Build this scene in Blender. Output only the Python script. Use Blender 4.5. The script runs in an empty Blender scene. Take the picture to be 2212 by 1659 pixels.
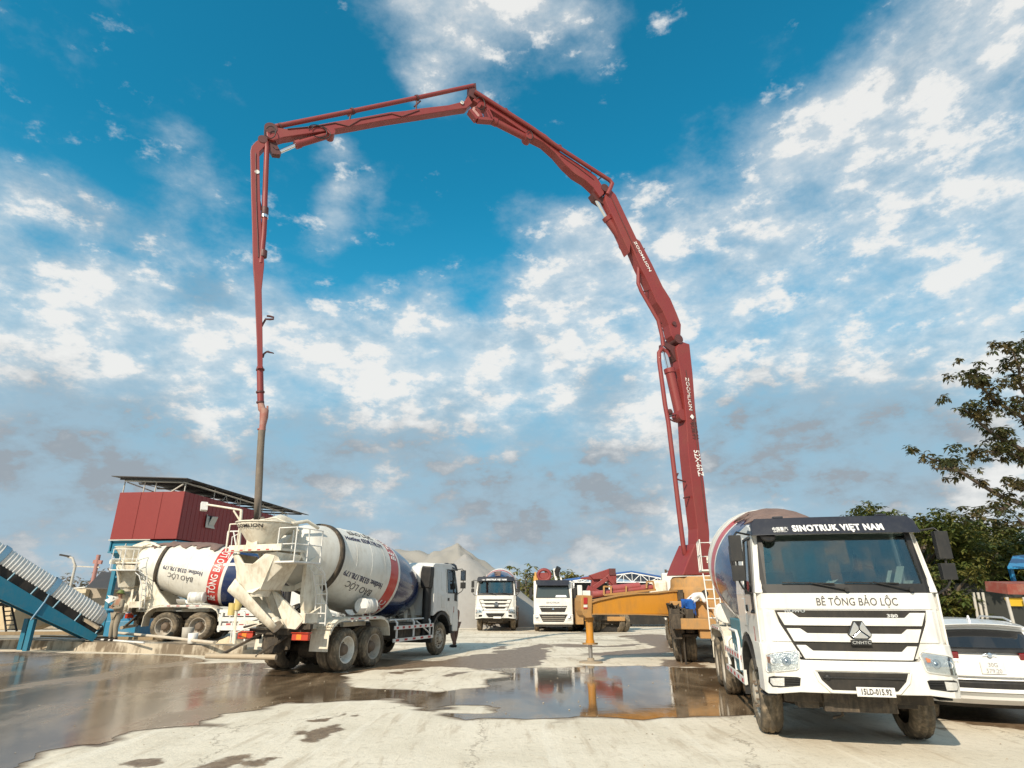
import bpy, bmesh, math, random
import numpy as np
from mathutils import Vector, Matrix, noise as mnoise
random.seed(7)
R = math.radians
sc = bpy.context.scene
col = sc.collection

# ---------------------------------------------------------------- camera
CAM_H = 1.85; PITCH = 19.7; FL = 1296.0; CX, CY = 1106.0, 829.5      # focal length for a 2212 x 1659 view
cp, sp = math.cos(R(PITCH)), math.sin(R(PITCH))
cd = bpy.data.cameras.new('camera'); cam = bpy.data.objects.new('camera', cd); col.objects.link(cam)
cam.location = (0, 0, CAM_H); cam.rotation_euler = (R(90 + PITCH), 0, 0)
cd.sensor_width = 36.0; cd.lens = 36.0 * FL / 2212.0; cd.clip_start = 0.1; cd.clip_end = 6000
sc.camera = cam
# ---------------------------------------------------------------- sun
SUN_EL, SUN_DIR = 34.0, Vector((-0.45, -0.89, 0)).normalized()         # where the sun stands, in plan
sd = bpy.data.lights.new('sun', 'SUN'); sd.energy = 4.3; sd.angle = R(0.5); sd.color = (1.0, 0.875, 0.70)
sun = bpy.data.objects.new('sun', sd); col.objects.link(sun)
to_sun = Vector((SUN_DIR.x * math.cos(R(SUN_EL)), SUN_DIR.y * math.cos(R(SUN_EL)), math.sin(R(SUN_EL))))
sun.rotation_euler = to_sun.to_track_quat('Z', 'Y').to_euler(); sun.location = (0, 0, 60)
# ---------------------------------------------------------------- exposure
sc.view_settings.view_transform = 'Standard'; sc.view_settings.look = 'None'
sc.view_settings.exposure = 0.3; sc.view_settings.gamma = 1.0
sc.cycles.max_bounces = 6; sc.cycles.use_denoising = True

def ray(x, y):
    a = (x - CX) / FL; b = (CY - y) / FL
    return Vector((a, cp - b * sp, sp + b * cp))
def G(x, y, z=0.0):                     # ground point seen at a view point
    r = ray(x, y); t = (z - CAM_H) / r.z
    return Vector((r.x * t, r.y * t, z))
def atY(x, y, Y):                       # point at depth Y
    r = ray(x, y); t = Y / r.y
    return Vector((r.x * t, Y, CAM_H + r.z * t))
def onplane(x, y, P, d):                # point in a vertical plane through P along d
    r = ray(x, y); n = (-d[1], d[0]); t = (P[0] * n[0] + P[1] * n[1]) / (r.x * n[0] + r.y * n[1])
    return Vector((r.x * t, r.y * t, CAM_H + r.z * t))
def ZM(ox, oy, s): return lambda x, y: ((ox + x / s) * .8640625, (oy + y / s) * .8640625)

# ---------------------------------------------------------------- node helpers
class NT:
    def __init__(s, nt): s.nt = nt; s.n = nt.nodes; s.l = nt.links
    def new(s, t, **k):
        n = s.n.new(t)
        for a, b in k.items(): setattr(n, a, b)
        return n
    def put(s, sock, v):
        if isinstance(v, bpy.types.NodeSocket): s.l.new(v, sock)
        else: sock.default_value = v
    def math(s, op, a, b=0.0, c=None, clamp=False):
        n = s.new('ShaderNodeMath', operation=op); n.use_clamp = clamp
        s.put(n.inputs[0], a); s.put(n.inputs[1], b)
        if c is not None: s.put(n.inputs[2], c)
        return n.outputs[0]
    def rng(s, v, a, b, c=0.0, d=1.0, smooth=True):
        n = s.new('ShaderNodeMapRange'); n.interpolation_type = 'SMOOTHSTEP' if smooth else 'LINEAR'
        s.put(n.inputs[0], v)
        for i, q in enumerate((a, b, c, d)): s.put(n.inputs[i + 1], q)
        return n.outputs[0]
    def mix(s, f, a, b, mode='MIX'):
        n = s.new('ShaderNodeMix', data_type='RGBA'); n.blend_type = mode
        s.put(n.inputs[0], f)
        for k, v in ((6, a), (7, b)):
            if not isinstance(v, bpy.types.NodeSocket) and len(v) == 3: v = (*v, 1)
            s.put(n.inputs[k], v)
        return n.outputs[2]
    def noise(s, vec, scale, detail=4, rough=.55, dist=0.0, out=0):
        n = s.new('ShaderNodeTexNoise')
        if vec is not None: s.put(n.inputs['Vector'], vec)
        n.inputs['Scale'].default_value = scale; n.inputs['Detail'].default_value = detail
        n.inputs['Roughness'].default_value = rough; n.inputs['Distortion'].default_value = dist
        return n.outputs[out]
    def mapping(s, vec, scale=(1, 1, 1), rot=(0, 0, 0), loc=(0, 0, 0)):
        n = s.new('ShaderNodeMapping'); s.put(n.inputs['Vector'], vec)
        n.inputs['Scale'].default_value = scale; n.inputs['Rotation'].default_value = rot; n.inputs['Location'].default_value = loc
        return n.outputs[0]

# ---------------------------------------------------------------- world: sky with clouds
w = bpy.data.worlds.new('World'); sc.world = w; w.use_nodes = True
T = NT(w.node_tree); T.n.clear()
tc = T.new('ShaderNodeTexCoord').outputs['Generated']
sky = T.new('ShaderNodeTexSky'); sky.sky_type = 'NISHITA'; sky.sun_disc = False
sky.sun_elevation = R(SUN_EL); sky.sun_rotation = math.atan2(SUN_DIR.x, SUN_DIR.y)
sky.air_density = 1.0; sky.dust_density = 0.4; sky.ozone_density = 3.0
skyc0 = T.mix(1.0, sky.outputs[0], (0.16, 1.62, 1.58), 'MULTIPLY')
sep = T.new('ShaderNodeSeparateXYZ'); T.l.new(tc, sep.inputs[0])
skyc = T.mix(T.rng(sep.outputs[2], .62, .12, 0, .85), skyc0, (.9, 4.1, 6.4))
skyc = T.mix(T.rng(sep.outputs[2], .46, .10, 0, .95), skyc, (3.1, 5.0, 6.3))
zc = T.math('ADD', T.math('MAXIMUM', sep.outputs[2], 0.0), 0.20)
cmb = T.new('ShaderNodeCombineXYZ')
T.put(cmb.inputs[0], T.math('DIVIDE', sep.outputs[0], zc)); T.put(cmb.inputs[1], T.math('DIVIDE', sep.outputs[1], zc))
P = cmb.outputs[0]
def field(blobs, base, mul=1.0):
    acc = base
    for x, y, rx, wt in blobs:
        d = ray(x, y).normalized()
        v = T.new('ShaderNodeVectorMath', operation='DISTANCE'); T.l.new(wv, v.inputs[0]); v.inputs[1].default_value = d
        r = rx / 1296.0
        acc = T.math('ADD', acc, T.rng(v.outputs['Value'], r * 1.25, r * .15, 0, mul * wt * ((.52 if mul == 1 else 1) if wt > 0 else .62)))
    return acc
wn = T.noise(P, 1.3, 3, .6, 0, out=1)
wv0 = T.new('ShaderNodeVectorMath', operation='SCALE'); 
sub = T.new('ShaderNodeVectorMath', operation='SUBTRACT'); T.l.new(wn, sub.inputs[0]); sub.inputs[1].default_value = (.5, .5, .5)
T.l.new(sub.outputs[0], wv0.inputs[0]); wv0.inputs['Scale'].default_value = 0.16
wva = T.new('ShaderNodeVectorMath', operation='ADD'); T.l.new(tc, wva.inputs[0]); T.l.new(wv0.outputs[0], wva.inputs[1]); wv = wva.outputs[0]
cover = field([
    (200, 80, 420, -.34), (620, 150, 300, -.30), (1500, 130, 330, -.30), (1250, 330, 130, -.12), (900, 380, 260, -.25), (620, 430, 120, -.05),
    (1060, 480, 200, -.20), (1760, 30, 220, -.22), (450, 830, 150, -.34), (620, 850, 120, -.20), (1640, 780, 130, -.26), (2150, 750, 110, -.20), (760, 640, 160, -.14),
    (1050, 720, 150, -.15), (250, 380, 60, -.1), (700, 560, 120, -.16), (1290, 750, 90, -.1), (1000, 250, 200, -.12),
    (380, 230, 80, .26), (350, 330, 170, .30), (480, 350, 100, .16), (760, 340, 120, .40), (690, 280, 60, .4), (720, 420, 50, .35), (700, 500, 70, .4),
    (60, 470, 260, .26), (150, 560, 230, .24), (40, 330, 120, .12), (330, 650, 230, .26), (100, 720, 260, .24), (550, 740, 200, .18),
    (960, 80, 200, .42), (900, 180, 90, .2), (1260, 100, 130, .36), (480, 180, 50, .3), (330, 100, 60, .15), (950, 560, 120, .16), (1150, 520, 150, .20), (790, 600, 60, .22), (1100, 450, 70, .16), (1350, 560, 220, .22),
    (1950, 350, 400, .30), (2180, 130, 240, .28), (1700, 470, 330, .22), (1500, 330, 160, .10), (2000, 560, 330, .24), (1850, 680, 220, .16),
    (900, 790, 240, .22), (700, 760, 180, .14), (1250, 720, 180, .14), (1200, 880, 340, .22), (1450, 830, 200, .16),
    (1900, 860, 330, .22), (2150, 880, 260, .16), (600, 960, 400, .22), (150, 930, 330, .24), (1000, 1050, 600, .24), (1800, 1080, 700, .26), (150, 1150, 500, .28)], 0.0)
lo = T.rng(sep.outputs[2], .46, .16, 0.0, .15)
D2 = T.mapping(tc, (1, 1, 1.75), (0, .22, 0))
cells = T.noise(D2, 10.5, 10, .62, .0)
mid = T.noise(T.mapping(D2, (1, 1, 1), (0, 0, 0), (3.3, 1.7, 0)), 3.8, 7, .6, .0)
vor = T.new('ShaderNodeTexVoronoi'); vor.feature = 'SMOOTH_F1'; T.put(vor.inputs['Vector'], D2); vor.inputs['Scale'].default_value = 17.0; vor.inputs['Smoothness'].default_value = .8
back = T.rng(sep.outputs[1], .15, -.3, 0, .16)
cov = T.math('ADD', T.math('ADD', T.math('ADD', cover, lo), back), -.035)
cov = T.math('MINIMUM', T.math('MAXIMUM', cov, -.165), .165)
fine_ = T.noise(T.mapping(D2, (1, 1, 1.15), (0, 0, 0), (1.3, 4.7, 0)), 24.0, 8, .62, .0)
def c5(v): return T.math('SUBTRACT', v, .5)
dens = T.math('ADD', T.math('ADD', T.math('MULTIPLY', c5(cells), 1.7), T.math('MULTIPLY', c5(mid), .8)), T.math('ADD', T.math('MULTIPLY', c5(fine_), .8), T.math('MULTIPLY', cov, 1.25)))
dens = T.math('ADD', dens, T.math('MULTIPLY', T.math('SUBTRACT', .33, vor.outputs['Distance']), .34))
puff = T.math('MULTIPLY', T.rng(dens, -.07, .36), .95)
veil = T.math('MULTIPLY', T.rng(T.math('ADD', T.math('MULTIPLY', c5(mid), 1.3), T.math('ADD', T.math('MULTIPLY', cov, 1.5), T.math('MULTIPLY', c5(cells), .6))), -.22, .34), .72)
# bright tops and grey bases
shade = field([(1300, 865, 90, .45), (700, 985, 130, .5), (950, 1010, 140, .6), (1150, 1045, 170, .65), (1330, 1050, 120, .45), (1560, 945, 160, .6), (1850, 955, 190, .55), (2050, 860, 130, .35),
    (230, 440, 150, .42), (430, 635, 70, .5), (350, 960, 130, .4), (60, 920, 130, .45), (100, 1110, 260, .55), (380, 1100, 200, .30), (30, 560, 70, .3), (1750, 1090, 190, .35), (800, 1120, 260, .42), (1250, 1160, 300, .36), (1000, 840, 80, .2), (1080, 610, 120, .2), (600, 985, 110, .5), (1900, 960, 160, .4), (1650, 985, 130, .4)], 0.0, 1.15)
sn = T.noise(T.mapping(D2, (1, 1, 1.3), (0, 0, 0), (7, 2, 0)), 4.5, 6, .6)
shade = T.math('ADD', shade, T.math('MULTIPLY', T.math('SUBTRACT', sn, .52), 1.1))
shade = T.math('ADD', shade, T.math('MULTIPLY', T.math('SUBTRACT', .5, fine_), 1.0))
shade = T.math('ADD', shade, T.math('MULTIPLY', T.math('SUBTRACT', .53, cells), 1.6))
shade = T.math('ADD', shade, T.rng(sep.outputs[2], .42, .05, 0, .08), clamp=True)
cc = T.mix(T.rng(shade, .0, .95), (.95, .94, .91), (.35, .395, .44))
cc = T.mix(T.rng(sep.outputs[2], .16, .0, 0, .55), cc, (.40, .47, .53))
cc = T.mix(puff, T.mix(.6, cc, (.44, .60, .72)), cc)
mask = T.math('MAXIMUM', puff, veil)
b1 = T.new('ShaderNodeBackground'); T.l.new(skyc, b1.inputs[0]); b1.inputs[1].default_value = 0.088
b2 = T.new('ShaderNodeBackground'); T.l.new(cc, b2.inputs[0]); b2.inputs[1].default_value = 0.77
ms = T.new('ShaderNodeMixShader'); T.l.new(mask, ms.inputs[0]); T.l.new(b1.outputs[0], ms.inputs[1]); T.l.new(b2.outputs[0], ms.inputs[2])
wo = T.new('ShaderNodeOutputWorld'); T.l.new(ms.outputs[0], wo.inputs[0])
w.cycles.sampling_method = 'MANUAL'; w.cycles.sample_map_resolution = 1024

# ---------------------------------------------------------------- materials
MATS = {}
def mat(name, c, rough=.5, metal=0.0, dirt=0.0, dc=(.30, .25, .19), ds=3.0, bump=0.0, bs=40.0, coat=0.0, spec=.5, alpha=None, c2=None, c2s=1.5, dlo=.42, dhi=.68, emit=None):
    if name in MATS: return MATS[name]
    m = bpy.data.materials.new(name); m.use_nodes = True; N = NT(m.node_tree); b = N.n['Principled BSDF']
    oc = N.new('ShaderNodeTexCoord').outputs['Object']
    base = (*c, 1)
    if c2: base = N.mix(N.rng(N.noise(oc, c2s, 5, .6), .4, .62), c, c2)
    rr = rough
    if dirt > 0:
        n1 = N.noise(oc, ds, 8, .66, .3); n2 = N.noise(N.mapping(oc, (3, 3, .5)), ds * 2.2, 5, .6)
        f = N.math('MULTIPLY', N.rng(N.math('ADD', N.math('MULTIPLY', n1, .65), N.math('MULTIPLY', n2, .35)), dlo, dhi), dirt)
        base = N.mix(f, base, dc); rr = N.math('ADD', rough, N.math('MULTIPLY', f, .8 - rough if rough < .8 else 0))
    N.put(b.inputs['Base Color'], base); N.put(b.inputs['Roughness'], rr)
    b.inputs['Metallic'].default_value = metal; b.inputs['Coat Weight'].default_value = coat; b.inputs['Coat Roughness'].default_value = .06
    b.inputs['Specular IOR Level'].default_value = spec
    if bump > 0:
        bn = N.new('ShaderNodeBump'); bn.inputs['Strength'].default_value = bump; bn.inputs['Distance'].default_value = .02
        N.put(bn.inputs['Height'], N.noise(oc, bs, 5, .6)); N.l.new(bn.outputs[0], b.inputs['Normal'])
    if emit: b.inputs['Emission Color'].default_value = (*emit[:3], 1); b.inputs['Emission Strength'].default_value = emit[3]
    MATS[name] = m; return m
def glass(name, tint=(.35, .45, .44), refl=.16):
    m = bpy.data.materials.new(name); m.use_nodes = True; N = NT(m.node_tree); N.n.clear()
    tr = N.new('ShaderNodeBsdfTransparent'); tr.inputs[0].default_value = (*tint, 1)
    gl = N.new('ShaderNodeBsdfGlossy'); gl.inputs[0].default_value = (.92, .97, 1, 1); gl.inputs['Roughness'].default_value = .03
    fr = N.new('ShaderNodeFresnel'); fr.inputs[0].default_value = 1.5
    mx = N.new('ShaderNodeMixShader'); N.put(mx.inputs[0], N.math('ADD', fr.outputs[0], refl, clamp=True)); N.l.new(tr.outputs[0], mx.inputs[1]); N.l.new(gl.outputs[0], mx.inputs[2])
    o = N.new('ShaderNodeOutputMaterial'); N.l.new(mx.outputs[0], o.inputs[0]); MATS[name] = m; return m
M_conk = mat('kerb_stained', (.46, .40, .31), .9, dirt=.9, dc=(.13, .095, .06), ds=.7, bump=.5, bs=10, dlo=.43, dhi=.55)
M_white = mat('cab_white_paint', (.71, .70, .67), .34, dirt=.42, dc=(.48, .42, .33), ds=1.6, coat=.3)
M_white2 = mat('frame_white_dusty_paint', (.74, .69, .58), .55, dirt=.6, dc=(.36, .27, .17), ds=2.6)
M_drumw = mat('drum_white_dusty', (.72, .70, .64), .45, dirt=.5, dc=(.46, .40, .31), ds=1.2, coat=.1)
M_drumb = mat('drum_navy', (.007, .020, .085), .24, dirt=.10, dc=(.14, .14, .16), ds=1.2, coat=.6)
M_drumr = mat('drum_red', (.50, .028, .022), .35, dirt=.2, dc=(.4, .3, .24), coat=.2)
M_blk = mat('black_plastic', (.010, .010, .011), .5, dirt=.25, dc=(.07, .06, .045), ds=4)
M_dark = mat('dark_recess', (.016, .014, .012), .7, dirt=.35, dc=(.07, .055, .04))
M_visor = mat('visor_dark_navy', (.014, .016, .026), .42, dirt=.2, dc=(.07, .07, .07))
M_chas = mat('chassis_muddy', (.038, .030, .022), .8, dirt=.75, dc=(.16, .12, .08), ds=3, bump=.3)
M_tyre = mat('tyre_dusty_rubber', (.10, .085, .065), .9, dirt=.8, dc=(.36, .28, .19), ds=3.2, bump=.5, bs=60, spec=.2)
M_rim = mat('rim_grey_dusty', (.42, .38, .32), .7, dirt=.7, dc=(.26, .20, .14), ds=5)
M_rimw = mat('rim_white', (.70, .68, .62), .5, dirt=.5, dc=(.35, .28, .2), ds=5)
M_hub = mat('hub_brown_grease', (.14, .10, .07), .7, dirt=.4, dc=(.25, .2, .15), ds=6)
M_chr = mat('chrome', (.75, .76, .78), .12, metal=1)
M_sil = mat('silver_reflector', (.74, .73, .71), .33, metal=.55, bump=.6, bs=30)
M_lens = glass('lamp_lens', (.9, .92, .93), .12)
M_glass = glass('cab_glass', (.62, .68, .66), .07)
M_tl = mat('tail_lens_red', (.45, .04, .015), .3, coat=.5)
M_org = mat('lamp_lens_orange', (.75, .22, .02), .3, coat=.5)
M_red = mat('reflective_red', (.42, .03, .03), .4)
M_rwht = mat('reflective_white', (.72, .71, .68), .4, dirt=.3)
M_teal = mat('teal_paint', (.02, .17, .22), .5, dirt=.5, dc=(.24, .22, .18))
M_boom = mat('boom_red_paint', (.21, .027, .026), .5, dirt=.7, dc=(.20, .045, .035), ds=1.1, coat=.15)
M_boomd = mat('boom_joint_greasy', (.10, .03, .028), .5, dirt=.6, dc=(.03, .02, .02), ds=4)
M_yel = mat('pump_yellow_paint', (.55, .235, .022), .45, dirt=.6, dc=(.30, .15, .04), ds=1.3, coat=.1)
M_yeld = mat('pump_yellow_dusty', (.42, .22, .07), .7, dirt=.8, dc=(.24, .17, .09), ds=3)
M_txt = mat('lettering_black', (.05, .045, .05), .5)
M_txtg = mat('lettering_grey', (.09, .085, .085), .5)
M_txtb = mat('lettering_blue_black', (.03, .03, .075), .5)
M_txtw = mat('lettering_white', (.75, .74, .72), .45)
M_conc = mat('concrete_weathered', (.44, .38, .29), .9, dirt=.8, dc=(.23, .18, .125), ds=.9, bump=.5, bs=12, dlo=.40, dhi=.60)
M_wood = mat('timber_weathered', (.30, .22, .13), .9, dirt=.5, dc=(.16, .11, .07), ds=2)
M_paper = mat('paper_white', (.75, .76, .76), .7)
M_skin = mat('skin', (.30, .16, .10), .6)
M_tarp = mat('canvas_brown', (.20, .135, .115), .95, dirt=.5, dc=(.11, .07, .06), ds=4, bump=.4, bs=18)

# ---------------------------------------------------------------- mesh builder
def empty(name, loc, rz=0.0):
    o = bpy.data.objects.new(name, None); col.objects.link(o); o.location = loc; o.rotation_euler = (0, 0, rz); o.empty_display_size = .3
    return o
def tag(o, label=None, cat=None, group=None, kind=None):
    if label: o['label'] = label
    if cat: o['category'] = cat
    if group: o['group'] = group
    if kind: o['kind'] = kind
    return o
class MB:
    def __init__(s): s.v = []; s.f = []; s.sm = []; s.mi = []
    def add(s, vs, fs, smooth=False, mi=0):
        b = len(s.v); s.v += [tuple(v) for v in vs]
        for f in fs: s.f.append([b + i for i in f]); s.sm.append(smooth); s.mi.append(mi)
        return s
    def box(s, x0, x1, y0, y1, z0, z1, mi=0):
        return s.add([(x0, y0, z0), (x1, y0, z0), (x1, y1, z0), (x0, y1, z0), (x0, y0, z1), (x1, y0, z1), (x1, y1, z1), (x0, y1, z1)],
                     [(0, 3, 2, 1), (4, 5, 6, 7), (0, 1, 5, 4), (1, 2, 6, 5), (2, 3, 7, 6), (3, 0, 4, 7)], mi=mi)
    def beam(s, p, q, w, h=None, up=(0, 0, 1), mi=0):
        h = w if h is None else h; p = Vector(p); q = Vector(q); d = (q - p).normalized(); up = Vector(up)
        if abs(d.dot(up)) > .98: up = Vector((0, 1, 0))
        a = d.cross(up).normalized() * w / 2; b = a.cross(d).normalized() * h / 2
        vs = [o + i * a + j * b for o in (p, q) for i, j in ((-1, -1), (1, -1), (1, 1), (-1, 1))]
        return s.add(vs, [(0, 3, 2, 1), (4, 5, 6, 7), (0, 1, 5, 4), (1, 2, 6, 5), (2, 3, 7, 6), (3, 0, 4, 7)], mi=mi)
    def tube(s, pts, r, n=8, mi=0, cap=True):
        pts = [Vector(p) for p in pts]; k = len(pts); rs = r if isinstance(r, (list, tuple)) else [r] * k
        vs = []; prev = None
        for i, p in enumerate(pts):
            d = (pts[min(i + 1, k - 1)] - pts[max(i - 1, 0)]).normalized()
            if prev is None:
                u = Vector((0, 0, 1)) if abs(d.z) < .9 else Vector((0, 1, 0)); a = d.cross(u).normalized()
            else: a = (prev - d * prev.dot(d)).normalized()
            prev = a; b = d.cross(a)
            for j in range(n):
                t = 2 * math.pi * j / n; vs.append(p + (a * math.cos(t) + b * math.sin(t)) * rs[i])
        fs = [(i * n + j, i * n + (j + 1) % n, (i + 1) * n + (j + 1) % n, (i + 1) * n + j) for i in range(k - 1) for j in range(n)]
        s.add(vs, fs, True, mi)
        if cap: s.add(vs[:n], [tuple(range(n))[::-1]], False, mi); s.add(vs[-n:], [tuple(range(n))], False, mi)
        return s
    def lathe(s, prof, o=(0, 0, 0), axis=(1, 0, 0), n=32, smooth=True, mi=0, a0=0.0, a1=2 * math.pi, cap=True, rf=None):
        o = Vector(o); d = Vector(axis).normalized(); u = Vector((0, 0, 1)) if abs(d.z) < .9 else Vector((0, 1, 0))
        A = u.cross(d).normalized(); B = d.cross(A); full = abs(a1 - a0 - 2 * math.pi) < 1e-6; m = n if full else n + 1
        vs = []
        for i, (t, r) in enumerate(prof):
            for j in range(m):
                th = a0 + (a1 - a0) * j / n; rr = r * (rf(i, j) if rf else 1)
                vs.append(o + d * t + (A * math.cos(th) + B * math.sin(th)) * rr)
        fs = [(i * m + j, i * m + (j + 1) % m, (i + 1) * m + (j + 1) % m, (i + 1) * m + j) for i in range(len(prof) - 1) for j in range(n)]
        s.add(vs, fs, smooth, mi)
        if full and cap:
            if prof[0][1] > 1e-4: s.add(vs[:m], [tuple(range(m))], False, mi)
            if prof[-1][1] > 1e-4: s.add(vs[-m:], [tuple(range(m))[::-1]], False, mi)
        return s
    def prism(s, poly, ax, lo, hi, mi=0):
        k = len(poly)
        def P3(p, h): return {'x': (h, p[0], p[1]), 'y': (p[0], h, p[1]), 'z': (p[0], p[1], h)}[ax]
        vs = [P3(p, lo) for p in poly] + [P3(p, hi) for p in poly]
        fs = [tuple(range(k))[::-1], tuple(range(k, 2 * k))] + [(i, (i + 1) % k, k + (i + 1) % k, k + i) for i in range(k)]
        return s.add(vs, fs, mi=mi)
    def slab(s, A, B, mi=0):            # closed solid between two outlines with the same count
        k = len(A); return s.add(list(A) + list(B), [tuple(range(k))[::-1], tuple(range(k, 2 * k))] + [(i, (i + 1) % k, k + (i + 1) % k, k + i) for i in range(k)], mi=mi)
    def build(s, name, mats, parent=None, bevel=0.0, cuts=None, warp=None, seg=2, ang=35, sub=0):
        me = bpy.data.meshes.new(name)
        me.from_pydata(s.v, [], s.f)
        mats = mats if isinstance(mats, (list, tuple)) else [mats]
        for m in mats: me.materials.append(m)
        me.polygons.foreach_set('use_smooth', s.sm); me.polygons.foreach_set('material_index', s.mi); me.update()
        bm = bmesh.new(); bm.from_mesh(me)
        if cuts:
            for ax, vals in cuts:
                no = {'x': (1, 0, 0), 'y': (0, 1, 0), 'z': (0, 0, 1)}[ax]
                for q in vals:
                    bmesh.ops.bisect_plane(bm, geom=bm.verts[:] + bm.edges[:] + bm.faces[:], dist=1e-5, plane_co=tuple(q * c for c in no), plane_no=no)
        if warp:
            for v in bm.verts: v.co = warp(v.co)
        bmesh.ops.recalc_face_normals(bm, faces=bm.faces[:])
        bm.to_mesh(me); bm.free()
        o = bpy.data.objects.new(name, me); col.objects.link(o)
        if parent: o.parent = parent
        if bevel > 0:
            b = o.modifiers.new('bevel', 'BEVEL'); b.width = bevel; b.segments = seg; b.limit_method = 'ANGLE'; b.angle_limit = R(ang); b.harden_normals = False
        return o
def frange(a, b, st):
    n = int(round((b - a) / st)); return [a + st * i for i in range(n + 1)]
TXT = {}
def text(body, name, m, parent, warp, size=1.0, bold=0.0, align='CENTER', extrude=0.004, sx=1.0, cut=None):
    c = bpy.data.curves.new('txt', 'FONT'); c.body = body; c.size = size; c.align_x = align; c.align_y = 'CENTER'; c.offset = bold; c.extrude = extrude; c.space_character = 1.0 + bold * 2.6 / max(size, .05); c.resolution_u = 3
    t = bpy.data.objects.new('txt', c); col.objects.link(t); bpy.context.view_layer.update()
    me = bpy.data.meshes.new_from_object(t.evaluated_get(bpy.context.evaluated_depsgraph_get()))
    bpy.data.objects.remove(t); bpy.data.curves.remove(c)
    bm = bmesh.new(); bm.from_mesh(me)
    if cut:
        xs = [v.co.x for v in bm.verts]; q = min(xs)
        while q < max(xs):
            bmesh.ops.bisect_plane(bm, geom=bm.verts[:] + bm.edges[:] + bm.faces[:], dist=1e-5, plane_co=(q, 0, 0), plane_no=(1, 0, 0)); q += cut
        ys = [v.co.y for v in bm.verts]; q = min(ys)
        while q < max(ys):
            bmesh.ops.bisect_plane(bm, geom=bm.verts[:] + bm.edges[:] + bm.faces[:], dist=1e-5, plane_co=(0, q, 0), plane_no=(0, 1, 0)); q += cut
    for v in bm.verts: v.co = warp(v.co.x * sx, v.co.y, v.co.z)
    bm.to_mesh(me); bm.free(); me.name = name; me.materials.clear(); me.materials.append(m)
    o = bpy.data.objects.new(name, me); col.objects.link(o); o.parent = parent
    return o
def copy_tree(o, parent=None):
    c = o.copy(); col.objects.link(c); c.parent = parent
    for ch in [x for x in KIDS.get(o.name, [])]: copy_tree(bpy.data.objects[ch], c)
    return c
KIDS = {}
def index_kids():
    KIDS.clear()
    for x in bpy.data.objects:
        if x.parent: KIDS.setdefault(x.parent.name, []).append(x.name)
# ---------------------------------------------------------------- ground with wet patches and painted shadow marks
Zs = ZM(0, 1560, 1.728); Z4 = ZM(1100, 1340, 3.16); Zn = ZM(1700, 1240, 2.572)
def gp(f, pts): return [G(*f(x, y)).to_2d() for x, y in pts]
WATER = [gp(Zs, [(-500, 118), (0, 118), (400, 128), (700, 134), (940, 158), (1150, 168), (1180, 195), (1340, 212), (1500, 208), (1545, 205), (1505, 262), (1600, 281), (1900, 294), (2060, 276),
                 (2140, 245), (2180, 205)]) + gp(Z4, [(400, 1052), (560, 1040), (760, 1036), (1100, 1036), (1500, 1026), (2100, 1040), (2500, 1060), (2900, 1150), (2900, 1300), (2300, 1400), (2212, 1420), (1900, 1432), (1640, 1440), (1580, 1452),
                 (1450, 1430), (1100, 1420), (1070, 1442), (650, 1462), (560, 1440), (350, 1430), (200, 1445)]) + gp(Zs, [(1950, 402), (1880, 385), (1790, 384), (1745, 378), (1775, 345), (1720, 328), (1500, 326), (1250, 346),
                 (1000, 396), (900, 432), (720, 448), (560, 462), (450, 515), (330, 517), (180, 550), (90, 592), (0, 640), (-700, 800), (-900, 300)])]
HOLES = [gp(Z4, [(10, 1392), (110, 1338), (350, 1338), (450, 1358), (330, 1402), (100, 1412)])]
DAMP_SHADE = [gp(Z4, [(-1400, 1010), (-500, 975), (0, 985), (400, 915), (640, 880), (800, 848), (880, 862), (850, 930), (780, 1020), (640, 1045), (420, 1060), (0, 1035), (-500, 1060), (-1300, 1100)]),
        gp(Zs, [(1215, 505), (1240, 472), (1330, 458), (1260, 490)]), gp(Zs, [(1272, 510), (1330, 465), (1465, 432), (1440, 470), (1330, 512)]),
        gp(Zs, [(900, 622), (1010, 575), (1080, 566), (1020, 600), (960, 625)]), gp(Zs, [(1040, 625), (1100, 592), (1165, 582), (1130, 610), (1090, 640)]),
        gp(Zs, [(330, 512), (420, 508), (500, 516), (400, 530)]), gp(Zs, [(585, 612), (630, 596), (640, 602), (600, 618)]), gp(Zs, [(1370, 418), (1480, 384), (1490, 392), (1400, 420)]), gp(Zs, [(1520, 398), (1570, 380), (1590, 386), (1540, 402)]),
        gp(Zs, [(1890, 225), (1960, 208), (2040, 205), (1960, 235)]), gp(Zs, [(1640, 212), (1740, 205), (1820, 196), (1760, 218)]),
        gp(Z4, [(830, 862), (1000, 850), (1300, 870), (1600, 850), (1500, 880), (1000, 880)]), gp(Z4, [(1080, 935), (1500, 900), (1800, 880), (1900, 900), (1800, 940), (1300, 945)]),  # streaks by the outrigger carry its shadow painted into the ground colour
        gp(Z4, [(1400, 790), (1760, 770), (1850, 820), (1800, 900), (1650, 860)]), gp(Z4, [(1720, 1030), (1760, 980), (2100, 960), (2100, 1040)]),
        gp(Z4, [(430, 900), (480, 870), (530, 875), (500, 910)]), gp(Zn, [(1640, 1505), (1660, 1485), (1760, 1500), (1740, 1512)]),  # last patch paints the right front tyre's shadow into the ground colour
        gp(Zn, [(1600, 1400), (1700, 1290), (2212, 1300), (2900, 1300), (2900, 1560), (2212, 1505), (1900, 1470)])]
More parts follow.
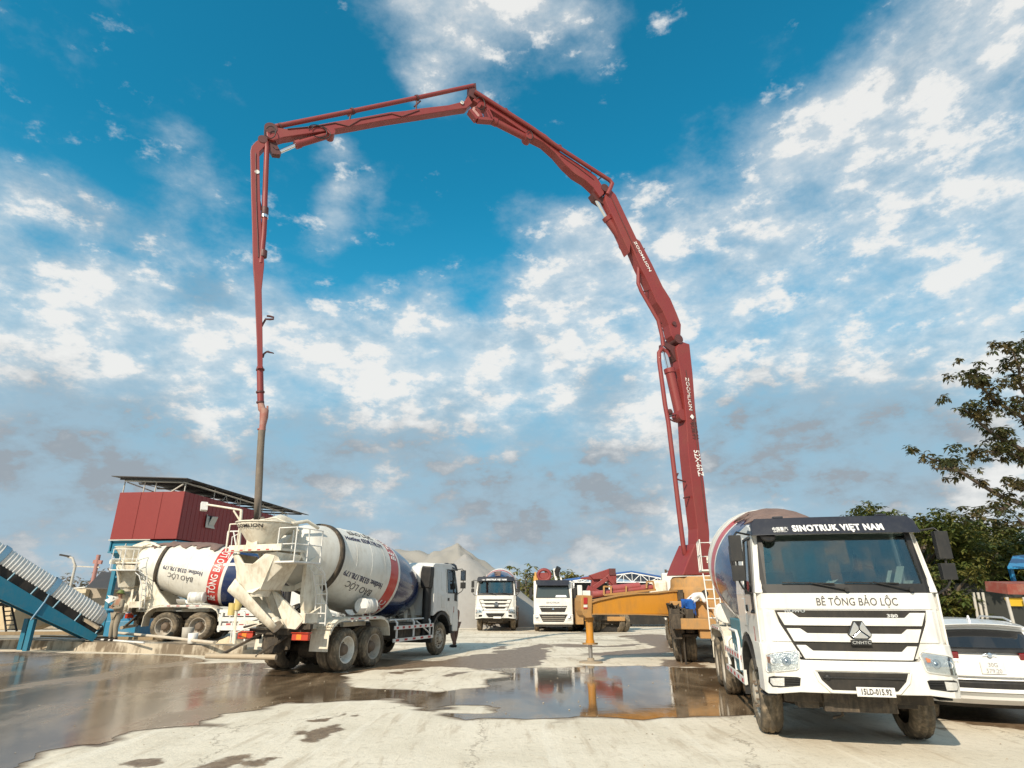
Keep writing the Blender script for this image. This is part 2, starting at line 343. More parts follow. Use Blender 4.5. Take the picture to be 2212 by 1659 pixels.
def sdist(px, py, poly):
    n = len(poly); d = np.full(px.shape, 1e9); inside = np.zeros(px.shape, bool)
    for i in range(n):
        ax, ay = poly[i]; bx, by = poly[(i + 1) % n]
        ex, ey = bx - ax, by - ay; wx, wy = px - ax, py - ay
        t = np.clip((wx * ex + wy * ey) / (ex * ex + ey * ey + 1e-12), 0, 1)
        d = np.minimum(d, (wx - ex * t) ** 2 + (wy - ey * t) ** 2)
        c = ((ay > py) != (by > py)) & (px < (bx - ax) * (py - ay) / (by - ay + 1e-12) + ax); inside ^= c
    return np.where(inside, -1, 1) * np.sqrt(d)
def nz(x, y, s, seed=0.0): return mnoise.noise(Vector((x * s + seed, y * s * .8 - seed, seed)))
gx = np.array([-2500, -1200, -600, -300, -150, -90, -60, -40, -28, -22] + frange(-18, 14, .125) + [16, 19, 24, 32, 50, 90, 150, 300, 600, 1200, 2500])
gy = np.array([-1000, -300, -100, -40, -15, -5, 1, 3] + frange(4.2, 17, .09) + frange(17.15, 34, .15) + [35, 37, 40, 45, 52, 62, 80, 110, 160, 300, 600, 1200, 2500, 4500])
X, Y = np.meshgrid(gx, gy); nx, ny = len(gx), len(gy)
jit = np.array([[(.24 * nz(a * .6, b, 1.0, 3.1) + .22 * nz(a * .5, b, 2.9, 9.2) + .13 * nz(a * .4, b, 7.5, 5.5) + .05 * nz(a * .35, b, 13, 8.5) + 1.5 * max(0, nz(a * .4, b, 1.9, 15.5) - .36)) if -18.5 < a < 14.5 and 4 < b < 34.5 else 0 for a, b in zip(r1, r2)] for r1, r2 in zip(X, Y)])
sw = sdist(X, Y, WATER[0])
for h in HOLES: sw = np.maximum(sw, -sdist(X, Y, h))
sdm = np.full(X.shape, 50.0)
for d in DAMP_SHADE: sdm = np.minimum(sdm, sdist(X, Y, d))
scl = np.clip(Y / 12, .55, 1.6)
swj = sw + jit * scl; sdj = sdm + jit * .7
relief = np.array([[.012 * nz(a, b, .5, 1.3) + .006 * nz(a, b, 2.2, 7.7) if -18.5 < a < 14.5 and 4 < b < 34.5 else 0 for a, b in zip(r1, r2)] for r1, r2 in zip(X, Y)])
Zg = np.clip(swj, -.6, .6) * .02 + relief * np.clip(swj * 2, 0, 1) - .006
Zg[np.abs(sw) > 900] = 0
me = bpy.data.meshes.new('ground')
vs = np.stack([X, Y, Zg], -1).reshape(-1, 3)
idx = np.arange(nx * ny).reshape(ny, nx)
fs = np.stack([idx[:-1, :-1], idx[:-1, 1:], idx[1:, 1:], idx[1:, :-1]], -1).reshape(-1, 4)
me.from_pydata(vs.tolist(), [], fs.tolist()); me.polygons.foreach_set('use_smooth', [True] * len(fs))
a1 = me.attributes.new('wet', 'FLOAT', 'POINT'); a1.data.foreach_set('value', np.minimum(swj, 20).reshape(-1))
a2 = me.attributes.new('damp', 'FLOAT', 'POINT'); a2.data.foreach_set('value', np.minimum(sdj, 20).reshape(-1))  # holds damp patches and the painted shadow marks together
ground = bpy.data.objects.new('ground', me); col.objects.link(ground); tag(ground, kind='structure', label='pale dried concrete yard ground streaked with damp brown tracks')
gm = bpy.data.materials.new('yard_ground'); gm.use_nodes = True; N = NT(gm.node_tree); b = N.n['Principled BSDF']; me.materials.append(gm)
oc = N.new('ShaderNodeTexCoord').outputs['Object']
wa = N.new('ShaderNodeAttribute', attribute_name='wet').outputs['Fac']; da = N.new('ShaderNodeAttribute', attribute_name='damp').outputs['Fac']
fine = N.noise(oc, 7, 8, .7); big = N.noise(oc, .55, 6, .6); strk = N.noise(N.mapping(oc, (2.4, .35, 1), (0, 0, R(-38))), 1.4, 6, .65, .4)
base = N.mix(N.rng(big, .35, .65), (.74, .665, .54), (.64, .57, .45))
base = N.mix(N.math('MULTIPLY', N.rng(strk, .52, .66), .6), base, (.46, .375, .27))
base = N.mix(N.math('MULTIPLY', N.rng(fine, .52, .68), .45), base, (.40, .33, .24))
base = N.mix(N.math('MULTIPLY', N.rng(N.noise(oc, 45, 3, .6), .62, .70), .5), base, (.22, .18, .14))
vc = N.new('ShaderNodeTexVoronoi'); vc.feature = 'DISTANCE_TO_EDGE'; vc.inputs['Scale'].default_value = .22; dis = N.new('ShaderNodeVectorMath', operation='ADD'); N.l.new(oc, dis.inputs[0]); N.put(dis.inputs[1], N.noise(oc, 1.5, 5, .7, out=1)); N.l.new(dis.outputs[0], vc.inputs['Vector'])
base = N.mix(N.math('MULTIPLY', N.rng(vc.outputs['Distance'], .006, .001), .55), base, (.20, .15, .10))
st2 = N.noise(N.mapping(oc, (3.2, .22, 1), (0, 0, R(-62))), 1.1, 5, .6, .3)
base = N.mix(N.math('MULTIPLY', N.rng(st2, .55, .66), .35), base, (.80, .74, .63))
far = N.noise(N.mapping(oc, (.25, 1.0, 1), (0, 0, R(12))), .55, 6, .62, .8)
sepo = N.new('ShaderNodeSeparateXYZ'); N.l.new(oc, sepo.inputs[0])
base = N.mix(N.math('MULTIPLY', N.rng(far, .53, .62), N.rng(sepo.outputs[1], 16, 24, 0, .5)), base, (.20, .155, .11))
nd = N.math('MULTIPLY', N.math('SUBTRACT', N.noise(oc, 3.2, 7, .65), .5), .5)
dm = N.rng(N.math('ADD', da, nd), .05, -.05)
base = N.mix(dm, base, N.mix(N.rng(fine, .4, .6), (.16, .105, .062), (.25, .175, .11)))
band = N.rng(N.math('ADD', wa, N.math('MULTIPLY', nd, .3)), .22, -.04)
base = N.mix(band, base, (.15, .10, .062))
N.put(b.inputs['Base Color'], base)
N.put(b.inputs['Roughness'], N.math('SUBTRACT', .92, N.math('ADD', N.math('MULTIPLY', dm, .5), N.math('MULTIPLY', band, .3)), clamp=True))
bn = N.new('ShaderNodeBump'); bn.inputs['Strength'].default_value = .6; bn.inputs['Distance'].default_value = .03
N.put(bn.inputs['Height'], N.math('ADD', N.noise(oc, 9, 8, .7), N.math('MULTIPLY', strk, .8))); N.l.new(bn.outputs[0], b.inputs['Normal'])
# water sheet: the grid cells below the water line, cut along it
wv_, wf_ = [], []; cache = {}
def addv(p):
    k = (round(p[0], 4), round(p[1], 4))
    if k not in cache: cache[k] = len(wv_); wv_.append((p[0], p[1], -.0015))
    return cache[k]
for j in range(ny - 1):
    if gy[j] < 3 or gy[j] > 34: continue
    for i in range(nx - 1):
        q = swj[j:j + 2, i:i + 2]
        if q.min() > 0 or gx[i] < -45 or gx[i] > 14: continue
        for tri in (((j, i), (j, i + 1), (j + 1, i + 1)), ((j, i), (j + 1, i + 1), (j + 1, i))):
            out = []
            for a in range(3):
                A, B = tri[a], tri[(a + 1) % 3]; sa, sb = swj[A], swj[B]
                pa = (gx[A[1]], gy[A[0]]); pb = (gx[B[1]], gy[B[0]])
                if sa < 0: out.append(pa)
                if (sa < 0) != (sb < 0):
                    t = sa / (sa - sb); out.append((pa[0] + (pb[0] - pa[0]) * t, pa[1] + (pb[1] - pa[1]) * t))
            if len(out) >= 3:
                ii = [addv(p) for p in out]; ii = [v for k, v in enumerate(ii) if v != ii[k - 1]]
                if len(ii) >= 3: wf_.append(ii)
me = bpy.data.meshes.new('puddle_water'); me.from_pydata(wv_, [], wf_)
water = bpy.data.objects.new('water', me); col.objects.link(water); tag(water, kind='structure', label='shallow brown puddle mirroring the sky across the yard')
wm = bpy.data.materials.new('puddle_water'); wm.use_nodes = True; N = NT(wm.node_tree); b = N.n['Principled BSDF']; me.materials.append(wm)
oc = N.new('ShaderNodeTexCoord').outputs['Object']; mp = N.mapping(oc, (1, .45, 1), (0, 0, R(8)))
silt = N.noise(mp, .75, 7, .62, .5)
N.put(b.inputs['Base Color'], N.mix(N.rng(silt, .4, .62), (.12, .080, .048), (.26, .185, .115)))
sx_ = N.new('ShaderNodeSeparateXYZ'); N.l.new(oc, sx_.inputs[0])
lf = N.rng(sx_.outputs[0], 1, -7, 0, .14)
N.put(b.inputs['Roughness'], N.math('ADD', N.math('MULTIPLY', N.rng(silt, .48, .66), .22), N.math('ADD', lf, .02)))
b.inputs['IOR'].default_value = 1.5; b.inputs['Specular IOR Level'].default_value = .75
bn = N.new('ShaderNodeBump'); bn.inputs['Strength'].default_value = .25; bn.inputs['Distance'].default_value = .004
N.put(bn.inputs['Height'], N.noise(N.mapping(oc, (1, 2.2, 1)), 3.2, 4, .6)); N.l.new(bn.outputs[0], b.inputs['Normal'])
# ---------------------------------------------------------------- truck parts (vehicle frame: +Y forward, x to the vehicle's right, front axle at y = 0)
HW = 1.21
def yfront(x, z):
    y = 1.47 - .10 * (x / HW) ** 2
    ax = abs(x)
    if ax > 1.06: y -= ((ax - 1.06) / .15) ** 2 * .13
    if z > 2.06: y -= (z - 2.06) * .20
    return y
def fp(parent, name, poly, off, thick, m, bevel=0.0, mi=None, step=.15, bump=None):
    """panel lying on the curved front of the cab; poly in (x, z) seen from the front with x to the viewer's right"""
    b = MB(); b.prism([(-x, z) for x, z in poly], 'y', 0, 1)
    def wf(co):
        y = yfront(co.x, co.z) + off; 
        return Vector((co.x, y - (1 - co.y) * thick, co.z))
    return b.build(name, m, parent, bevel=bevel, cuts=[('x', frange(-1.2, 1.2, step))], warp=wf)
def ftext(body, parent, name, m, x, z, size, off, bold=0.0, sx=1.0, extrude=.003):
    return text(body, name, m, parent, lambda a, b_, c: Vector((-(x + a), yfront(x + a, z + b_) + off + c, z + b_)), size=size, bold=bold, sx=sx, extrude=extrude, cut=.2)
def tyre_mesh(b, o, side, r=.545, w=.32, n=60, tread=True):
    o = Vector(o); h = w / 2
    prof = [(-h + .03, .62), (-h, .72), (-h + .005, .88), (-h + .03, .955), (-h + .06, .98), (-.07, .995), (-.055, .975), (-.035, .975), (-.02, 1.0), (.02, 1.0), (.035, .975), (.055, .975), (.07, .995), (h - .06, .98), (h - .03, .955), (h - .005, .88), (h, .72), (h - .03, .62)]
    P_ = [(t * 1.0, q * r) for t, q in prof]
    def rf(i, j):
        t, q = prof[i]
        if not tread or q < .95: return 1
        k = (j + (1 if t > 0 else 0)) % 3
        return .972 if k == 0 and abs(t) > .05 else 1
    b.lathe(P_, o, (1, 0, 0), n, True, rf=rf, cap=False)
def rim_mesh(b, o, side, front, r=.545):
    s = side; o = Vector(o)
    if front:
        b.lathe([(.10 * s, r * .63), (.13 * s, r * .62), (.12 * s, r * .56), (.06 * s, r * .52), (.10 * s, r * .42), (.13 * s, r * .30), (.13 * s, r * .26), (.17 * s, r * .24), (.18 * s, r * .14), (.18 * s, 0)], o, (1, 0, 0), 30, True, cap=False)
        for k in range(10):
            t = k * math.pi / 5; c = o + Vector((.125 * s, math.cos(t) * r * .33, math.sin(t) * r * .33)); b.tube([c, c + Vector((.045 * s, 0, 0))], .016, 6, mi=1)
        for k in range(8):
            t = (k + .5) * math.pi / 4; c = o + Vector((.075 * s, math.cos(t) * r * .47, math.sin(t) * r * .47)); b.tube([c, c + Vector((.022 * s, 0, 0))], .026, 8, mi=2)
    else:
        b.lathe([(.13 * s, r * .64), (.14 * s, r * .61), (.12 * s, r * .57), (-.06 * s, r * .54), (-.09 * s, r * .42), (-.09 * s, r * .30), (-.08 * s, r * .30)], o, (1, 0, 0), 30, True, cap=False)
        b.lathe([(-.08 * s, r * .31), (.02 * s, r * .28), (.05 * s, r * .25), (.09 * s, r * .22), (.10 * s, r * .16), (.10 * s, 0)], o, (1, 0, 0), 22, True, mi=1, cap=False)
        for k in range(10):
            t = k * math.pi / 5; c = o + Vector((-.085 * s, math.cos(t) * r * .36, math.sin(t) * r * .36)); b.tube([c, c + Vector((.035 * s, 0, 0))], .016, 6, mi=1)
WCACHE = {}
def wheel(parent, x, y, front, white=False, z=.545, r=.545, dual=True):
    s = 1 if x > 0 else -1; key = (s, front, white, dual)
    if key in WCACHE:
        a, r_ = WCACHE[key]; w1 = a.copy(); w2 = r_.copy(); col.objects.link(w1); col.objects.link(w2); w2.parent = w1
    else:
        b = MB(); tyre_mesh(b, (0, 0, 0), s)
        if not front and dual: tyre_mesh(b, (-.34 * s, 0, 0), s)
        w1 = b.build('wheel', M_tyre)
        b = MB(); rim_mesh(b, (0, 0, 0), s, front); w2 = b.build('rim', [M_rimw if white else M_rim, M_hub, M_dark], w1)
        WCACHE[key] = (w1, w2)
    w1.parent = parent; w1.location = (x, y, z); w1.rotation_euler = (random.uniform(0, 6), 0, 0)
    return w1
def cab(root, o):
    """flat-fronted heavy truck cab"""
    def bx(name, m, boxes, bevel=.0, par=None):
        b = MB()
        for q in boxes: b.box(*q)
        return b.build(name, m, par or root, bevel=bevel)
    W = o.get('paint', M_white)
    # body shell: lower box, roof, pillars
    b = MB()
    low = [(-.62, 1.30), (-.62, 2.06), (1.47, 2.06), (1.47, 1.20), (1.30, 1.20), (1.30, .95), (.82, .95), (.72, 1.12), (.60, 1.28), (.3, 1.42), (0, 1.46), (-.3, 1.42), (-.5, 1.34)]
    b.prism(low, 'x', -HW, HW)
    b.prism([(-.62, 2.90), (-.60, 3.02), (-.45, 3.09), (.9, 3.12), (1.18, 3.05), (1.30, 2.88)], 'x', -1.13, 1.13)
    b.prism([(-.62, 2.05), (-.62, 2.91), (-.54, 2.91), (-.54, 2.05)], 'x', -1.17, 1.17)
    for s in (-1, 1):
        xa, xb = (1.10 * s, 1.17 * s)
        b.slab([(1.21 * s, -.62, 2.05), (1.21 * s, .36, 2.05), (1.14 * s, .36, 2.92), (1.14 * s, -.62, 2.92)], [(1.15 * s, -.62, 2.05), (1.15 * s, .36, 2.05), (1.08 * s, .36, 2.92), (1.08 * s, -.62, 2.92)])
        b.slab([(1.21 * s, 1.22, 2.05), (1.205 * s, 1.36, 2.05), (1.12 * s, 1.20, 2.92), (1.14 * s, 1.06, 2.92)], [(1.12 * s, 1.22, 2.05), (1.10 * s, 1.38, 2.05), (1.02 * s, 1.22, 2.92), (1.06 * s, 1.06, 2.92)])
    def wf(co):
        if co.y > 1.0 and co.z < 2.07: co.y = co.y - 1.47 + yfront(co.x, co.z) if co.y > 1.4 else co.y
        elif co.z > 2.85 and co.y > .8: co.y -= .07 * (co.x / 1.13) ** 2
        if co.z > 3.0: co.z -= .04 * (co.x / 1.13) ** 4
        return co
    c = b.build('cab', W, root, bevel=.018, cuts=[('x', frange(-1.05, 1.05, .15) + [-1.13, 1.13])], warp=wf)
    # seams and interior
    b = MB(); b.box(-1.10, 1.10, .55, 1.28, 1.98, 2.12); b.box(-.75, -.30, -.30, .30, 1.7, 2.2); b.box(-.75, -.30, -.42, -.28, 2.0, 2.68); b.box(.30, .75, -.30, .30, 1.7, 2.2); b.box(.30, .75, -.42, -.28, 2.0, 2.68)
    b.lathe([(0, .22), (.02, .24), (.04, .22)], (.52, .62, 2.26), (0, -.6, .8), 20, cap=False) if False else None
    b.tube([Vector((-.52 + .22 * math.cos(t), .70 + .09 * math.sin(t), 2.24 + .20 * math.sin(t))) for t in [k * math.pi / 8 for k in range(17)]], .014, 6)
    b.build('interior', M_dark, root, bevel=.03)
    if o.get('detail', True):
        b = MB(); rr = random.Random(3)
        for k in range(16):
            x = rr.uniform(-1.0, .55) if k < 11 else rr.uniform(-1.0, -.5); y = rr.uniform(.75, 1.2); s_ = rr.uniform(.06, .15); h_ = rr.uniform(.02, .13)
            p = [(x + s_ * rr.uniform(-1, 1), y + s_ * rr.uniform(-.5, .5), 2.125 + h_ * rr.random()) for _ in range(7)]
            b.add(p, [(0, 1, 2), (1, 2, 3), (2, 3, 4), (3, 4, 5), (4, 5, 6), (0, 3, 5), (1, 4, 6)])
        b.beam((-.75, 1.22, 2.13), (-.95, .95, 2.42), .10, .01); b.beam((-.62, 1.22, 2.13), (-.78, 1.0, 2.36), .05, .01)
        b.build('dashboard_papers', M_paper, root)
        b = MB(); b.lathe([(-.015, 0), (-.012, .05), (0, .075), (.012, .05), (.015, 0)], (.93, 1.10, 2.56), (0, 1, 0), 16); b.tube([(.93, 1.10, 2.62), (.93, 1.10, 2.82)], .004, 4); b.build('air_freshener', M_blk, root)
    ws = [(-1.03, 2.10), (1.03, 2.10), (1.06, 2.16), (.99, 2.88), (-.99, 2.88), (-1.06, 2.16)]
    fp(root, 'windshield', ws, -.02, .012, M_glass)
    b = MB(); b.prism([(-1.12, 2.05), (1.12, 2.05), (1.14, 2.16), (1.08, 2.94), (-1.08, 2.94), (-1.14, 2.16)], 'y', 0, 1)
    # rubber surround as four strips
    b = MB()
    for A, B in (((-1.12, 2.06), (1.12, 2.06)),): b.prism([(-1.12, 2.045), (1.12, 2.045), (1.10, 2.17), (-1.10, 2.17)], 'y', 0, 1)
    for s in (-1, 1): b.prism([(s * 1.12, 2.17), (s * 1.035, 2.17), (s * .975, 2.90), (s * 1.05, 2.90)], 'y', 0, 1)
    b.build('windshield_surround', M_blk, root, cuts=[('x', frange(-1.2, 1.2, .15))], warp=lambda co: Vector((co.x, yfront(co.x, co.z) + .006 - (1 - co.y) * .05, co.z)))
    # wipers
    for x0, x1 in ((-.78, -.12), (.05, .72)):
        b = MB(); y = lambda x, z: yfront(x, z) + .04
        pts = [(-q, y(q, zz), zz) for q, zz in ((x0 - .02, 2.155), (x1 - .1, 2.21), (x1, 2.16))]
        b.tube([(-(x1 + .12), y(x1, 2.09), 2.09), (-(x1 - .35), y(x1 - .3, 2.19), 2.19)], .011, 6); b.tube([(-(x0 - .05), y(x0, 2.19), 2.19), (-(x1 - .02), y(x1, 2.19) + .005, 2.175)], .009, 6)
        b.tube([(-(x1 + .12), y(x1, 2.09) - .03, 2.09), (-(x1 + .12), y(x1, 2.09) + .02, 2.09)], .03, 10)
        b.build('wiper', M_blk, root)
    # visor
    if o.get('visor', True):
        b = MB(); A = [(-1.15, 1.36, 2.87), (1.15, 1.36, 2.87), (1.12, 1.24, 3.06), (1.06, 1.19, 3.13), (-1.06, 1.19, 3.13), (-1.12, 1.24, 3.06)]
        b.slab([(-x, y + .12, z) for x, y, z in A], [(-x, y + .06, z) for x, y, z in A])
        for s in (-1, 1): b.slab([(s * 1.15, 1.48, 2.87), (s * 1.12, 1.36, 3.06), (s * 1.06, 1.31, 3.13), (s * 1.10, .98, 3.06), (s * 1.16, 1.0, 2.93)], [(s * 1.13, 1.46, 2.87), (s * 1.10, 1.34, 3.06), (s * 1.05, 1.29, 3.12), (s * 1.08, .98, 3.05), (s * 1.14, 1.0, 2.93)])
        for x in (-.72, .72): b.beam((x - .07, 1.26, 3.145), (x + .07, 1.26, 3.145), .09, .03)
        vw = lambda co: Vector((co.x, co.y - .09 * (co.x / 1.15) ** 2, co.z))
        v = b.build('sun_visor', M_visor, root, bevel=.008, cuts=[('x', frange(-1.05, 1.05, .15))], warp=vw)
        def vt(x, sx=1): return lambda a, b_, c: Vector((-(x + a), 1.484 + c - .09 * ((x + a) / 1.15) ** 2 - (b_ + .09) * .63, 2.955 + (b_) * .80 + .0))
        text('SINOTRUK VIỆT NAM', 'lettering', M_txtw, v, vt(.05), size=.165, bold=.008, sx=.70, cut=.3)
        text('中国重汽', 'lettering', M_txtw, v, vt(-.74), size=.075, bold=.001, sx=.72)
        text('SINOTRUK', 'lettering', M_txtw, v, lambda a, b_, c: Vector((.74 - a, 1.484 + c - .04 - (b_ + .045) * .63, 2.917 + b_ * .8)), size=.042, sx=1.0)
    # front face
    up = [(-1.16, 1.83), (1.16, 1.83), (1.13, 2.045), (-1.13, 2.045)]
    fp(root, 'front_panel', up, .012, .03, W, bevel=.006)
    hood = [(-.98, 1.815), (.98, 1.815), (.93, 1.62), (.70, 1.19), (.62, 1.165), (-.62, 1.165), (-.70, 1.19), (-.93, 1.62)]
    fp(root, 'grille', hood, .018, .03, M_dark)
    gx_ = lambda z: .70 + (z - 1.19) * .28 / .62 if z > 1.19 else .69
    def blade(z0, z1, z2, xin, nm='grille_blade'):   # white bar between two dark slots; middle scooped
        e = lambda z: gx_(z) - .012
        fp(root, nm, [(-e(z0), z0), (e(z0), z0), (e(z1), z1), (xin + .08, z1), (xin, z2), (-xin, z2), (-xin - .08, z1), (-e(z1), z1)], .045, .035, W, bevel=.007)
    blade(1.615, 1.785, 1.72, .68); blade(1.405, 1.575, 1.515, .60); blade(1.185, 1.360, 1.29, .56)
    for s in (-1, 1):
        fp(root, 'corner_panel', [(s * 1.20, 1.40), (s * 1.20, 1.805), (s * 1.0, 1.805), (s * .955, 1.68), (s * .81, 1.40)], .020, .04, W, bevel=.008)
        fp(root, 'corner_panel', [(s * 1.20, 1.25), (s * 1.20, 1.352), (s * .775, 1.352), (s * .72, 1.25)], -.03, .05, M_dark, bevel=.004)
    if o.get('detail', True):
        b = ftext('BÊ TÔNG BẢO LỘC', root, 'lettering', M_txtg, .11, 1.925, .145, .016, bold=.0006, sx=.82)
        ftext('HOWO', root, 'lettering', M_chr, -.72, 1.802, .05, .03, bold=.002, sx=1.5)
        ftext('380', root, 'lettering', M_sil, .52, 1.745, .06, .05, bold=.002, sx=1.5)
    # emblem
    ex, ez = .06, 1.545
    b = MB()
    def tri(pts, mi=0):
        b.prism([(-(ex + x), ez + z) for x, z in pts], 'y', yfront(0, 1.5) + .045, yfront(0, 1.5) + .085, mi=mi)
    b.prism([(-(ex + x), ez + z) for x, z in ((-.06, .135), (.06, .135), (.155, -.04), (.10, -.10), (-.10, -.10), (-.155, -.04))], 'y', yfront(0, 1.5) + .03, yfront(0, 1.5) + .055, mi=1)
    tri([(-.048, .125), (-.008, .06), (-.008, .02), (-.115, -.065), (-.14, -.04)]); tri([(.048, .125), (.008, .06), (.008, .02), (.115, -.065), (.14, -.04)]); tri([(0, .008), (.098, -.07), (.08, -.088), (-.08, -.088), (-.098, -.07)])
    b.prism([(-(ex + x), ez + z) for x, z in ((-.13, -.108), (.13, -.108), (.13, -.175), (-.13, -.175))], 'y', yfront(0, 1.5) + .03, yfront(0, 1.5) + .075, mi=1)
    e = b.build('emblem', [M_chr, M_blk], root, bevel=.004)
    text('CNHTC', 'lettering', M_chr, e, lambda a, b_, c: Vector((-(ex + a), yfront(0, 1.5) + .078 + c, ez - .142 + b_)), size=.052, bold=.001, sx=1.25)
    # bumper
    b = MB(); b.prism([(-1.23, .74), (-1.20, .72), (-.8, .765), (.8, .765), (1.20, .72), (1.23, .74), (1.23, 1.375), (.98, 1.375), (.82, 1.30), (.74, 1.17), (-.74, 1.17), (-.82, 1.30), (-.98, 1.375), (-1.23, 1.375)], 'y', 0, 1)
    def bw(co):
        z = co.z; y0 = yfront(co.x * .985, 1.4) + .055 + .03 * math.sin((z - .74) / .63 * math.pi)
        return Vector((co.x, y0 if co.y > .5 else 1.12 - (.22 if abs(co.x) > 1.1 else 0), z))
    bp = b.build('bumper', W, root, bevel=.02, cuts=[('x', frange(-1.2, 1.2, .1)), ('z', [.85, .95, 1.05, 1.15, 1.25])], warp=bw)
    yb = lambda x, z: yfront(x * .985, 1.4) + .055 + .03 * math.sin((z - .74) / .63 * math.pi)
    def bpanel(name, poly, off, th, m, par=bp, bevel=.0):
        q = MB(); q.prism([(-x, z) for x, z in poly], 'y', 0, 1)
        return q.build(name, m, par, bevel=bevel, cuts=[('x', frange(-1.2, 1.2, .06)), ('z', frange(.7, 1.4, .07))], warp=lambda co: Vector((co.x, yb(co.x, co.z) + off - (1 - co.y) * th, co.z)))
    air = [(-.56, 1.03), (.56, 1.03), (.52, .93), (.40, .81), (-.40, .81), (-.52, .93)]
    bpanel('air_intake', air, .004, .03, M_dark)  # closed dark panel; its colour stands in for the shade of the opening
    ring = [(-.60, 1.055), (.60, 1.055), (.555, .92), (.42, .785), (-.42, .785), (-.555, .92)]
    q = MB(); pts = [(-x, yb(x, z) + .008, z) for x, z in ring]; 
    dense = []
    for k in range(6):
        A = Vector(pts[k]); B = Vector(pts[(k + 1) % 6])
        for t in range(6): 
            p_ = A.lerp(B, t / 6); dense.append((p_.x, yb(p_.x, p_.z) + .006, p_.z))
    dense += dense[:2]; q.tube(dense, .016, 8, cap=False); q.build('air_intake_lip', W, bp)
    q = MB(); q.box(-.50, .50, yfront(0, 1) + .075, yfront(0, 1) + .098, .955, .975, 0); q.lathe([(0, .04), (.012, .035), (.013, 0)], (.44, yb(.44, .96) + .004, .96), (0, 1, 0), 14); q.build('air_intake_bar', M_blk, bp)
    for s in (-1, 1):
        H = [(.765, 1.255), (.80, 1.285), (1.10, 1.245), (1.165, 1.215), (1.185, 1.03), (1.17, 1.015), (.83, 1.055), (.80, 1.075)]
        Hs = [(s * x, z) for x, z in H]
        hp = bpanel('headlight', Hs, .006, .02, M_sil, par=root)
        Hi = [(s * (.98 + (x - .98) * 1.05), 1.145 + (z - 1.145) * 1.09) for x, z in H]
        q = MB()
        dn = []
        for k in range(8):
            A = Vector((*Hi[k], 0)); B = Vector((*Hi[(k + 1) % 8], 0))
            for t in range(3):
                p_ = A.lerp(B, t / 3); dn.append((-p_.x, yb(p_.x, p_.y) + .006, p_.y))
        dn += dn[:2]; q.tube(dn, .012, 6, cap=False); q.build('headlight_rim', W, hp)
        q = MB()
        for (x, z, r) in ((.93, 1.15, .062), (1.09, 1.14, .052)):
            y = yb(x, z); q.lathe([(.006, r), (.022, r * .92), (.024, r * .8), (.010, r * .45), (.02, r * .3), (.024, 0)], (-s * x, y, z), (0, 1, 0), 18, mi=0 if x < 1 else 1)
        q.build('lamp_bulb', [M_chr, M_sil], hp)
        bpanel('headlight_glass', Hs, .038, .006, M_lens, par=hp)
        bpanel('corner_lamp', [(s * .81, 1.23), (s * .87, 1.21), (s * .86, 1.17), (s * .82, 1.17)] if s > 0 else [(s * 1.14, 1.20), (s * 1.17, 1.20), (s * 1.17, 1.12), (s * 1.14, 1.12)], .034, .01, M_org, par=hp)
        Fg = [(.86, .955), (.90, .965), (1.10, .945), (1.17, .905), (1.17, .85), (1.08, .825), (.90, .845), (.86, .89)]
        Fg = [(.78, .945), (.82, .955), (1.12, .955), (1.175, .935), (1.185, .87), (1.15, .82), (1.05, .815), (.80, .845)]
        fo = bpanel('fog_lamp', [(s * x, z) for x, z in Fg], .005, .03, M_blk, par=root)
        bpanel('fog_lamp_reflector', [(s * x, z) for x, z in ((.99, .94), (1.16, .925), (1.165, .87), (1.14, .835), (1.0, .835))], .016, .012, M_sil, par=fo)
        q = MB()
        for k in range(3): q.beam((-s * .80, yb(.8, .9) + .014, .875 + k * .027), (-s * .98, yb(.98, .9) + .014, .875 + k * .027), .02, .008)
        q.build('fog_lamp_slats', M_blk, fo)
    # plate
    px, pz = .12, .80
    b = MB(); b.box(-px - .235, -px + .235, yfront(0, 1) + .085, yfront(0, 1) + .10, pz - .058, pz + .058); pl = b.build('license_plate', M_rwht, root, bevel=.004)
    if o.get('plate'): text(o['plate'], 'lettering', M_txt, pl, lambda a, b_, c: Vector((-(px + a), yfront(0, 1) + .102 + c, pz + b_)), size=.10, bold=.002, sx=.68)
    # doors
    for s in (-1, 1):
        b = MB()
        b.slab([(s * 1.218, .38, 1.52), (s * 1.218, .50, 1.42), (s * 1.218, .66, 1.22), (s * 1.218, .74, 1.0), (s * 1.218, 1.30, 1.0), (s * 1.218, 1.33, 2.045), (s * 1.218, .38, 2.045)],
               [(s * 1.19, .38, 1.52), (s * 1.19, .50, 1.42), (s * 1.19, .66, 1.22), (s * 1.19, .74, 1.0), (s * 1.19, 1.30, 1.0), (s * 1.19, 1.33, 2.045), (s * 1.19, .38, 2.045)])
        b.slab([(s * 1.215, .40, 2.05), (s * 1.215, .47, 2.05), (s * 1.15, .47, 2.88), (s * 1.15, .40, 2.88)], [(s * 1.19, .40, 2.05), (s * 1.19, .47, 2.05), (s * 1.125, .47, 2.88), (s * 1.125, .40, 2.88)])
        dr = b.build('door', W, root, bevel=.01)
        b = MB(); b.slab([(s * 1.205, .47, 2.06), (s * 1.205, 1.22, 2.06), (s * 1.145, 1.06, 2.86), (s * 1.145, .47, 2.86)], [(s * 1.195, .47, 2.06), (s * 1.195, 1.22, 2.06), (s * 1.135, 1.06, 2.86), (s * 1.135, .47, 2.86)]); b.build('side_window', M_glass, dr)
        b = MB()
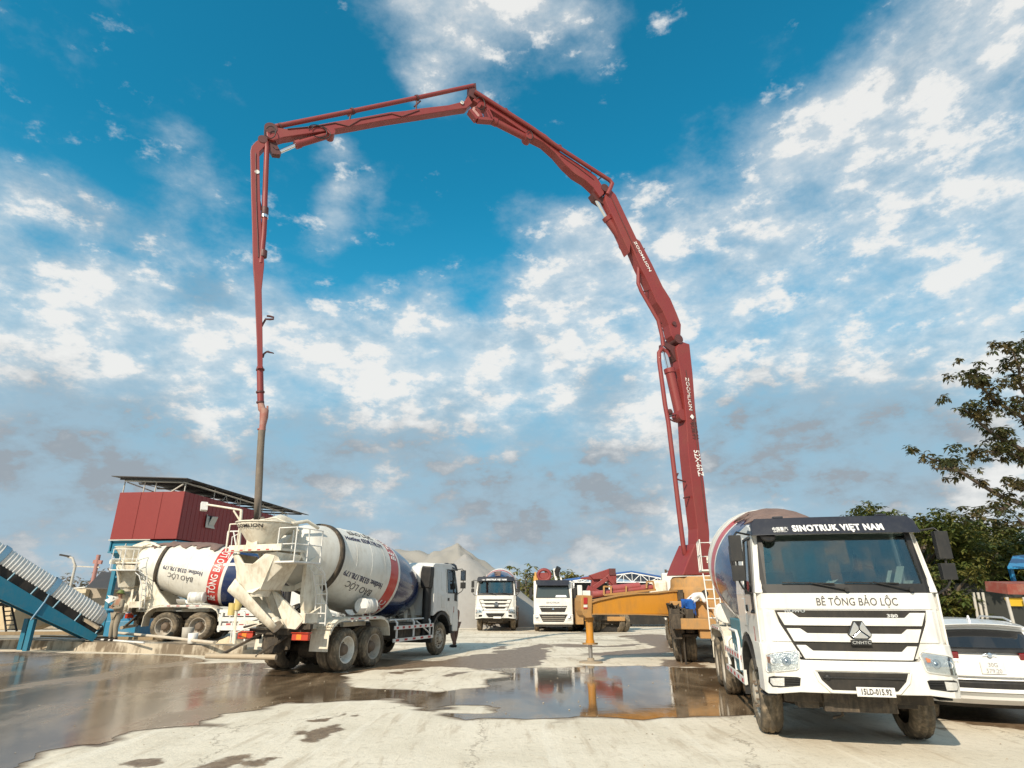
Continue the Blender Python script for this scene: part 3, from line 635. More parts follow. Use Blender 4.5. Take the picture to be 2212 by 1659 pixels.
        for A, B in (((1.208, .46, 2.06), (1.148, .46, 2.86)), ((1.208, .95, 2.06), (1.15, .95, 2.86)), ((1.208, .46, 2.05), (1.208, 1.24, 2.05)), ((1.148, .46, 2.87), (1.148, 1.06, 2.87)), ((1.208, 1.23, 2.05), (1.148, 1.06, 2.87))):
            b.beam((s * A[0], A[1], A[2]), (s * B[0], B[1], B[2]), .03, .03)
        b.slab([(s * 1.222, .98, 1.78), (s * 1.222, 1.22, 1.80), (s * 1.222, 1.22, 2.05), (s * 1.222, .98, 2.05)], [(s * 1.21, .98, 1.78), (s * 1.21, 1.22, 1.80), (s * 1.21, 1.22, 2.05), (s * 1.21, .98, 2.05)])
        b.build('window_frame', M_blk, dr)
        b = MB(); b.box(*sorted((s * 1.215, s * 1.235)), .45, .56, 1.78, 1.88); b.tube([(s * 1.225, 1.05, 1.80), (s * 1.25, 1.12, 1.78), (s * 1.225, 1.2, 1.78)], .02, 6); b.build('door_handle', M_blk, dr)
        if o.get('detail', True):      # small red figure sticker and two lines
            b = MB(); X_ = s * 1.222
            b.slab([(X_, .92, 1.37), (X_, .99, 1.37), (X_, .97, 1.5), (X_, .985, 1.58), (X_, .94, 1.58), (X_, .945, 1.48)], [(X_ + s * .002, .92, 1.37), (X_ + s * .002, .99, 1.37), (X_ + s * .002, .97, 1.5), (X_ + s * .002, .985, 1.58), (X_ + s * .002, .94, 1.58), (X_ + s * .002, .945, 1.48)])
            b.build('door_sticker', mat('sticker_red', (.38, .10, .08), .6), dr)
        # side panels of the sleeper part
        b = MB()
        for z0, z1 in ((2.13, 2.78), (1.56, 1.98)): b.slab([(s * (1.222 - max(0, z - 2.06) * .085), y, z) for y, z in ((-.02, z0), (.30, z0), (.30, z1), (-.02, z1))], [(s * (1.20 - max(0, z - 2.06) * .085), y, z) for y, z in ((-.02, z0), (.30, z0), (.30, z1), (-.02, z1))])
        b.build('side_hatch', W, root, bevel=.02)
        # mudguard (dark arch) and steps
        b = MB(); n = 14; rin, rout = .66, .74; arc = []
        for k in range(n + 1):
            t = R(28) + (math.pi - R(20)) * k / n; arc.append(t)
        A = [(math.cos(t) * rout * 1.02, .56 + math.sin(t) * rout * 1.16) for t in arc]; B = [(math.cos(t) * rin, .56 + math.sin(t) * rin * 1.16) for t in arc]
        for k in range(n): b.slab([(s * 1.235, *A[k]), (s * 1.235, *A[k + 1]), (s * 1.235, *B[k + 1]), (s * 1.235, *B[k])], [(s * .84, *A[k]), (s * .84, *A[k + 1]), (s * .84, *B[k + 1]), (s * .84, *B[k])])
        b.build('mudguard', M_blk, root)
        b = MB(); b.box(*sorted((s * .95, s * 1.19)), .72, 1.08, .70, .96); b.box(*sorted((s * 1.02, s * 1.22)), .74, 1.12, .72, .76); b.box(*sorted((s * 1.04, s * 1.21)), .74, 1.08, .66, .69); b.build('cab_step', M_blk, root, bevel=.01)
        # mirrors
        b = MB(); X_ = s * 1.40; b.box(*sorted((X_ - .085, X_ + .085)), 1.28, 1.40, 2.50, 2.88); b.box(*sorted((X_ - .09, X_ + .09)), 1.28, 1.39, 2.22, 2.44)
        b.tube([(s * 1.15, 1.15, 2.90), (s * 1.36, 1.31, 2.93), (X_, 1.34, 2.88), (X_, 1.34, 2.2), (s * 1.36, 1.32, 2.12), (s * 1.21, 1.2, 2.0)], .017, 6)
        mr = b.build('mirror', M_blk, root, bevel=.03, seg=3)
        b = MB(); b.box(*sorted((X_ - .08, X_ + .08)), 1.272, 1.278, 2.53, 2.85); b.build('mirror_glass', M_chr, mr)
    b = MB(); b.lathe([(-.02, .10), (.0, .11), (.02, .10)], (.92, 1.36, 2.85), (0, .7, .7), 14); b.tube([(.92, 1.34, 2.86), (1.0, 1.2, 2.98)], .015, 6); b.build('front_mirror', M_blk, root)
    # underside, axle
    b = MB()
    for s in (-1, 1): b.box(*sorted((s * .36, s * .46)), -1.0, 1.25, .62, .86)
    b.box(-.46, .46, 1.12, 1.22, .50, .78); b.box(-.95, .95, 1.05, 1.14, .60, .74); b.tube([(-.85, 0, .52), (-.5, 0, .45), (.5, 0, .45), (.85, 0, .52)], .07, 8); b.box(-.3, .3, -.4, .8, .55, .9)
    b.tube([(-.75, .25, .50), (.75, .25, .50)], .03, 6); b.tube([(.2, .9, .62), (.18, .95, .42), (.3, .9, .38)], .022, 6); b.box(-.75, -.5, .9, 1.1, .55, .75); b.box(.5, .78, .85, 1.1, .52, .78); b.box(-1.0, -.84, -.2, .2, .40, .64); b.box(.84, 1.0, -.2, .2, .40, .64)
    b.build('front_axle', M_chas, root, bevel=.01)

def rails_etc(root, y0, y1, box_mat=None):
    b = MB()
    for s in (-1, 1): b.box(*sorted((s * .38, s * .46)), y0, y1, .84, 1.10)
    y = y0 + .1
    while y < y1 - .6: b.box(-.38, .38, y, y + .12, .86, 1.06); y += 1.1
    b.build('chassis_frame', M_chas, root)
def reflect_strip(b, p, q, w, n, up=(0, 0, 1), t=.03):
    """white bar with red dashes set proud; material 0 white, 1 red"""
    p, q = Vector(p), Vector(q); b.beam(p, q, t, w, up=up, mi=0)
    for k in range(n):
        a = p.lerp(q, (k + .3) / n); c = p.lerp(q, (k + .65) / n); b.beam(a, c, t + .008, w * .6, up=up, mi=1)
DR_A = Vector((0, -.62, 2.08)); DR_B = Vector((0, -7.0, 3.14)); DR_D = (DR_B - DR_A).normalized(); DR_U = Vector((1, 0, 0)); DSH = Vector((0, 0, 0)); DR_V = DR_D.cross(DR_U) * 1.0
if DR_V.z < 0: DR_V = -DR_V
PROF = [(0, .42), (.02, .60), (.12, .68), (.6, .90), (1.2, 1.06), (1.75, 1.145), (2.3, 1.185), (2.9, 1.20), (3.5, 1.195), (3.9, 1.17), (4.5, 1.08), (5.15, .965), (5.16, 1.02), (5.30, 1.0), (5.31, .94), (5.9, .80), (6.35, .60), (6.36, .35)]
DRS = 1.0
def drad(t):
    for (a, r), (b, q) in zip(PROF, PROF[1:]):
        if a <= t <= b: return (r + (q - r) * (t - a) / (b - a + 1e-9)) * DRS
    return .5
def dpt(t, ang, off=0.0):      # ang measured from straight up towards the vehicle's right
    r = drad(t) + off; return DR_A + DSH + DR_D * t + (DR_V * math.cos(ang) + DR_U * math.sin(ang)) * r
def mixer_drum(root, spin, texts=True, tarp=None, n=64, sspin=0.0, gap=1.05):
    b = MB()
    segs = [(0, 2.35, 1), (2.35, 2.47, 0), (2.47, 2.95, 2), (2.95, 3.05, 0), (3.05, 5.15, 0), (5.15, 5.31, 3), (5.31, 6.36, 0)]
    for a, e, mi in segs:
        ts = sorted(set([a, e] + [t for t, _ in PROF if a < t < e])); 
        prof = [(t, drad(t + (1e-4 if t == a else -1e-4)) + (.0 if mi != 2 else .002)) for t in ts]
        b.lathe(prof, DR_A + DSH, DR_D, n, True, mi=mi, cap=(a == 0 or e > 6.3))
    dr = b.build('drum', [M_drumw, M_drumb, M_drumr, M_chas], root)
    b = MB()
    for t in (3.3, 3.95, 4.6): b.lathe([(t - .012, drad(t) - .01), (t - .006, drad(t) + .005), (t + .006, drad(t) + .005), (t + .012, drad(t) - .01)], DR_A + DSH, DR_D, n, True, cap=False)
    b.build('weld_seam', M_drumw, dr)
    if texts:
        for base in (0.0, math.pi):
            a0 = spin + base
            # lines along the axis; one block upright, the next one upside down
            text('Hotline: 0338.178.179', 'lettering', M_txtb, dr, lambda a, b_, c, a0=a0: dpt(4.10 - a, a0 - b_ / 1.18, .008 + c), size=.235, bold=.003, sx=.80, cut=.12)
            text('BẢO LỘC', 'lettering', M_txtg, dr, lambda a, b_, c, a0=a0: dpt(4.12 - a, a0 - .245 - b_ / 1.18, .008 + c), size=.28, bold=.0, sx=.95, cut=.12)
            a0 += gap
            text('Hotline: 0338.178.179', 'lettering', M_txtb, dr, lambda a, b_, c, a0=a0: dpt(4.10 + a, a0 + b_ / 1.18, .008 + c), size=.235, bold=.003, sx=.80, cut=.12)
            text('BẢO LỘC', 'lettering', M_txtg, dr, lambda a, b_, c, a0=a0: dpt(4.12 + a, a0 + .245 + b_ / 1.18, .008 + c), size=.28, bold=.0, sx=.95, cut=.12)
        for base in (.0, math.pi):
            a0 = sspin + base
            text('BÊ TÔNG BẢO LỘC', 'lettering', M_txtw, dr, lambda a, b_, c, a0=a0: dpt(2.71 + b_, a0 - a / 1.20, .010 + c), size=.40, bold=.004, sx=.69, cut=.12)
    if tarp:
        b = MB(); rr = random.Random(5); t0, t1, h0, h1 = tarp; nt, na = 26, 14; vs = []
        for i in range(nt + 1):
            for j in range(na + 1):
                t = t0 + (t1 - t0) * i / nt; e = .12 * math.sin(i * 1.1) + .08 * math.sin(i * 2.7)
                a = h0 + (h1 + e - h0) * j / na; vs.append(dpt(min(t, 6.2), a, .035 + .035 * mnoise.noise(Vector((i * .45, j * .5, 2)))))
        fs = [(i * (na + 1) + j, i * (na + 1) + j + 1, (i + 1) * (na + 1) + j + 1, (i + 1) * (na + 1) + j) for i in range(nt) for j in range(na)]
        b.add(vs, fs, True); tb = b.build('canvas_cover', M_tarp, dr); so = tb.modifiers.new('s', 'SOLIDIFY'); so.thickness = .02; so.offset = 1
    return dr
def mixer_body(root, o):
    s = 1
    rails_etc(root, -6.9, 0)
    mixer_drum(root, o.get('spin', .55), o.get('texts', True), o.get('tarp'), sspin=o.get('sspin', -.4), gap=o.get('gap', 1.05))
    # front pedestal and rear pedestal
    b = MB()
    for q in (-1, 1):
        b.beam((q * .48, -.55, 1.08), (q * .22, -.72, 2.0), .12, .16); b.beam((q * .48, -1.25, 1.08), (q * .22, -.80, 2.0), .12, .16)
    b.box(-.4, .4, -.9, -.66, 1.85, 2.1); b.box(-.62, .62, -1.35, -.45, 1.08, 1.20)
    b.build('front_pedestal', M_white2, root, bevel=.01)
    b = MB()
    for q in (-1, 1):
        P_ = [(-5.35, 1.12), (-6.75, 1.12), (-6.95, 1.9), (-6.95, 2.75), (-6.55, 2.95), (-6.35, 2.2), (-6.1, 1.85)]
        b.prism(P_, 'x', q * .62 if q > 0 else -.74, q * .74 if q > 0 else -.62)
        b.beam((q * .68, -5.1, 1.16), (q * .68, -4.0, 1.16), .12, .12)
    b.box(-.74, .74, -6.9, -6.1, 1.10, 1.24)
    n = 16
    for k in range(n):
        t0, t1 = math.pi * k / n, math.pi * (k + 1) / n
        for ro, ri in ((.74, .62),):
            A = [(math.cos(t) * ro, -6.72, 2.62 - math.sin(t) * ro * .8) for t in (t0, t1)]; B = [(math.cos(t) * ri, -6.72, 2.62 - math.sin(t) * ri * .72) for t in (t1, t0)]
            b.slab([*A, *B], [(x, -6.60, z) for x, y, z in [*A, *B]])
    b.build('rear_pedestal', M_white2, root, bevel=.008)
    # top platform and hopper
    b = MB(); b.box(-.72, .95, -8.25, -8.20, 2.98, 3.14); b.box(-.72, .72, -8.20, -7.0, 3.0, 3.06); b.beam((-.66, -7.2, 3.0), (-.66, -6.8, 2.6), .08); b.beam((.66, -7.2, 3.0), (.66, -6.8, 2.6), .08)
    reflect_strip(b, (-.70, -8.255, 3.01), (.70, -8.255, 3.01), .05, 5, t=.02)
    pf = b.build('rear_platform', [M_white2, M_red], root)
    b = MB(); b.lathe([(0, .24), (.0, .25), (.10, .33), (.55, .66), (.62, .69), (.62, .66), (.55, .63), (.10, .30), (0, .22)], (0, -7.88, 3.08), (0, 0, 1), 32, cap=False)
    b.tube([(math.cos(t) * .70, -7.88 + math.sin(t) * .70, 3.70) for t in [k * math.pi / 12 for k in range(25)]], .018, 6, cap=False)
    b.tube([(-.70, -7.9, 3.70), (-.55, -7.75, 3.85), (-.1, -7.4, 3.86), (.3, -7.2, 3.80)], .02, 6); b.tube([(.70, -7.9, 3.70), (.45, -8.0, 3.82), (.0, -8.2, 3.74)], .018, 6)
    b.box(-.20, .15, -8.22, -8.10, 3.05, 3.30); b.beam((.1, -7.2, 3.0), (.45, -7.1, 3.62), .1)
    hp = b.build('hopper', M_white2, root)
    text('ZOOMLION', 'lettering', M_txt, hp, lambda a, b_, c: Vector((math.sin(a / .62) * (.642 + (b_) * .65 + .006), -7.88 - math.cos(a / .62) * (.642 + b_ * .65 + .006), 3.08 + .50 + b_)), size=.115, bold=.003, sx=1.35, cut=.05)
    # hood pipe joining hopper to drum mouth
    b = MB(); b.tube([(0, -7.75, 3.55), (.05, -7.35, 3.72), (.1, -6.9, 3.7)], [.30, .28, .2], 12); b.tube([(.4, -7.3, 3.75), (.55, -6.9, 3.85), (.62, -6.5, 3.7)], .05, 8); b.build('hopper_hood', M_white2, root)
    # discharge collector
    b = MB()
    A = [(-.72, -8.12, 2.96), (-.48, -8.16, 2.92), (-.22, -8.2, 2.70), (.08, -8.2, 2.68), (.42, -8.16, 2.94), (.70, -8.12, 2.96), (.78, -7.9, 2.6), (.28, -8.0, 2.12), (.05, -8.05, 1.98), (-.25, -8.05, 2.0), (-.38, -8.05, 2.2)]
    b.slab(A, [(x * .96, y + .06, z - .01) for x, y, z in A])
    b.slab([(.70, -8.12, 2.96), (.28, -8.05, 2.05), (.34, -7.35, 2.05), (.78, -7.2, 2.92)], [(.66, -8.1, 2.96), (.24, -8.03, 2.05), (.30, -7.37, 2.05), (.74, -7.2, 2.92)])
    b.slab([(-.70, -8.12, 2.96), (-.36, -8.05, 2.05), (-.36, -7.35, 2.05), (-.74, -7.2, 2.92)], [(-.66, -8.1, 2.96), (-.32, -8.03, 2.05), (-.32, -7.37, 2.05), (-.70, -7.2, 2.92)])
    b.lathe([(0, .33), (.10, .30), (.22, .26)], (-.05, -7.72, 2.12), (0, 0, -1), 18)
    b.build('discharge_hopper', M_white2, root, bevel=.02)
    def trough(p, q, r0, r1, flare, name):
        p, q = Vector(p), Vector(q); d = (q - p).normalized(); side = d.cross(Vector((0, 0, 1))).normalized(); up = side.cross(d); nn = 12; b = MB()
        vo, vi = [], []
        for t in range(9):
            c = p.lerp(q, t / 8); r = r0 + (r1 - r0) * t / 8
            ring = [c + side * math.cos(a) * r + up * (-math.sin(a) * r * .85) for a in [math.pi * k / nn for k in range(nn + 1)]]
            fl = flare * (1 - t / 8)
            ring = [ring[0] + up * fl + side * fl * .4] + ring + [ring[-1] + up * fl - side * fl * .4]
            vo.append(ring)
        m = len(vo[0]); b.add([v for r_ in vo for v in r_], [(i * m + j, i * m + j + 1, (i + 1) * m + j + 1, (i + 1) * m + j) for i in range(8) for j in range(m - 1)], True)
        o_ = b.build(name, M_white2, root); so = o_.modifiers.new('s', 'SOLIDIFY'); so.thickness = .025; so.offset = 0; return o_
    trough((-.62, -7.95, 2.20), (.52, -7.45, 1.22), .26, .24, .16, 'discharge_chute')
    b = MB(); b.slab([(.12, -7.5, 2.1), (.34, -7.45, 1.95), (.95, -7.1, 1.35), (.80, -7.2, 1.12), (.55, -7.3, 1.15)], [(.12, -7.42, 2.1), (.34, -7.37, 1.95), (.95, -7.02, 1.35), (.80, -7.12, 1.12), (.55, -7.22, 1.15)])
    b.beam((-.1, -7.3, 1.95), (.05, -6.95, 1.2), .14); b.lathe([(-.08, .13), (.08, .13)], (.45, -7.55, 1.28), (.7, -.2, -.6), 14)
    b.build('chute_bracket', M_white2, root, bevel=.01)
    # ladder platform on the right and ladder
    b = MB(); b.box(.62, 1.22, -8.05, -7.0, 2.70, 2.74)
    for x, y in ((.64, -8.03), (1.2, -8.03), (1.2, -7.55), (1.2, -7.02), (.64, -7.5)): b.tube([(x, y, 2.72), (x, y, 3.55)], .018, 6)
    for z in (3.15, 3.55): b.tube([(.64, -8.03, z), (1.2, -8.03, z), (1.2, -7.02, z)], .016, 6)
    b.tube([(1.0, -7.02, 2.72), (1.0, -6.6, 2.5), (1.0, -6.5, 1.4)], .02, 6)
    for xx in (.86, 1.2): b.tube([(xx, -7.0, 2.62), (xx, -6.82, 2.5), (xx, -6.6, 2.0), (xx, -6.55, 1.20)], .02, 6)
    for k in range(6): z = 1.25 + k * .24; y = -6.55 - max(0, z - 1.8) * .28; b.tube([(.86, y, z), (1.2, y, z)], .018, 6)
    b.build('ladder', M_rwht, root)
    # left rail, back bars
    b = MB()
    for x in (-.95, -.62): b.tube([(x, -8.1, 3.0), (x, -8.1, 3.7)], .018, 6)
    b.tube([(-.95, -8.1, 3.7), (-.62, -8.1, 3.7), (-.62, -7.3, 3.7)], .018, 6); b.build('left_handrail', M_white2, root)
    # fenders over the rear wheels
    for q in (-1, 1):
        b = MB(); pr = [(-6.32, .95), (-6.30, 1.05), (-6.18, 1.22), (-6.0, 1.33), (-5.75, 1.37), (-3.95, 1.37), (-3.72, 1.33), (-3.52, 1.22), (-3.42, 1.05), (-3.38, .80)]
        inn = [(-6.29, .95), (-6.26, 1.04), (-6.15, 1.195), (-5.98, 1.30), (-5.74, 1.34), (-3.96, 1.34), (-3.74, 1.30), (-3.55, 1.20), (-3.45, 1.04), (-3.41, .80)]
        for k in range(len(pr) - 1):
            A = [(q * 1.22, *pr[k]), (q * 1.22, *pr[k + 1]), (q * 1.22, *inn[k + 1]), (q * 1.22, *inn[k])]; b.slab(A, [(q * .58, y, z) for x, y, z in A])
        b.slab([(q * 1.22, y, z) for y, z in pr] + [(q * 1.22, y, z - .09) for y, z in pr[1:-1]][::-1], [(q * 1.19, y, z) for y, z in pr] + [(q * 1.19, y, z - .09) for y, z in pr[1:-1]][::-1])
        for z in (1.08, 1.16, 1.24): b.beam((q * 1.22, -6.33 + (z - 1.0) * .35, z), (q * .6, -6.33 + (z - 1.0) * .35, z), .02)
        for t in range(5): b.beam((q * (.65 + t * .13), -6.335, .93), (q * (.65 + t * .13), -6.24, 1.22), .02)
        fd = b.build('fender', M_white2, root, bevel=.006)
        b = MB(); reflect_strip(b, (q * 1.225, -5.6, 1.33), (q * 1.225, -4.1, 1.33), .05, 4, t=.02); b.build('reflective_tape', [M_rwht, M_red], fd)
        b = MB(); b.slab([(q * 1.2, -6.34, .97), (q * .62, -6.34, .97), (q * .62, -6.36, .55), (q * 1.2, -6.36, .55)], [(q * 1.2, -6.32, .97), (q * .62, -6.32, .97), (q * .62, -6.34, .55), (q * 1.2, -6.34, .55)]); b.build('mud_flap', M_white2, fd)
        # side guard
        b = MB()
        for y in (-2.95, -1.9, -.80): b.tube([(q * 1.0, y, 1.22), (q * 1.12, y, 1.22), (q * 1.19, y, 1.14), (q * 1.19, y, .70)], .035, 8)
        b.tube([(q * 1.0, -3.1, 1.22), (q * 1.0, -.75, 1.22)], .03, 8); b.tube([(q * 1.18, -1.7, 1.15), (q * 1.18, -.85, .78)], .025, 6)
        gd = b.build('side_guard', M_rwht, root)
        b = MB(); reflect_strip(b, (q * 1.225, -3.15, 1.0), (q * 1.225, -.62, 1.0), .11, 7); reflect_strip(b, (q * 1.225, -3.2, .64), (q * 1.225, -.62, .64), .10, 5); b.beam((q * 1.22, -.64, .6), (q * 1.22, -.64, 1.06), .05, .05); b.build('guard_board', [M_rwht, M_red], gd)
        b = MB(); b.box(*sorted((q * .52, q * 1.08)), -2.7, -1.2, .62, 1.12); b.build('fuel_tank', o.get('tank', M_chas), root, bevel=.06)
        if o.get('teal'):
            b = MB(); b.box(*sorted((q * 1.10, q * 1.20)), -2.1, -.72, .72, 1.62); b.box(*sorted((q * .62, q * 1.10)), -2.05, -1.95, 1.0, 1.6); b.build('side_panel', M_teal, root, bevel=.02)
            b = MB(); b.tube([(q * 1.24, -.85, .8), (q * 1.24, -.85, 1.3), (q * 1.24, -1.0, 1.42), (q * 1.24, -1.9, 1.42)], .028, 8); b.build('side_hand_rail', M_rwht, root)
    # spare chute on the fender, water tank, exhaust
    b = MB(); b.lathe([(0, .205), (0, .21), (.62, .21), (.62, .205)], (1.02, -4.75, 1.66), (0, 1, 0), 22)
    for y in (-4.68, -4.44, -4.2): b.lathe([(0, .222), (.03, .222)], (1.02, y, 1.66), (0, 1, 0), 22)
    b.beam((1.02, -4.6, 1.47), (1.02, -4.6, 1.36), .03); b.beam((1.02, -4.25, 1.47), (1.02, -4.25, 1.36), .03)
    nn = 8; ring = [(1.02 - .0 + .27 * math.cos(a), -.0, 1.68 - .27 * math.sin(a)) for a in [math.pi * .1 + math.pi * .75 * k / nn for k in range(nn + 1)]]
    b.add([(x, -5.15, z) for x, y, z in ring] + [(x, -4.8, z) for x, y, z in ring], [(k, k + 1, k + nn + 2, k + nn + 1) for k in range(nn)], True)
    b.build('rolled_chute', M_rwht, root)
    b = MB(); b.lathe([(-.02, 0), (0, .25), (.06, .36), (.12, .40), (1.50, .40), (1.56, .36), (1.62, .25), (1.64, 0)], (-.75, -.62, 2.60), (1, 0, 0), 26, cap=False); wt = b.build('water_tank', M_rwht, root)
    b = MB(); b.tube([(1.02, -.78, .95), (1.02, -.78, 2.2)], .15, 12); b.prism([(.85, 2.2), (1.17, 2.2), (1.22, 2.62), (1.22, 2.92), (.86, 2.95), (.78, 2.6)], 'y', -.95, -.66); b.box(.80, 1.1, -1.05, -.68, .62, 1.2)
    b.build('air_intake_stack', M_blk, root, bevel=.04)
    # rear end: cross bar, struts, tail lights, clutter
    b = MB(); b.tube([(-1.32, -7.85, .50), (.52, -7.45, .49)], .065, 10); b.build('underride_bar', mat('bar_beige', (.42, .34, .24), .7, dirt=.5), root)
    b = MB(); b.beam((-1.0, -7.75, .5), (-.38, -6.75, 1.1), .13, .05); b.beam((.0, -7.6, .5), (.50, -6.75, 1.1), .11, .05); b.box(-.8, .85, -7.05, -6.92, .98, 1.12); b.box(-1.1, -.5, -7.02, -6.9, .86, .96); b.box(.45, 1.1, -7.02, -6.9, 1.12, 1.24)
    b.box(-.42, .42, -6.95, -6.86, .62, .98); b.box(-.2, .25, -7.15, -6.95, .56, .9); b.tube([(.0, -7.0, 1.2), (.1, -7.1, .9), (-.05, -7.1, .6), (.1, -7.05, .52)], .02, 6); b.tube([(-.9, -7.15, 1.15), (-.4, -7.3, 1.22), (.0, -7.2, 1.18)], .03, 6)
    b.build('rear_crossmember', M_chas, root)
    b = MB(); b.box(-1.15, -.45, -7.12, -6.95, 1.22, 1.30); b.box(-.35, .55, -7.15, -6.8, 1.22, 1.36); b.tube([(-1.1, -7.2, 1.0), (-.6, -7.5, 1.1), (-.2, -7.3, 1.25), (.2, -7.1, 1.2)], .02, 6); b.box(.55, .98, -7.1, -6.6, 1.26, 1.50); b.beam((.6, -6.9, 1.30), (.95, -6.4, 1.7), .22, .02)
    b.build('rear_valve_gear', M_white2, root, bevel=.01)
    for q in (-1, 1):
        b = MB(); b.box(q * .88 - .25, q * .88 + .25, -7.10, -7.0, .86, 1.02); b.box(q * .88 - .28, q * .88 + .28, -7.14, -6.98, 1.025, 1.05); tl = b.build('tail_light', [M_tl], root, bevel=.01)
        b = MB(); b.box(q * .88 - .10, q * .88 + .05, -7.108, -7.06, .88, 1.0); b.build('indicator_lens', M_org, tl)
    b = MB()
    for y in (-4.17, -5.49): b.tube([(-.85, y, .545), (-.3, y, .545), (-.25, y, .545), (.25, y, .545), (.85, y, .545)], [.10, .12, .24, .24, .10], 12)
    for q in (-1, 1):
        for k in range(5): b.box(*sorted((q * .50, q * .60)), -5.3 + k * .12, -4.35 - k * .12, .62 + k * .05, .66 + k * .05)
    b.build('rear_axle', M_chas, root)
    for q in (-1, 1):
        wheel(root, q * 1.06, -4.17, False, o.get('wr', [0, 0])[0]); wheel(root, q * 1.06, -5.49, False, o.get('wr', [0, 0])[1]); wheel(root, q * 1.03, 0, True)
def place(root, loc, deg, s=1.0): root.location = loc; root.rotation_euler = (0, 0, R(deg)); root.scale = (s, s, s)

DRS = 1.09; t = empty('mixer_truck', (0, 0, 0)); cab(t, dict(plate='15LD-015.92')); mixer_body(t, dict(teal=True, texts=False, tarp=(.9, 2.6, -.55, .45)))
place(t, (4.74, 9.81, 0), 168, .94); DRS = 1.0
tag(t, 'large white mixer truck parked nose to the camera beside the white car', 'mixer truck', 'concrete mixer trucks in the yard')
t = empty('mixer_truck', (0, 0, 0)); cab(t, dict(detail=True)); mixer_body(t, dict(spin=.86, sspin=.12, wr=[0, 1]))
place(t, (-3.65, 23.36, 0), -20.9, 1.0)
tag(t, 'mixer truck seen from its rear, hose hanging into its hopper', 'mixer truck', 'concrete mixer trucks in the yard')
# ---------------------------------------------------------------- more mixer trucks
DSH = Vector((0, -.5, 0)); t = empty('mixer_truck', (0, 0, 0)); cab(t, dict(detail=False)); mixer_body(t, dict(spin=.25, gap=1.35, sspin=1.5, tarp=(3.1, 6.0, -.5, .62)))
place(t, (-8.85, 28.35, .2), -86, 1.03); DSH = Vector((0, 0, 0))
tag(t, 'dusty mixer truck seen side on under the red tower, brown canvas on its drum', 'mixer truck', 'concrete mixer trucks in the yard')
t = empty('mixer_truck', (0, 0, 0)); cab(t, dict(detail=False)); mixer_body(t, dict(texts=False, tarp=(1.0, 2.0, -.12, .12)))
place(t, (-.95, 40.0, 0), 178, 1.0)
tag(t, 'small far white mixer truck facing the camera in front of the gravel heaps', 'mixer truck', 'concrete mixer trucks in the yard')

# ---------------------------------------------------------------- pump truck with its boom
ZA = ZM(1500, 600, 1.8444); ZB = ZM(1100, 180, 3.456); ZC = ZM(600, 180, 3.456); ZD = ZM(600, 700, 2.7625); ZE = ZM(1180, 1390, 4.096)
PT = empty('concrete_pump_truck', (6.55, 21.5, 0), R(-12))
tag(PT, 'yellow concrete pump truck with tall red folding boom arching over the yard', 'pump truck')
bpy.context.view_layer.update(); PTI = PT.matrix_world.inverted()
BO = Vector((6.3, 21.5)); BDv = Vector((-12.4, -5.3)).normalized(); BN = Vector((.393, -.92))   # boom plane and its normal towards the viewer
def bq(f, x, y, off=0.0):
    o_ = BO + BN * off; p = onplane(*f(x, y), (o_.x, o_.y), (BDv.x, BDv.y)); return p
def bpz(f, pts, off=0.0): return [bq(f, x, y, off) for x, y in pts]
def bprism(b, pts, w, inset=.0, mi=0):
    n = Vector((BN.x, BN.y, 0)); b.slab([PTI @ p for p in pts], [PTI @ (p - n * w) for p in pts], mi=mi)
def btube(b, pts, r, n=10, mi=0): b.tube([PTI @ p for p in pts], r, n, mi=mi)
def jt(b, f, x, y, r, w, off=.0, mi=0):
    c = bq(f, x, y, off); n = Vector((BN.x, BN.y, 0)); b.tube([PTI @ (c + n * w / 2), PTI @ (c - n * w / 2)], r, 18, mi=mi)
# section beams
secA = bpz(ZA, [(505, 1350), (482, 1130), (462, 980), (440, 780), (428, 620), (413, 480), (372, 466), (352, 500), (372, 620), (388, 720), (398, 820), (408, 980), (428, 1160), (450, 1330), (450, 1420), (505, 1420)], .30)
secB = bpz(ZA, [(352, 470), (372, 440), (374, 390), (355, 340), (325, 270), (290, 215), (240, 110), (185, 5)], .28) + bpz(ZB, [(1700, 1440), (1600, 1230), (1520, 1060), (1475, 1012), (1435, 1050), (1430, 1110), (1490, 1240), (1570, 1410), (1640, 1560)], .28) + bpz(ZA, [(142, 20), (185, 120), (225, 200), (262, 285), (292, 330), (318, 390), (330, 440)], .28)
secC = bpz(ZB, [(320, 200), (560, 332), (915, 540), (985, 605), (1040, 690), (1230, 812), (1350, 900), (1405, 985), (1420, 1050), (1385, 1080), (1330, 1000), (1260, 935), (1170, 880), (1085, 800), (1000, 700), (900, 610), (790, 555), (690, 490), (560, 400), (440, 325), (330, 270), (285, 240)], .22)
secD = bpz(ZC, [(1975, 205), (1940, 250), (1800, 285), (1560, 312), (1500, 322), (1420, 335), (1300, 345), (1040, 392), (980, 402), (820, 427), (640, 460), (400, 490), (270, 470), (228, 505), (235, 570), (285, 590), (380, 562), (780, 502), (830, 490), (1000, 462), (1250, 416), (1550, 372), (1850, 325), (1960, 310), (2010, 265)], .20)
for nm, pts, w_ in (('lower', secA, .52), ('b', secB, .42), ('c', secC, .38), ('d', secD, .32)):
    b = MB(); bprism(b, pts, w_); b.build('boom_section', M_boom, PT, bevel=.02)
b = MB(); bprism(b, bpz(ZC, [(90, 680), (100, 640), (135, 600), (170, 580), (225, 590), (215, 640), (168, 690), (172, 1000), (182, 1250), (195, 1500), (210, 1655)], .16) + bpz(ZD, [(150, 60), (155, 300), (157, 460), (157, 610), (122, 610), (116, 400), (108, 200), (101, 30)], .16) + bpz(ZC, [(112, 1655), (105, 1300), (96, 1000)], .16), .26); b.build('boom_section', M_boom, PT, bevel=.015)
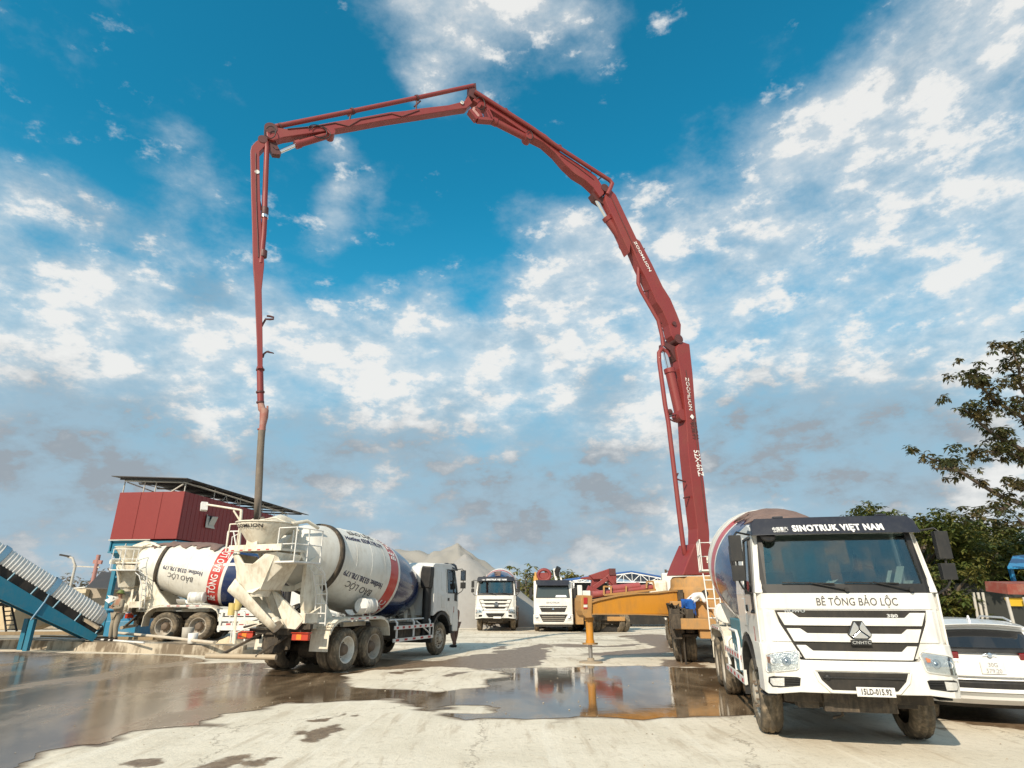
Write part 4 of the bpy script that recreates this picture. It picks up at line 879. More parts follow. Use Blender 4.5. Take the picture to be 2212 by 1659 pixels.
# flange ribs along the section sides
for f, pts, off in ((ZC, [(410, 492), (640, 470), (820, 440), (940, 470), (1040, 410), (1310, 360), (1400, 385), (1550, 330)], .215), (ZA, [(395, 600), (430, 800), (455, 1000), (490, 1300)], .305), (ZB, [(1480, 1080), (1560, 1260), (1700, 1560)], .29), (ZB, [(1040, 720), (1200, 830), (1330, 930)], .23), (ZC, [(135, 700), (140, 1100), (160, 1600)], .17)):
    b = MB(); btube(b, bpz(f, pts, off), .018, 6); b.build('hydraulic_line', M_boomd, PT)
# joints
b = MB(); jt(b, ZA, 340, 470, .19, .66); jt(b, ZA, 320, 400, .09, .66); bprism(b, bpz(ZA, [(300, 470), (345, 490), (362, 560), (350, 555), (325, 510), (300, 490)], .2), .4); b.build('boom_joint', M_boomd, PT)
b = MB(); jt(b, ZB, 1400, 1030, .18, .5); bprism(b, bpz(ZB, [(1310, 1050), (1350, 1010), (1400, 1080), (1450, 1100), (1470, 1200), (1410, 1140), (1340, 1095)], .1), .3); b.build('boom_joint', M_boomd, PT)
b = MB(); jt(b, ZB, 275, 225, .20, .46); jt(b, ZB, 350, 265, .13, .44); bprism(b, bpz(ZB, [(250, 160), (250, 105), (310, 95), (318, 180), (290, 215), (262, 200)], .12), .24); b.build('boom_joint', M_boomd, PT)
b = MB(); jt(b, ZC, 265, 520, .20, .42); jt(b, ZC, 195, 610, .14, .36); b.build('boom_joint', M_boomd, PT)
b = MB()       # linkage frame at the top joint
for A, B in (((300, 310), (320, 415)), ((320, 415), (445, 425)), ((445, 425), (400, 330)), ((310, 330), (340, 290)), ((250, 340), (315, 420)), ((350, 400), (310, 330)), ((395, 350), (430, 420))):
    p, q = bq(ZB, *A, .1), bq(ZB, *B, .1); b.beam(PTI @ p, PTI @ q, .26, .13)
b.build('linkage', M_boom, PT)
b = MB(); bprism(b, bpz(ZC, [(255, 600), (310, 600), (330, 650), (355, 690), (345, 712), (280, 705), (255, 660)], .1), .2); b.build('linkage', M_boomd, PT)
# cylinders
def cyl(f, a, m, c, r, off=.05):
    b = MB(); A, M_, C_ = bq(f, *a, off), bq(f, *m, off), bq(f, *c, off)
    btube(b, [A, M_], r, 14); btube(b, [M_ - (M_ - A).normalized() * .12, M_ + (M_ - A).normalized() * .05], r * 1.18, 14); jt(b, f, a[0], a[1], r * 1.2, .4, off)
    o_ = b.build('hydraulic_cylinder', M_boom, PT); b = MB(); btube(b, [M_, C_], r * .55, 12); b.build('piston_rod', M_chr, o_)
cyl(ZC, (780, 540), (490, 628), (345, 690), .115); cyl(ZB, (755, 575), (465, 428), (435, 415), .14); cyl(ZB, (1600, 1490), (1440, 1262), (1345, 1095), .16, 0); cyl(ZA, (368, 812), (320, 600), (285, 450), .18, .05)
# delivery pipes
def pipe(pts, name='delivery_pipe', r=.085, m=None):
    b = MB(); btube(b, pts, r, 10)
    o_ = b.build(name, m or M_boom, PT); return o_
pipe(bpz(ZC, [(2015, 118), (1970, 128), (1535, 222), (965, 340), (345, 465), (290, 475), (245, 520)], .1))
pipe(bpz(ZB, [(300, 170), (340, 195), (560, 335), (800, 490), (1020, 650), (1330, 850), (1465, 935), (1488, 965), (1470, 1010), (1445, 1060)], .30))
pipe(bpz(ZA, [(178, 65), (176, 200), (190, 235), (268, 370), (285, 440), (292, 490)], .1), r=.075)
pipe(bpz(ZA, [(318, 540), (305, 515), (285, 500), (272, 520), (273, 560), (300, 760), (315, 840), (345, 1090), (370, 1300), (384, 1410), (390, 1445), (405, 1462), (425, 1462)], .1))
pipe(bpz(ZC, [(228, 600), (232, 660), (215, 1100), (213, 1250), (205, 1400), (180, 1655)], .1), r=.08)
b = MB(); bt = [(ZC, (217, 1175), (213, 1240)), (ZC, (205, 1545), (200, 1600))]
for f, a, c in bt: btube(b, [bq(f, *a, .1), bq(f, *c, .1)], .105, 12)
b.build('pipe_coupling', M_boomd, PT)
b = MB(); btube(b, [bq(ZC, 213, 1240, .1), bq(ZC, 211, 1262, .1)], .11, 12); b.build('pipe_coupling', M_chr, PT)
# clamps
b = MB()
def clamp(f, p, q, off=.1):
    A, B = bq(f, *p, off), bq(f, *q, off); btube(b, [A, B], .03, 6); d = Vector((BDv.x, BDv.y, 0))
for f, p, q in ((ZC, (1530, 215), (1520, 340)), (ZC, (1560, 250), (1505, 300)), (ZC, (968, 320), (940, 440)), (ZC, (1000, 350), (930, 380)), (ZC, (350, 440), (380, 520)), (ZA, (318, 815), (365, 800)), (ZA, (312, 822), (345, 838)), (ZA, (345, 1100), (395, 1115)), (ZA, (350, 1095), (360, 1075)), (ZA, (385, 1190), (425, 1180)),
                (ZA, (200, 238), (225, 232)), (ZA, (265, 375), (285, 385)), (ZA, (176, 60), (205, 40)), (ZB, (1320, 830), (1290, 890)), (ZB, (1415, 885), (1360, 940)), (ZB, (1290, 890), (1330, 930)), (ZB, (1030, 640), (1010, 690)), (ZC, (165, 1100), (190, 1200)), (ZC, (175, 1400), (160, 1330))):
    clamp(f, p, q)
b.build('pipe_clamp', M_boomd, PT)
b = MB()
for f, p, q in ((ZC, (1515, 205), (1540, 245)), (ZC, (955, 318), (985, 360)), (ZC, (335, 445), (355, 500)), (ZA, (305, 790), (330, 800)), (ZB, (1020, 640), (1040, 665)), (ZB, (555, 330), (575, 345))):
    btube(b, [bq(f, (p[0] + q[0]) / 2 - 8, (p[1] + q[1]) / 2 + 2, .1), bq(f, (p[0] + q[0]) / 2 + 8, (p[1] + q[1]) / 2 - 2, .1)], .12, 10)
b.build('pipe_coupling', M_boomd, PT)
for c0 in ((670, 510), (700, 520)):
    b = MB(); c = bq(ZC, *c0, .24); n = BDv; btube(b, [c + Vector((BDv.x * math.cos(t), BDv.y * math.cos(t), 0)) * .30 + Vector((0, 0, .24 * math.sin(t))) for t in [k * math.pi / 8 for k in range(14)]], .016, 6); b.build('hydraulic_hose', M_blk, PT)
for f, c0, rr in ((ZB, (775, 545), .22), (ZB, (350, 270), .3), (ZC, (265, 520), .24)):
    b = MB(); c = bq(f, *c0, .30); btube(b, [c + Vector((BDv.x * math.cos(t), BDv.y * math.cos(t), 0)) * rr * .6 + Vector((0, 0, rr * math.sin(t))) for t in [.4 + k * math.pi / 8 for k in range(14)]], .016, 6); b.build('hydraulic_hose', M_blk, PT)
# tip: hooks, lower pipe, elbow, rubber hose
b = MB(); btube(b, bpz(ZD, [(150, 320), (160, 300), (178, 270), (205, 272), (230, 270), (232, 258), (205, 250), (185, 248)], .05), .03, 6); btube(b, bpz(ZD, [(158, 535), (165, 510), (185, 495), (232, 505), (190, 492)], .05), .028, 6); b.build('hose_hook', M_boomd, PT)
pipe(bpz(ZD, [(138, 600), (141, 780), (143, 850)], .0), r=.088)
for y, r in ((620, .115), (775, .115), (845, .105)):
    b = MB(); btube(b, bpz(ZD, [(140, y - 5), (140, y + 5)], .0), r, 12); b.build('pipe_coupling', M_boomd, PT)
b = MB(); btube(b, bpz(ZD, [(143, 850), (150, 890), (168, 905), (165, 950), (158, 1000), (152, 1040)], .0), [.085, .10, .12, .11, .085, .085], 12); btube(b, bpz(ZD, [(190, 895), (190, 870)], 0), .03, 6); btube(b, bpz(ZD, [(120, 1030), (178, 1034)], 0), .03, 6); b.build('swivel_elbow', mat('elbow_pink_dusty', (.30, .10, .08), .6, dirt=.6, dc=(.42, .35, .28)), PT)
b = MB(); btube(b, bpz(ZD, [(151, 1040), (146, 1100), (140, 1200), (133, 1350), (126, 1500), (120, 1655)], .0) + [bq(lambda x, y: (x, y), 563, 1118), bq(lambda x, y: (x, y), 562, 1165)], [.095, .092, .092, .095, .095, .095, .10, .10], 14); b.build('end_hose', mat('hose_rubber_dusty', (.14, .115, .095), .8, dirt=.7, dc=(.25, .20, .15), ds=2), PT)
# lettering on the boom
def btxt(body, f, a, c, size, m, off=.305, bold=.0, sx=1.0, flip=1):
    A, B = bq(f, *a, off), bq(f, *c, off); d = (B - A).normalized(); n = Vector((BN.x, BN.y, 0)); up = n.cross(d).normalized() * flip; mid_ = (A + B) / 2
    return text(body, 'lettering', m, PT, lambda x, y, z: PTI @ (mid_ + d * x + up * y + n * (z + .004)), size=size, bold=bold, sx=sx)
btxt('52X-6RZ', ZA, (445, 985), (462, 1072), .34, M_txtw, bold=.006, sx=.72)
btxt('中联重科', ZA, (428, 838), (436, 890), .30, M_boomd, bold=.006, sx=.75)
btxt('ZOOMLION', ZA, (404, 668), (414, 752), .22, M_txtw, sx=1.1)
btxt('ZOOMLION', ZB, (1700, 1500), (1800, 1690), .17, M_txtw, off=.29, bold=.003, sx=1.45)
b = MB(); c = bq(ZA, 425, 815, .31); b.lathe([(0, .10), (.006, .10)], PTI @ c, PTI.to_3x3() @ Vector((BN.x, BN.y, 0)), 4); b.build('boom_badge', M_txtw, PT)
for f, c0 in ((ZC, (148, 862)), (ZC, (1920, 262)), (ZB, (190, 265))):
    b = MB(); c = bq(f, *c0, .235 if c0[0] != 148 else .175); b.lathe([(0, .07), (.006, .07)], PTI @ c, PTI.to_3x3() @ Vector((BN.x, BN.y, 0)), 12); b.build('round_plate', M_rwht, PT)
# turret and deck (truck frame: y away from the camera)
b = MB(); bprism(b, bpz(ZA, [(382, 1545), (402, 1490), (440, 1400), (510, 1400), (515, 1545)], .45), .9); b.build('turret', M_boom, PT, bevel=.03)
tc_ = PTI @ Vector((BO.x, BO.y, 0))
b = MB(); b.lathe([(1.75, .95), (2.15, .95), (2.2, .9), (2.45, .88), (2.55, .8)], (tc_.x, tc_.y, 0), (0, 0, 1), 32); b.box(-1.25, 1.25, -1.6, 1.6, 1.15, 1.78); b.build('turret_base', M_yeld, PT, bevel=.03)
b = MB(); b.box(-1.2, 1.2, 1.6, 8.0, 1.1, 1.5); b.box(-.5, .5, -2.6, 9.0, .75, 1.1); b.box(-1.2, -.8, 1.8, 3.9, .6, 1.1); b.box(.8, 1.2, 1.8, 3.9, .6, 1.1); b.box(-1.2, 1.2, -2.7, -1.6, 1.0, 1.3); b.build('deck', M_yeld, PT, bevel=.02)
b = MB(); rr = random.Random(11)
for k in range(26): x, y = rr.uniform(-1.25, -.6), rr.uniform(-2.6, -1.0); b.box(x - .12, x + .12, y - .15, y + .15, .7 + rr.random() * .6, 1.4 + rr.random() * .35)
for k in range(8): b.tube([(rr.uniform(-1.3, -.9), rr.uniform(-2.6, -1), 1.2), (rr.uniform(-1.4, -1), rr.uniform(-2.6, -1), 1.7), (rr.uniform(-1.2, -.6), rr.uniform(-2.6, -1), 1.4)], .04, 6)
b.build('pump_machinery', M_chas, PT, bevel=.01)
for k in range(5):
    b = MB(); z = .75 + k * .14; b.box(-1.30, -1.27, .5 + 0, 1.9, z, z + .09)
    b.box(-1.30, -1.27, .5, .62, .7, 1.4) if k == 0 else None
    b.build('guard_board', M_yeld, PT)
b = MB(); b.box(-1.2, 1.2, 8.1, 8.6, 1.2, 3.0); b.prism([(8.6, .9), (8.6, 3.0), (10.2, 3.0), (10.45, 1.9), (10.5, .9)], 'x', -1.2, 1.2); b.build('cab', M_white, PT, bevel=.04)
for x, y in ((-1.05, -1.1), (-1.05, .3), (-1.05, 4.5), (-1.05, 5.9), (1.05, -1.1), (1.05, .3), (1.05, 4.5), (1.05, 5.9), (1.03, 9.4), (-1.03, 9.4)): wheel(PT, x, y, y > 8)
b = MB(); b.box(-1.5, -.9, -1.35, -.55, 2.0, 2.0 + .5); wb = b.build('white_tank', M_white2, PT, bevel=.1, seg=3)
wb.location = (-.35, .9, -.05)
# outrigger arm
oa, ob = Vector((2.42, 20.2)), (Vector((5.75, 21.1)) - Vector((2.42, 20.2))).normalized(); on = Vector((ob.y, -ob.x))
def oq(x, y, off=0.0): o_ = oa + on * off; return onplane(*ZE(x, y), (o_.x, o_.y), (ob.x, ob.y))
def oprism(b, pts, off, w): 
    P_ = [oq(x, y, off) for x, y in pts]; n = Vector((on.x, on.y, 0)); b.slab([PTI @ p for p in P_], [PTI @ (p - n * w) for p in P_])
b = MB(); oprism(b, [(1215, 600), (1215, 470), (1300, 445), (1500, 405), (1700, 385), (1900, 378), (2060, 360), (2140, 362), (2145, 612), (2000, 600), (1700, 598), (1450, 602)], .2, .40); arm = b.build('outrigger_arm', M_yel, PT, bevel=.03)
b = MB(); oprism(b, [(1215, 470), (1300, 443), (1500, 400), (1700, 376), (1900, 372), (2060, 352), (2140, 354), (2140, 366), (2060, 364), (1900, 384), (1700, 390), (1500, 414), (1300, 458), (1225, 482)], .26, .52)
oprism(b, [(1220, 590), (1700, 592), (2140, 604), (2140, 616), (1700, 603), (1220, 602)], .26, .5); b.build('arm_flange', M_yeld, arm)
b = MB(); oprism(b, [(2000, 600), (2145, 600), (2145, 640), (2060, 636), (1960, 605)], .25, .5); oprism(b, [(2120, 350), (2160, 345), (2175, 640), (2150, 645), (2140, 600)], .35, .7); b.build('arm_hinge', M_chas, arm)
b = MB(); oprism(b, [(1118, 460), (1130, 400), (1235, 405), (1228, 605), (1235, 632), (1170, 635), (1140, 605), (1125, 560)], .27, .54); ab = b.build('leg_housing', M_yeld, arm, bevel=.02)
for y0, y1, m_ in ((425, 490, M_red), (500, 525, M_rwht), (525, 540, M_red)):
    b = MB(); oprism(b, [(1145, y0), (1182, y0), (1182, y1), (1145, y1)], .29, .03); b.build('reflector', m_, ab)
fx, fy = oa.x, oa.y
def fz(y): return oq(1215, y).z
b = MB(); b.tube([PTI @ Vector((fx, fy, fz(640))), PTI @ Vector((fx, fy, fz(870)))], .115, 18); b.tube([PTI @ Vector((fx, fy, fz(625))), PTI @ Vector((fx, fy, fz(665)))], .145, 18); b.tube([PTI @ Vector((fx, fy, fz(862))), PTI @ Vector((fx, fy, fz(890)))], .135, 18); lg = b.build('outrigger_leg', M_yel, PT)
b = MB(); p = PTI @ Vector((fx, fy, 0)); b.lathe([(fz(905), .24), (fz(888), .24)], (p.x, p.y, 0), (0, 0, 1), 4); b.build('leg_flange', M_yeld, lg)
b = MB(); b.tube([PTI @ Vector((fx, fy, fz(900))), PTI @ Vector((fx, fy, .12))], .062, 14); b.build('piston_rod', mat('rod_grey_steel', (.42, .40, .38), .3, metal=.8, dirt=.4), lg)
b = MB(); b.lathe([(0, .36), (.045, .36), (.05, .33), (.06, .12), (.14, .10)], (p.x, p.y, 0.0), (0, 0, 1), 16); b.build('foot_pad', mat('pad_dusty', (.30, .24, .17), .85, dirt=.5), lg)
# pipes stowed on the arm
def stowed(x0, y0, x1, y1, r=.11):
    b = MB(); A, B = oq(x0, y0, -.2), oq(x1, y1, -.2); b.tube([A, B], r, 12)
    o_ = b.build('stowed_pipe', mat('pipe_dull_red', (.34, .075, .075), .5, dirt=.5, dc=(.28, .16, .13)), None); tag(o_, None, 'pipe', 'red delivery pipes stowed on the yellow arm'); return o_
tag(stowed(1430, 335, 1712, 305), 'shorter dull red pipe lying upper on the yellow outrigger arm'); tag(stowed(1590, 350, 1840, 318), 'dull red pipe whose open end lies farthest right on the yellow arm'); tag(stowed(1230, 395, 1600, 352, .10), 'long lower dull red pipe running left through the brown rack on the arm')
b = MB()
for A, B in (((1350, 310), (1350, 400)), ((1420, 310), (1425, 398)), ((1350, 312), (1432, 315)), ((1350, 398), (1430, 395)), ((1578, 308), (1578, 392)), ((1790, 260), (1785, 330)), ((1855, 262), (1868, 345)), ((1790, 262), (1858, 262))):
    b.beam(oq(*A, -.05), oq(*B, -.05), .05, .05)
b.beam(oq(1350, 400, -.05), oq(1880, 345, -.05), .06, .06)
tag(b.build('pipe_rack', M_yeld), 'brown steel rack of bars holding red pipes above the yellow arm', 'rack')

# ---------------------------------------------------------------- people
def person(name, loc, deg, J, shirt, trousers, label, hat=None, short=False, skin=None, hair=True, s=1.0):
    """J: joint positions in the person's frame; one skinned body surface, clothes as children"""
    skin = skin or M_skin
    def skinned(nm, chain, rad, m, par, sub=2):
        me = bpy.data.meshes.new(nm); names = []; edges = []
        for a, b_ in chain:
            for q in (a, b_):
                if q not in names: names.append(q)
            edges.append((names.index(a), names.index(b_)))
        me.from_pydata([J[q] for q in names], edges, []); me.materials.append(m)
        o = bpy.data.objects.new(nm, me); col.objects.link(o); o.parent = par
        md = o.modifiers.new('skin', 'SKIN'); sb = o.modifiers.new('sub', 'SUBSURF'); sb.levels = sub; sb.render_levels = sub
        for i, q in enumerate(names):
            r = rad[q]; me.skin_vertices[0].data[i].radius = (r, r * .8 if q in ('chest', 'belly', 'pelvis') else r)
        me.skin_vertices[0].data[0].use_root = True
        for p_ in me.polygons: p_.use_smooth = True
        return o
    r0 = dict(pelvis=.145, belly=.135, chest=.155, neck=.055, chin=.07, head=.095, crown=.07, shl=.06, shr=.06, ell=.042, elr=.042, wrl=.028, wrr=.028, hal=.032, har=.032, hil=.085, hir=.085, knl=.055, knr=.055, anl=.038, anr=.038, tol=.035, tor=.035)
    body = skinned('person', [('pelvis', 'belly'), ('belly', 'chest'), ('chest', 'neck'), ('neck', 'chin'), ('chin', 'head'), ('head', 'crown'), ('chest', 'shl'), ('chest', 'shr'), ('shl', 'ell'), ('shr', 'elr'), ('ell', 'wrl'), ('elr', 'wrr'), ('wrl', 'hal'), ('wrr', 'har'),
                   ('pelvis', 'hil'), ('pelvis', 'hir'), ('hil', 'knl'), ('hir', 'knr'), ('knl', 'anl'), ('knr', 'anr'), ('anl', 'tol'), ('anr', 'tor')], r0, skin, None)
    body.name = name; body.location = loc; body.rotation_euler = (0, 0, R(deg)); body.scale = (s, s, s)
    for q, e in (('hal', 'wrl'), ('har', 'wrr')):      # fingers
        d = (Vector(J[q]) - Vector(J[e])).normalized(); b = MB()
        side = d.cross(Vector((0, 1, 0))).normalized() if abs(d.y) < .9 else Vector((1, 0, 0)); dn = d.cross(side)
        for k in range(4): o_ = Vector(J[q]) + side * (k - 1.5) * .018; b.tube([o_, o_ + d * .045, o_ + d * .075 + dn * .02, o_ + d * .085 + dn * .04], [.009, .0085, .008, .006], 6)
        o_ = Vector(J[q]) - d * .03 + side * .025; b.tube([o_, o_ + side * .03 + d * .02, o_ + side * .035 + d * .05], [.011, .010, .008], 6)
        b.build('hand_fingers', skin, body)
    rs = {k: v + .022 for k, v in r0.items()}; rs.update(ell=.062, elr=.062, wrl=.05, wrr=.05, neck=.06, pelvis=.165, belly=.165, chest=.18)
    ch = [('belly', 'pelvis'), ('belly', 'chest'), ('chest', 'shl'), ('chest', 'shr'), ('shl', 'ell'), ('shr', 'elr')]
    if not short: ch += [('ell', 'wrl'), ('elr', 'wrr')]
    skinned('shirt', ch, rs, shirt, body)
    rt_ = dict(pelvis=.168, hil=.12, hir=.12, knl=.092, knr=.092, anl=.075, anr=.075)
    ch = [('pelvis', 'hil'), ('pelvis', 'hir'), ('hil', 'knl'), ('hir', 'knr')]
    if not short: ch += [('knl', 'anl'), ('knr', 'anr')]
    skinned('shorts' if short else 'trousers', ch, rt_, trousers, body)
    for a, t_ in (('anl', 'tol'), ('anr', 'tor')):
        b = MB(); A, B = Vector(J[a]), Vector(J[t_]); d = (B - A); d.z = 0; d.normalize(); b.tube([A - d * .05 + Vector((0, 0, -.045)), A + Vector((0, 0, -.03)), B + Vector((0, 0, 0))  , B + d * .06 - Vector((0, 0, .015))], [.045, .052, .048, .03], 10); b.build('shoe', M_dark, body)
    Hd = Vector(J['head']); up = (Vector(J['crown']) - Vector(J['chin'])).normalized(); f_ = Vector(J.get('face', (0, 1, 0))); f_ = (f_ - up * f_.dot(up)).normalized(); sd_ = up.cross(f_)
    b = MB(); b.tube([Hd + f_ * .085 + up * .01, Hd + f_ * .118 - up * .03], [.012, .02], 6); b.tube([Hd + f_ * .09 - up * .06 + sd_ * .025, Hd + f_ * .095 - up * .06, Hd + f_ * .09 - up * .06 - sd_ * .025], .008, 5)
    for k in (-1, 1): b.tube([Hd + sd_ * k * .09 - f_ * .01 + up * .02, Hd + sd_ * k * .10 - f_ * .015 - up * .03], .018, 6)
    b.build('face_features', skin, body)
    for k in (-1, 1): b = MB(); b.lathe([(-.012, 0), (-.006, .012), (.006, .012), (.012, 0)], Hd + f_ * .088 + sd_ * k * .034 + up * .012, f_, 8); b.build('eye', M_dark, body)
    if hat:
        b = MB(); b.lathe([(-.02, .165), (.0, .150), (.005, .120), (.05, .118), (.09, .095), (.115, .05), (.12, 0)], Hd + up * .035, up, 20, cap=False); h = b.build('hard_hat', hat, body); so = h.modifiers.new('s', 'SOLIDIFY'); so.thickness = .006
    elif hair:
        b = MB(); b.lathe([(-.08, .098), (-.02, .112), (.04, .105), (.085, .07), (.105, 0)], Hd + up * .02 - f_ * .015, (up - f_ * .35), 16, cap=False); b.build('hair', M_dark, body)
    tag(body, label, 'person'); return body
M_olive = mat('olive_grey_cloth', (.26, .22, .165), .95, dirt=.4, dc=(.36, .31, .24), ds=6, bump=.3, bs=14)
M_green = mat('helmet_green', (.12, .15, .035), .5)
M_blue = mat('shorts_blue', (.01, .09, .36), .9)
J1 = dict(pelvis=(0, 0, .92), belly=(0, .01, 1.08), chest=(0, .02, 1.30), neck=(0, .02, 1.46), chin=(0, .05, 1.53), head=(0, .045, 1.60), crown=(0, .03, 1.67), face=(0, 1, -.45), shl=(-.19, .02, 1.37), shr=(.19, .02, 1.37), ell=(-.25, .05, 1.13), elr=(.24, .08, 1.12),
          wrl=(-.06, .26, 1.10), wrr=(.02, .26, 1.18), hal=(.01, .29, 1.13), har=(-.05, .28, 1.22), hil=(-.10, 0, .86), hir=(.10, 0, .86), knl=(-.13, .05, .48), knr=(.13, .04, .48), anl=(-.16, 0, .09), anr=(.16, .0, .09), tol=(-.19, .13, .035), tor=(.20, .13, .035))
pp = atY(243, 1381, 24.6)
person('person', (pp.x, 24.6, .36), 150, J1, M_olive, M_olive, 'worker in a green hard hat and grey brown clothes standing by the conveyor foot', hat=M_green, s=1.04)
J2 = dict(J1); J2.update(pelvis=(0, 0, .86), belly=(.0, .13, 1.0), chest=(0, .33, 1.10), neck=(0, .46, 1.12), chin=(0, .52, 1.10), head=(0, .57, 1.13), crown=(0, .64, 1.17), face=(0, .3, -1), shl=(-.19, .37, 1.13), shr=(.19, .37, 1.13), ell=(-.22, .44, .88), elr=(.22, .46, .88), wrl=(-.12, .60, .74), wrr=(.12, .62, .74), hal=(-.09, .66, .70), har=(.09, .68, .70),
          knl=(-.12, .14, .48), knr=(.12, .12, .46))
wp = atY(1487, 1316, 19.9)
person('person', (wp.x, 19.85, .85), -82, J2, mat('shirt_white', (.75, .76, .74), .9), M_blue, 'worker in white shirt and blue shorts bending over behind the yellow arm', short=True)
b = MB(); b.box(wp.x - .35, wp.x + .9, 19.55, 20.15, .78, .84); b.tube([(wp.x - .3, 19.6, 0), (wp.x - .3, 19.6, .8)], .03); b.tube([(wp.x + .85, 19.6, 0), (wp.x + .85, 19.6, .8)], .03); b.tube([(wp.x - .3, 20.1, 0), (wp.x - .3, 20.1, .8)], .03); b.tube([(wp.x + .85, 20.1, 0), (wp.x + .85, 20.1, .8)], .03)
tag(b.build('step_platform', M_chas), 'muddy low work stand under the bending worker behind the large truck', 'platform')
J3 = dict(J1); J3.update(anl=(-.10, -.10, .09), anr=(.10, .12, .09), tol=(-.11, .04, .035), tor=(.11, .26, .035))
lp = G(982, 1398)
person('person', (lp.x, lp.y, 0), 60, J3, mat('shirt_brown', (.22, .13, .10), .9), mat('trousers_brown', (.20, .11, .08), .95), 'person in dark brown trousers half hidden beyond the cab of the middle truck')
# ---------------------------------------------------------------- concrete platform and clutter on the left
Z3 = ZM(0, 1150, 2.9105); ZL = ZM(0, 1350, 5.53)
def g3(x, y, z=0.0): return G(*Z3(x, y), z)
def a3(x, y, Y): return atY(*Z3(x, y), Y)
e0, e1 = g3(-600, 1350), g3(1760, 1432)
edge = []; rr = random.Random(4)
for k in range(41):
    p = e0.lerp(e1, k / 40); edge.append((p.x, p.y + .06 * mnoise.noise(Vector((k * .7, 3, 1)))))
b = MB(); b.prism(edge + [(e1.x + .3, 33), (e0.x - 8, 33)], 'z', -.05, .20); plat = b.build('loading_platform', M_conc); tag(plat, kind='structure', label='low stained concrete platform along the left of the yard')
b = MB()
for k in range(40):
    (x0, y0), (x1, y1) = edge[k], edge[k + 1]; h = [.33 + .04 * mnoise.noise(Vector((q * .55, 8, 2))) for q in (k, k + 1)]
    b.slab([(x0, y0 - .03, -.03), (x1, y1 - .03, -.03), (x1, y1, h[1]), (x0, y0, h[0])], [(x0, y0 + .33, -.03), (x1, y1 + .33, -.03), (x1, y1 + .30, h[1] + .02), (x0, y0 + .30, h[0] + .02)])
tag(b.build('platform_kerb', M_conk), 'long stained concrete kerb wall edging the wet ground on the left', 'kerb wall')
def plank(name, p, q, w, h, m, label, cat, group=None):
    b = MB(); b.beam(p, q, w, h); o = b.build(name, m, bevel=.01); tag(o, label, cat, group); return o
def pz(x, y, z): return g3(x, y, z)
plank('timber_beam', pz(-80, 1262, .42), pz(560, 1258, .42), .16, .14, M_wood, 'pale weathered timber lying farthest left on the kerb', 'timber', 'timbers on the left platform')
plank('timber_beam', pz(640, 1262, .36), pz(1130, 1222, .46), .20, .26, M_wood, 'thick brown timber lying behind the worker in the green hard hat', 'timber', 'timbers on the left platform')
plank('timber_beam', pz(300, 1285, .40), pz(1120, 1300, .40), .12, .10, M_wood, 'thin dark timber lying at the feet of the worker in the green hard hat', 'timber', 'timbers on the left platform')
b = MB(); b.tube([pz(860, 1258, .5), pz(1200, 1290, .48), pz(1560, 1330, .46)], .055, 10); tag(b.build('pipe', mat('pipe_pale', (.55, .48, .38), .6, dirt=.4)), 'long pale pipe lying in front of the left mixer truck wheels', 'pipe')
b = MB(); b.tube([pz(-50, 1305, .38), pz(300, 1296, .38), pz(760, 1308, .38), pz(1050, 1330, .38)], .035, 8); tag(b.build('pipe', M_rwht), 'thin white pipe lying along the kerb on the left', 'pipe')
def lay(name, x0, y0, x1, y1, h, m, label, cat):
    c = pz(x0, y0, .36); d = pz(x1, y1, .36); b = MB(); b.lathe([(0, h * .38), (.01, h * .42), (h, h * .5), (h, h * .46), (.03, h * .38), (.03, 0)], (c.x, c.y, .36), (0, 0, 1), 18, cap=False); o = b.build(name, m); tag(o, label, cat)
lay('bucket', 1355, 1300, 0, 0, .42, mat('bucket_grey', (.42, .39, .34), .7, dirt=.5), 'grey bucket standing between the rear wheels of the left mixer truck', 'bucket')
lay('bucket', 1395, 1335, 0, 0, .34, M_rwht, 'small whitish bucket in front of the grey bucket by the wheels', 'bucket')
b = MB(); rr = random.Random(9)
c = pz(1640, 1345, .15)
def mound(name, cx, cy, rx, ry, h, m, z0=0.0, n=36, k=12, seed=1.0, peak=1.0, rough=.12):
    vs = [(0, 0, h)]; fs = []
    for i in range(1, k + 1):
        f = i / k
        for j in range(n):
            t = 2 * math.pi * j / n; e = 1 + .18 * mnoise.noise(Vector((math.cos(t) * 1.5, math.sin(t) * 1.5, seed)))
            x, y = math.cos(t) * rx * f * e, math.sin(t) * ry * f * e
            z = h * ((1 - f ** peak) + rough * (1 - f) * f * 4 * mnoise.noise(Vector((x * 2.2 / rx + seed, y * 2.2 / ry, seed * 2))) + rough * .35 * (1 - f) * mnoise.noise(Vector((x * 9 / rx + seed, y * 9 / ry, seed))))
            vs.append((x, y, max(z, -.05) if i < k else -.1))
    fs += [(0, 1 + (j + 1) % n, 1 + j) for j in range(n)]
    for i in range(k - 1): fs += [(1 + i * n + j, 1 + i * n + (j + 1) % n, 1 + (i + 1) * n + (j + 1) % n, 1 + (i + 1) * n + j) for j in range(n)]
    b = MB(); b.add(vs, fs, True); o = b.build(name, m); o.location = (cx, cy, z0); return o
M_sand = mat('sand', (.62, .50, .33), .95, dirt=.4, dc=(.42, .33, .22), ds=1.5, bump=.6, bs=9)
M_grav = mat('gravel_grey', (.31, .30, .285), .95, dirt=.7, dc=(.28, .265, .25), ds=3.5, bump=1.0, bs=22)
M_grav2 = mat('gravel_beige', (.29, .275, .25), .95, dirt=.6, dc=(.30, .28, .245), ds=2.6, bump=1.0, bs=14)
tag(mound('sand_heap', c.x, c.y + .2, .55, .4, .28, M_sand, .18), 'low heap of wet sand beside the white wash stand', 'sand heap')
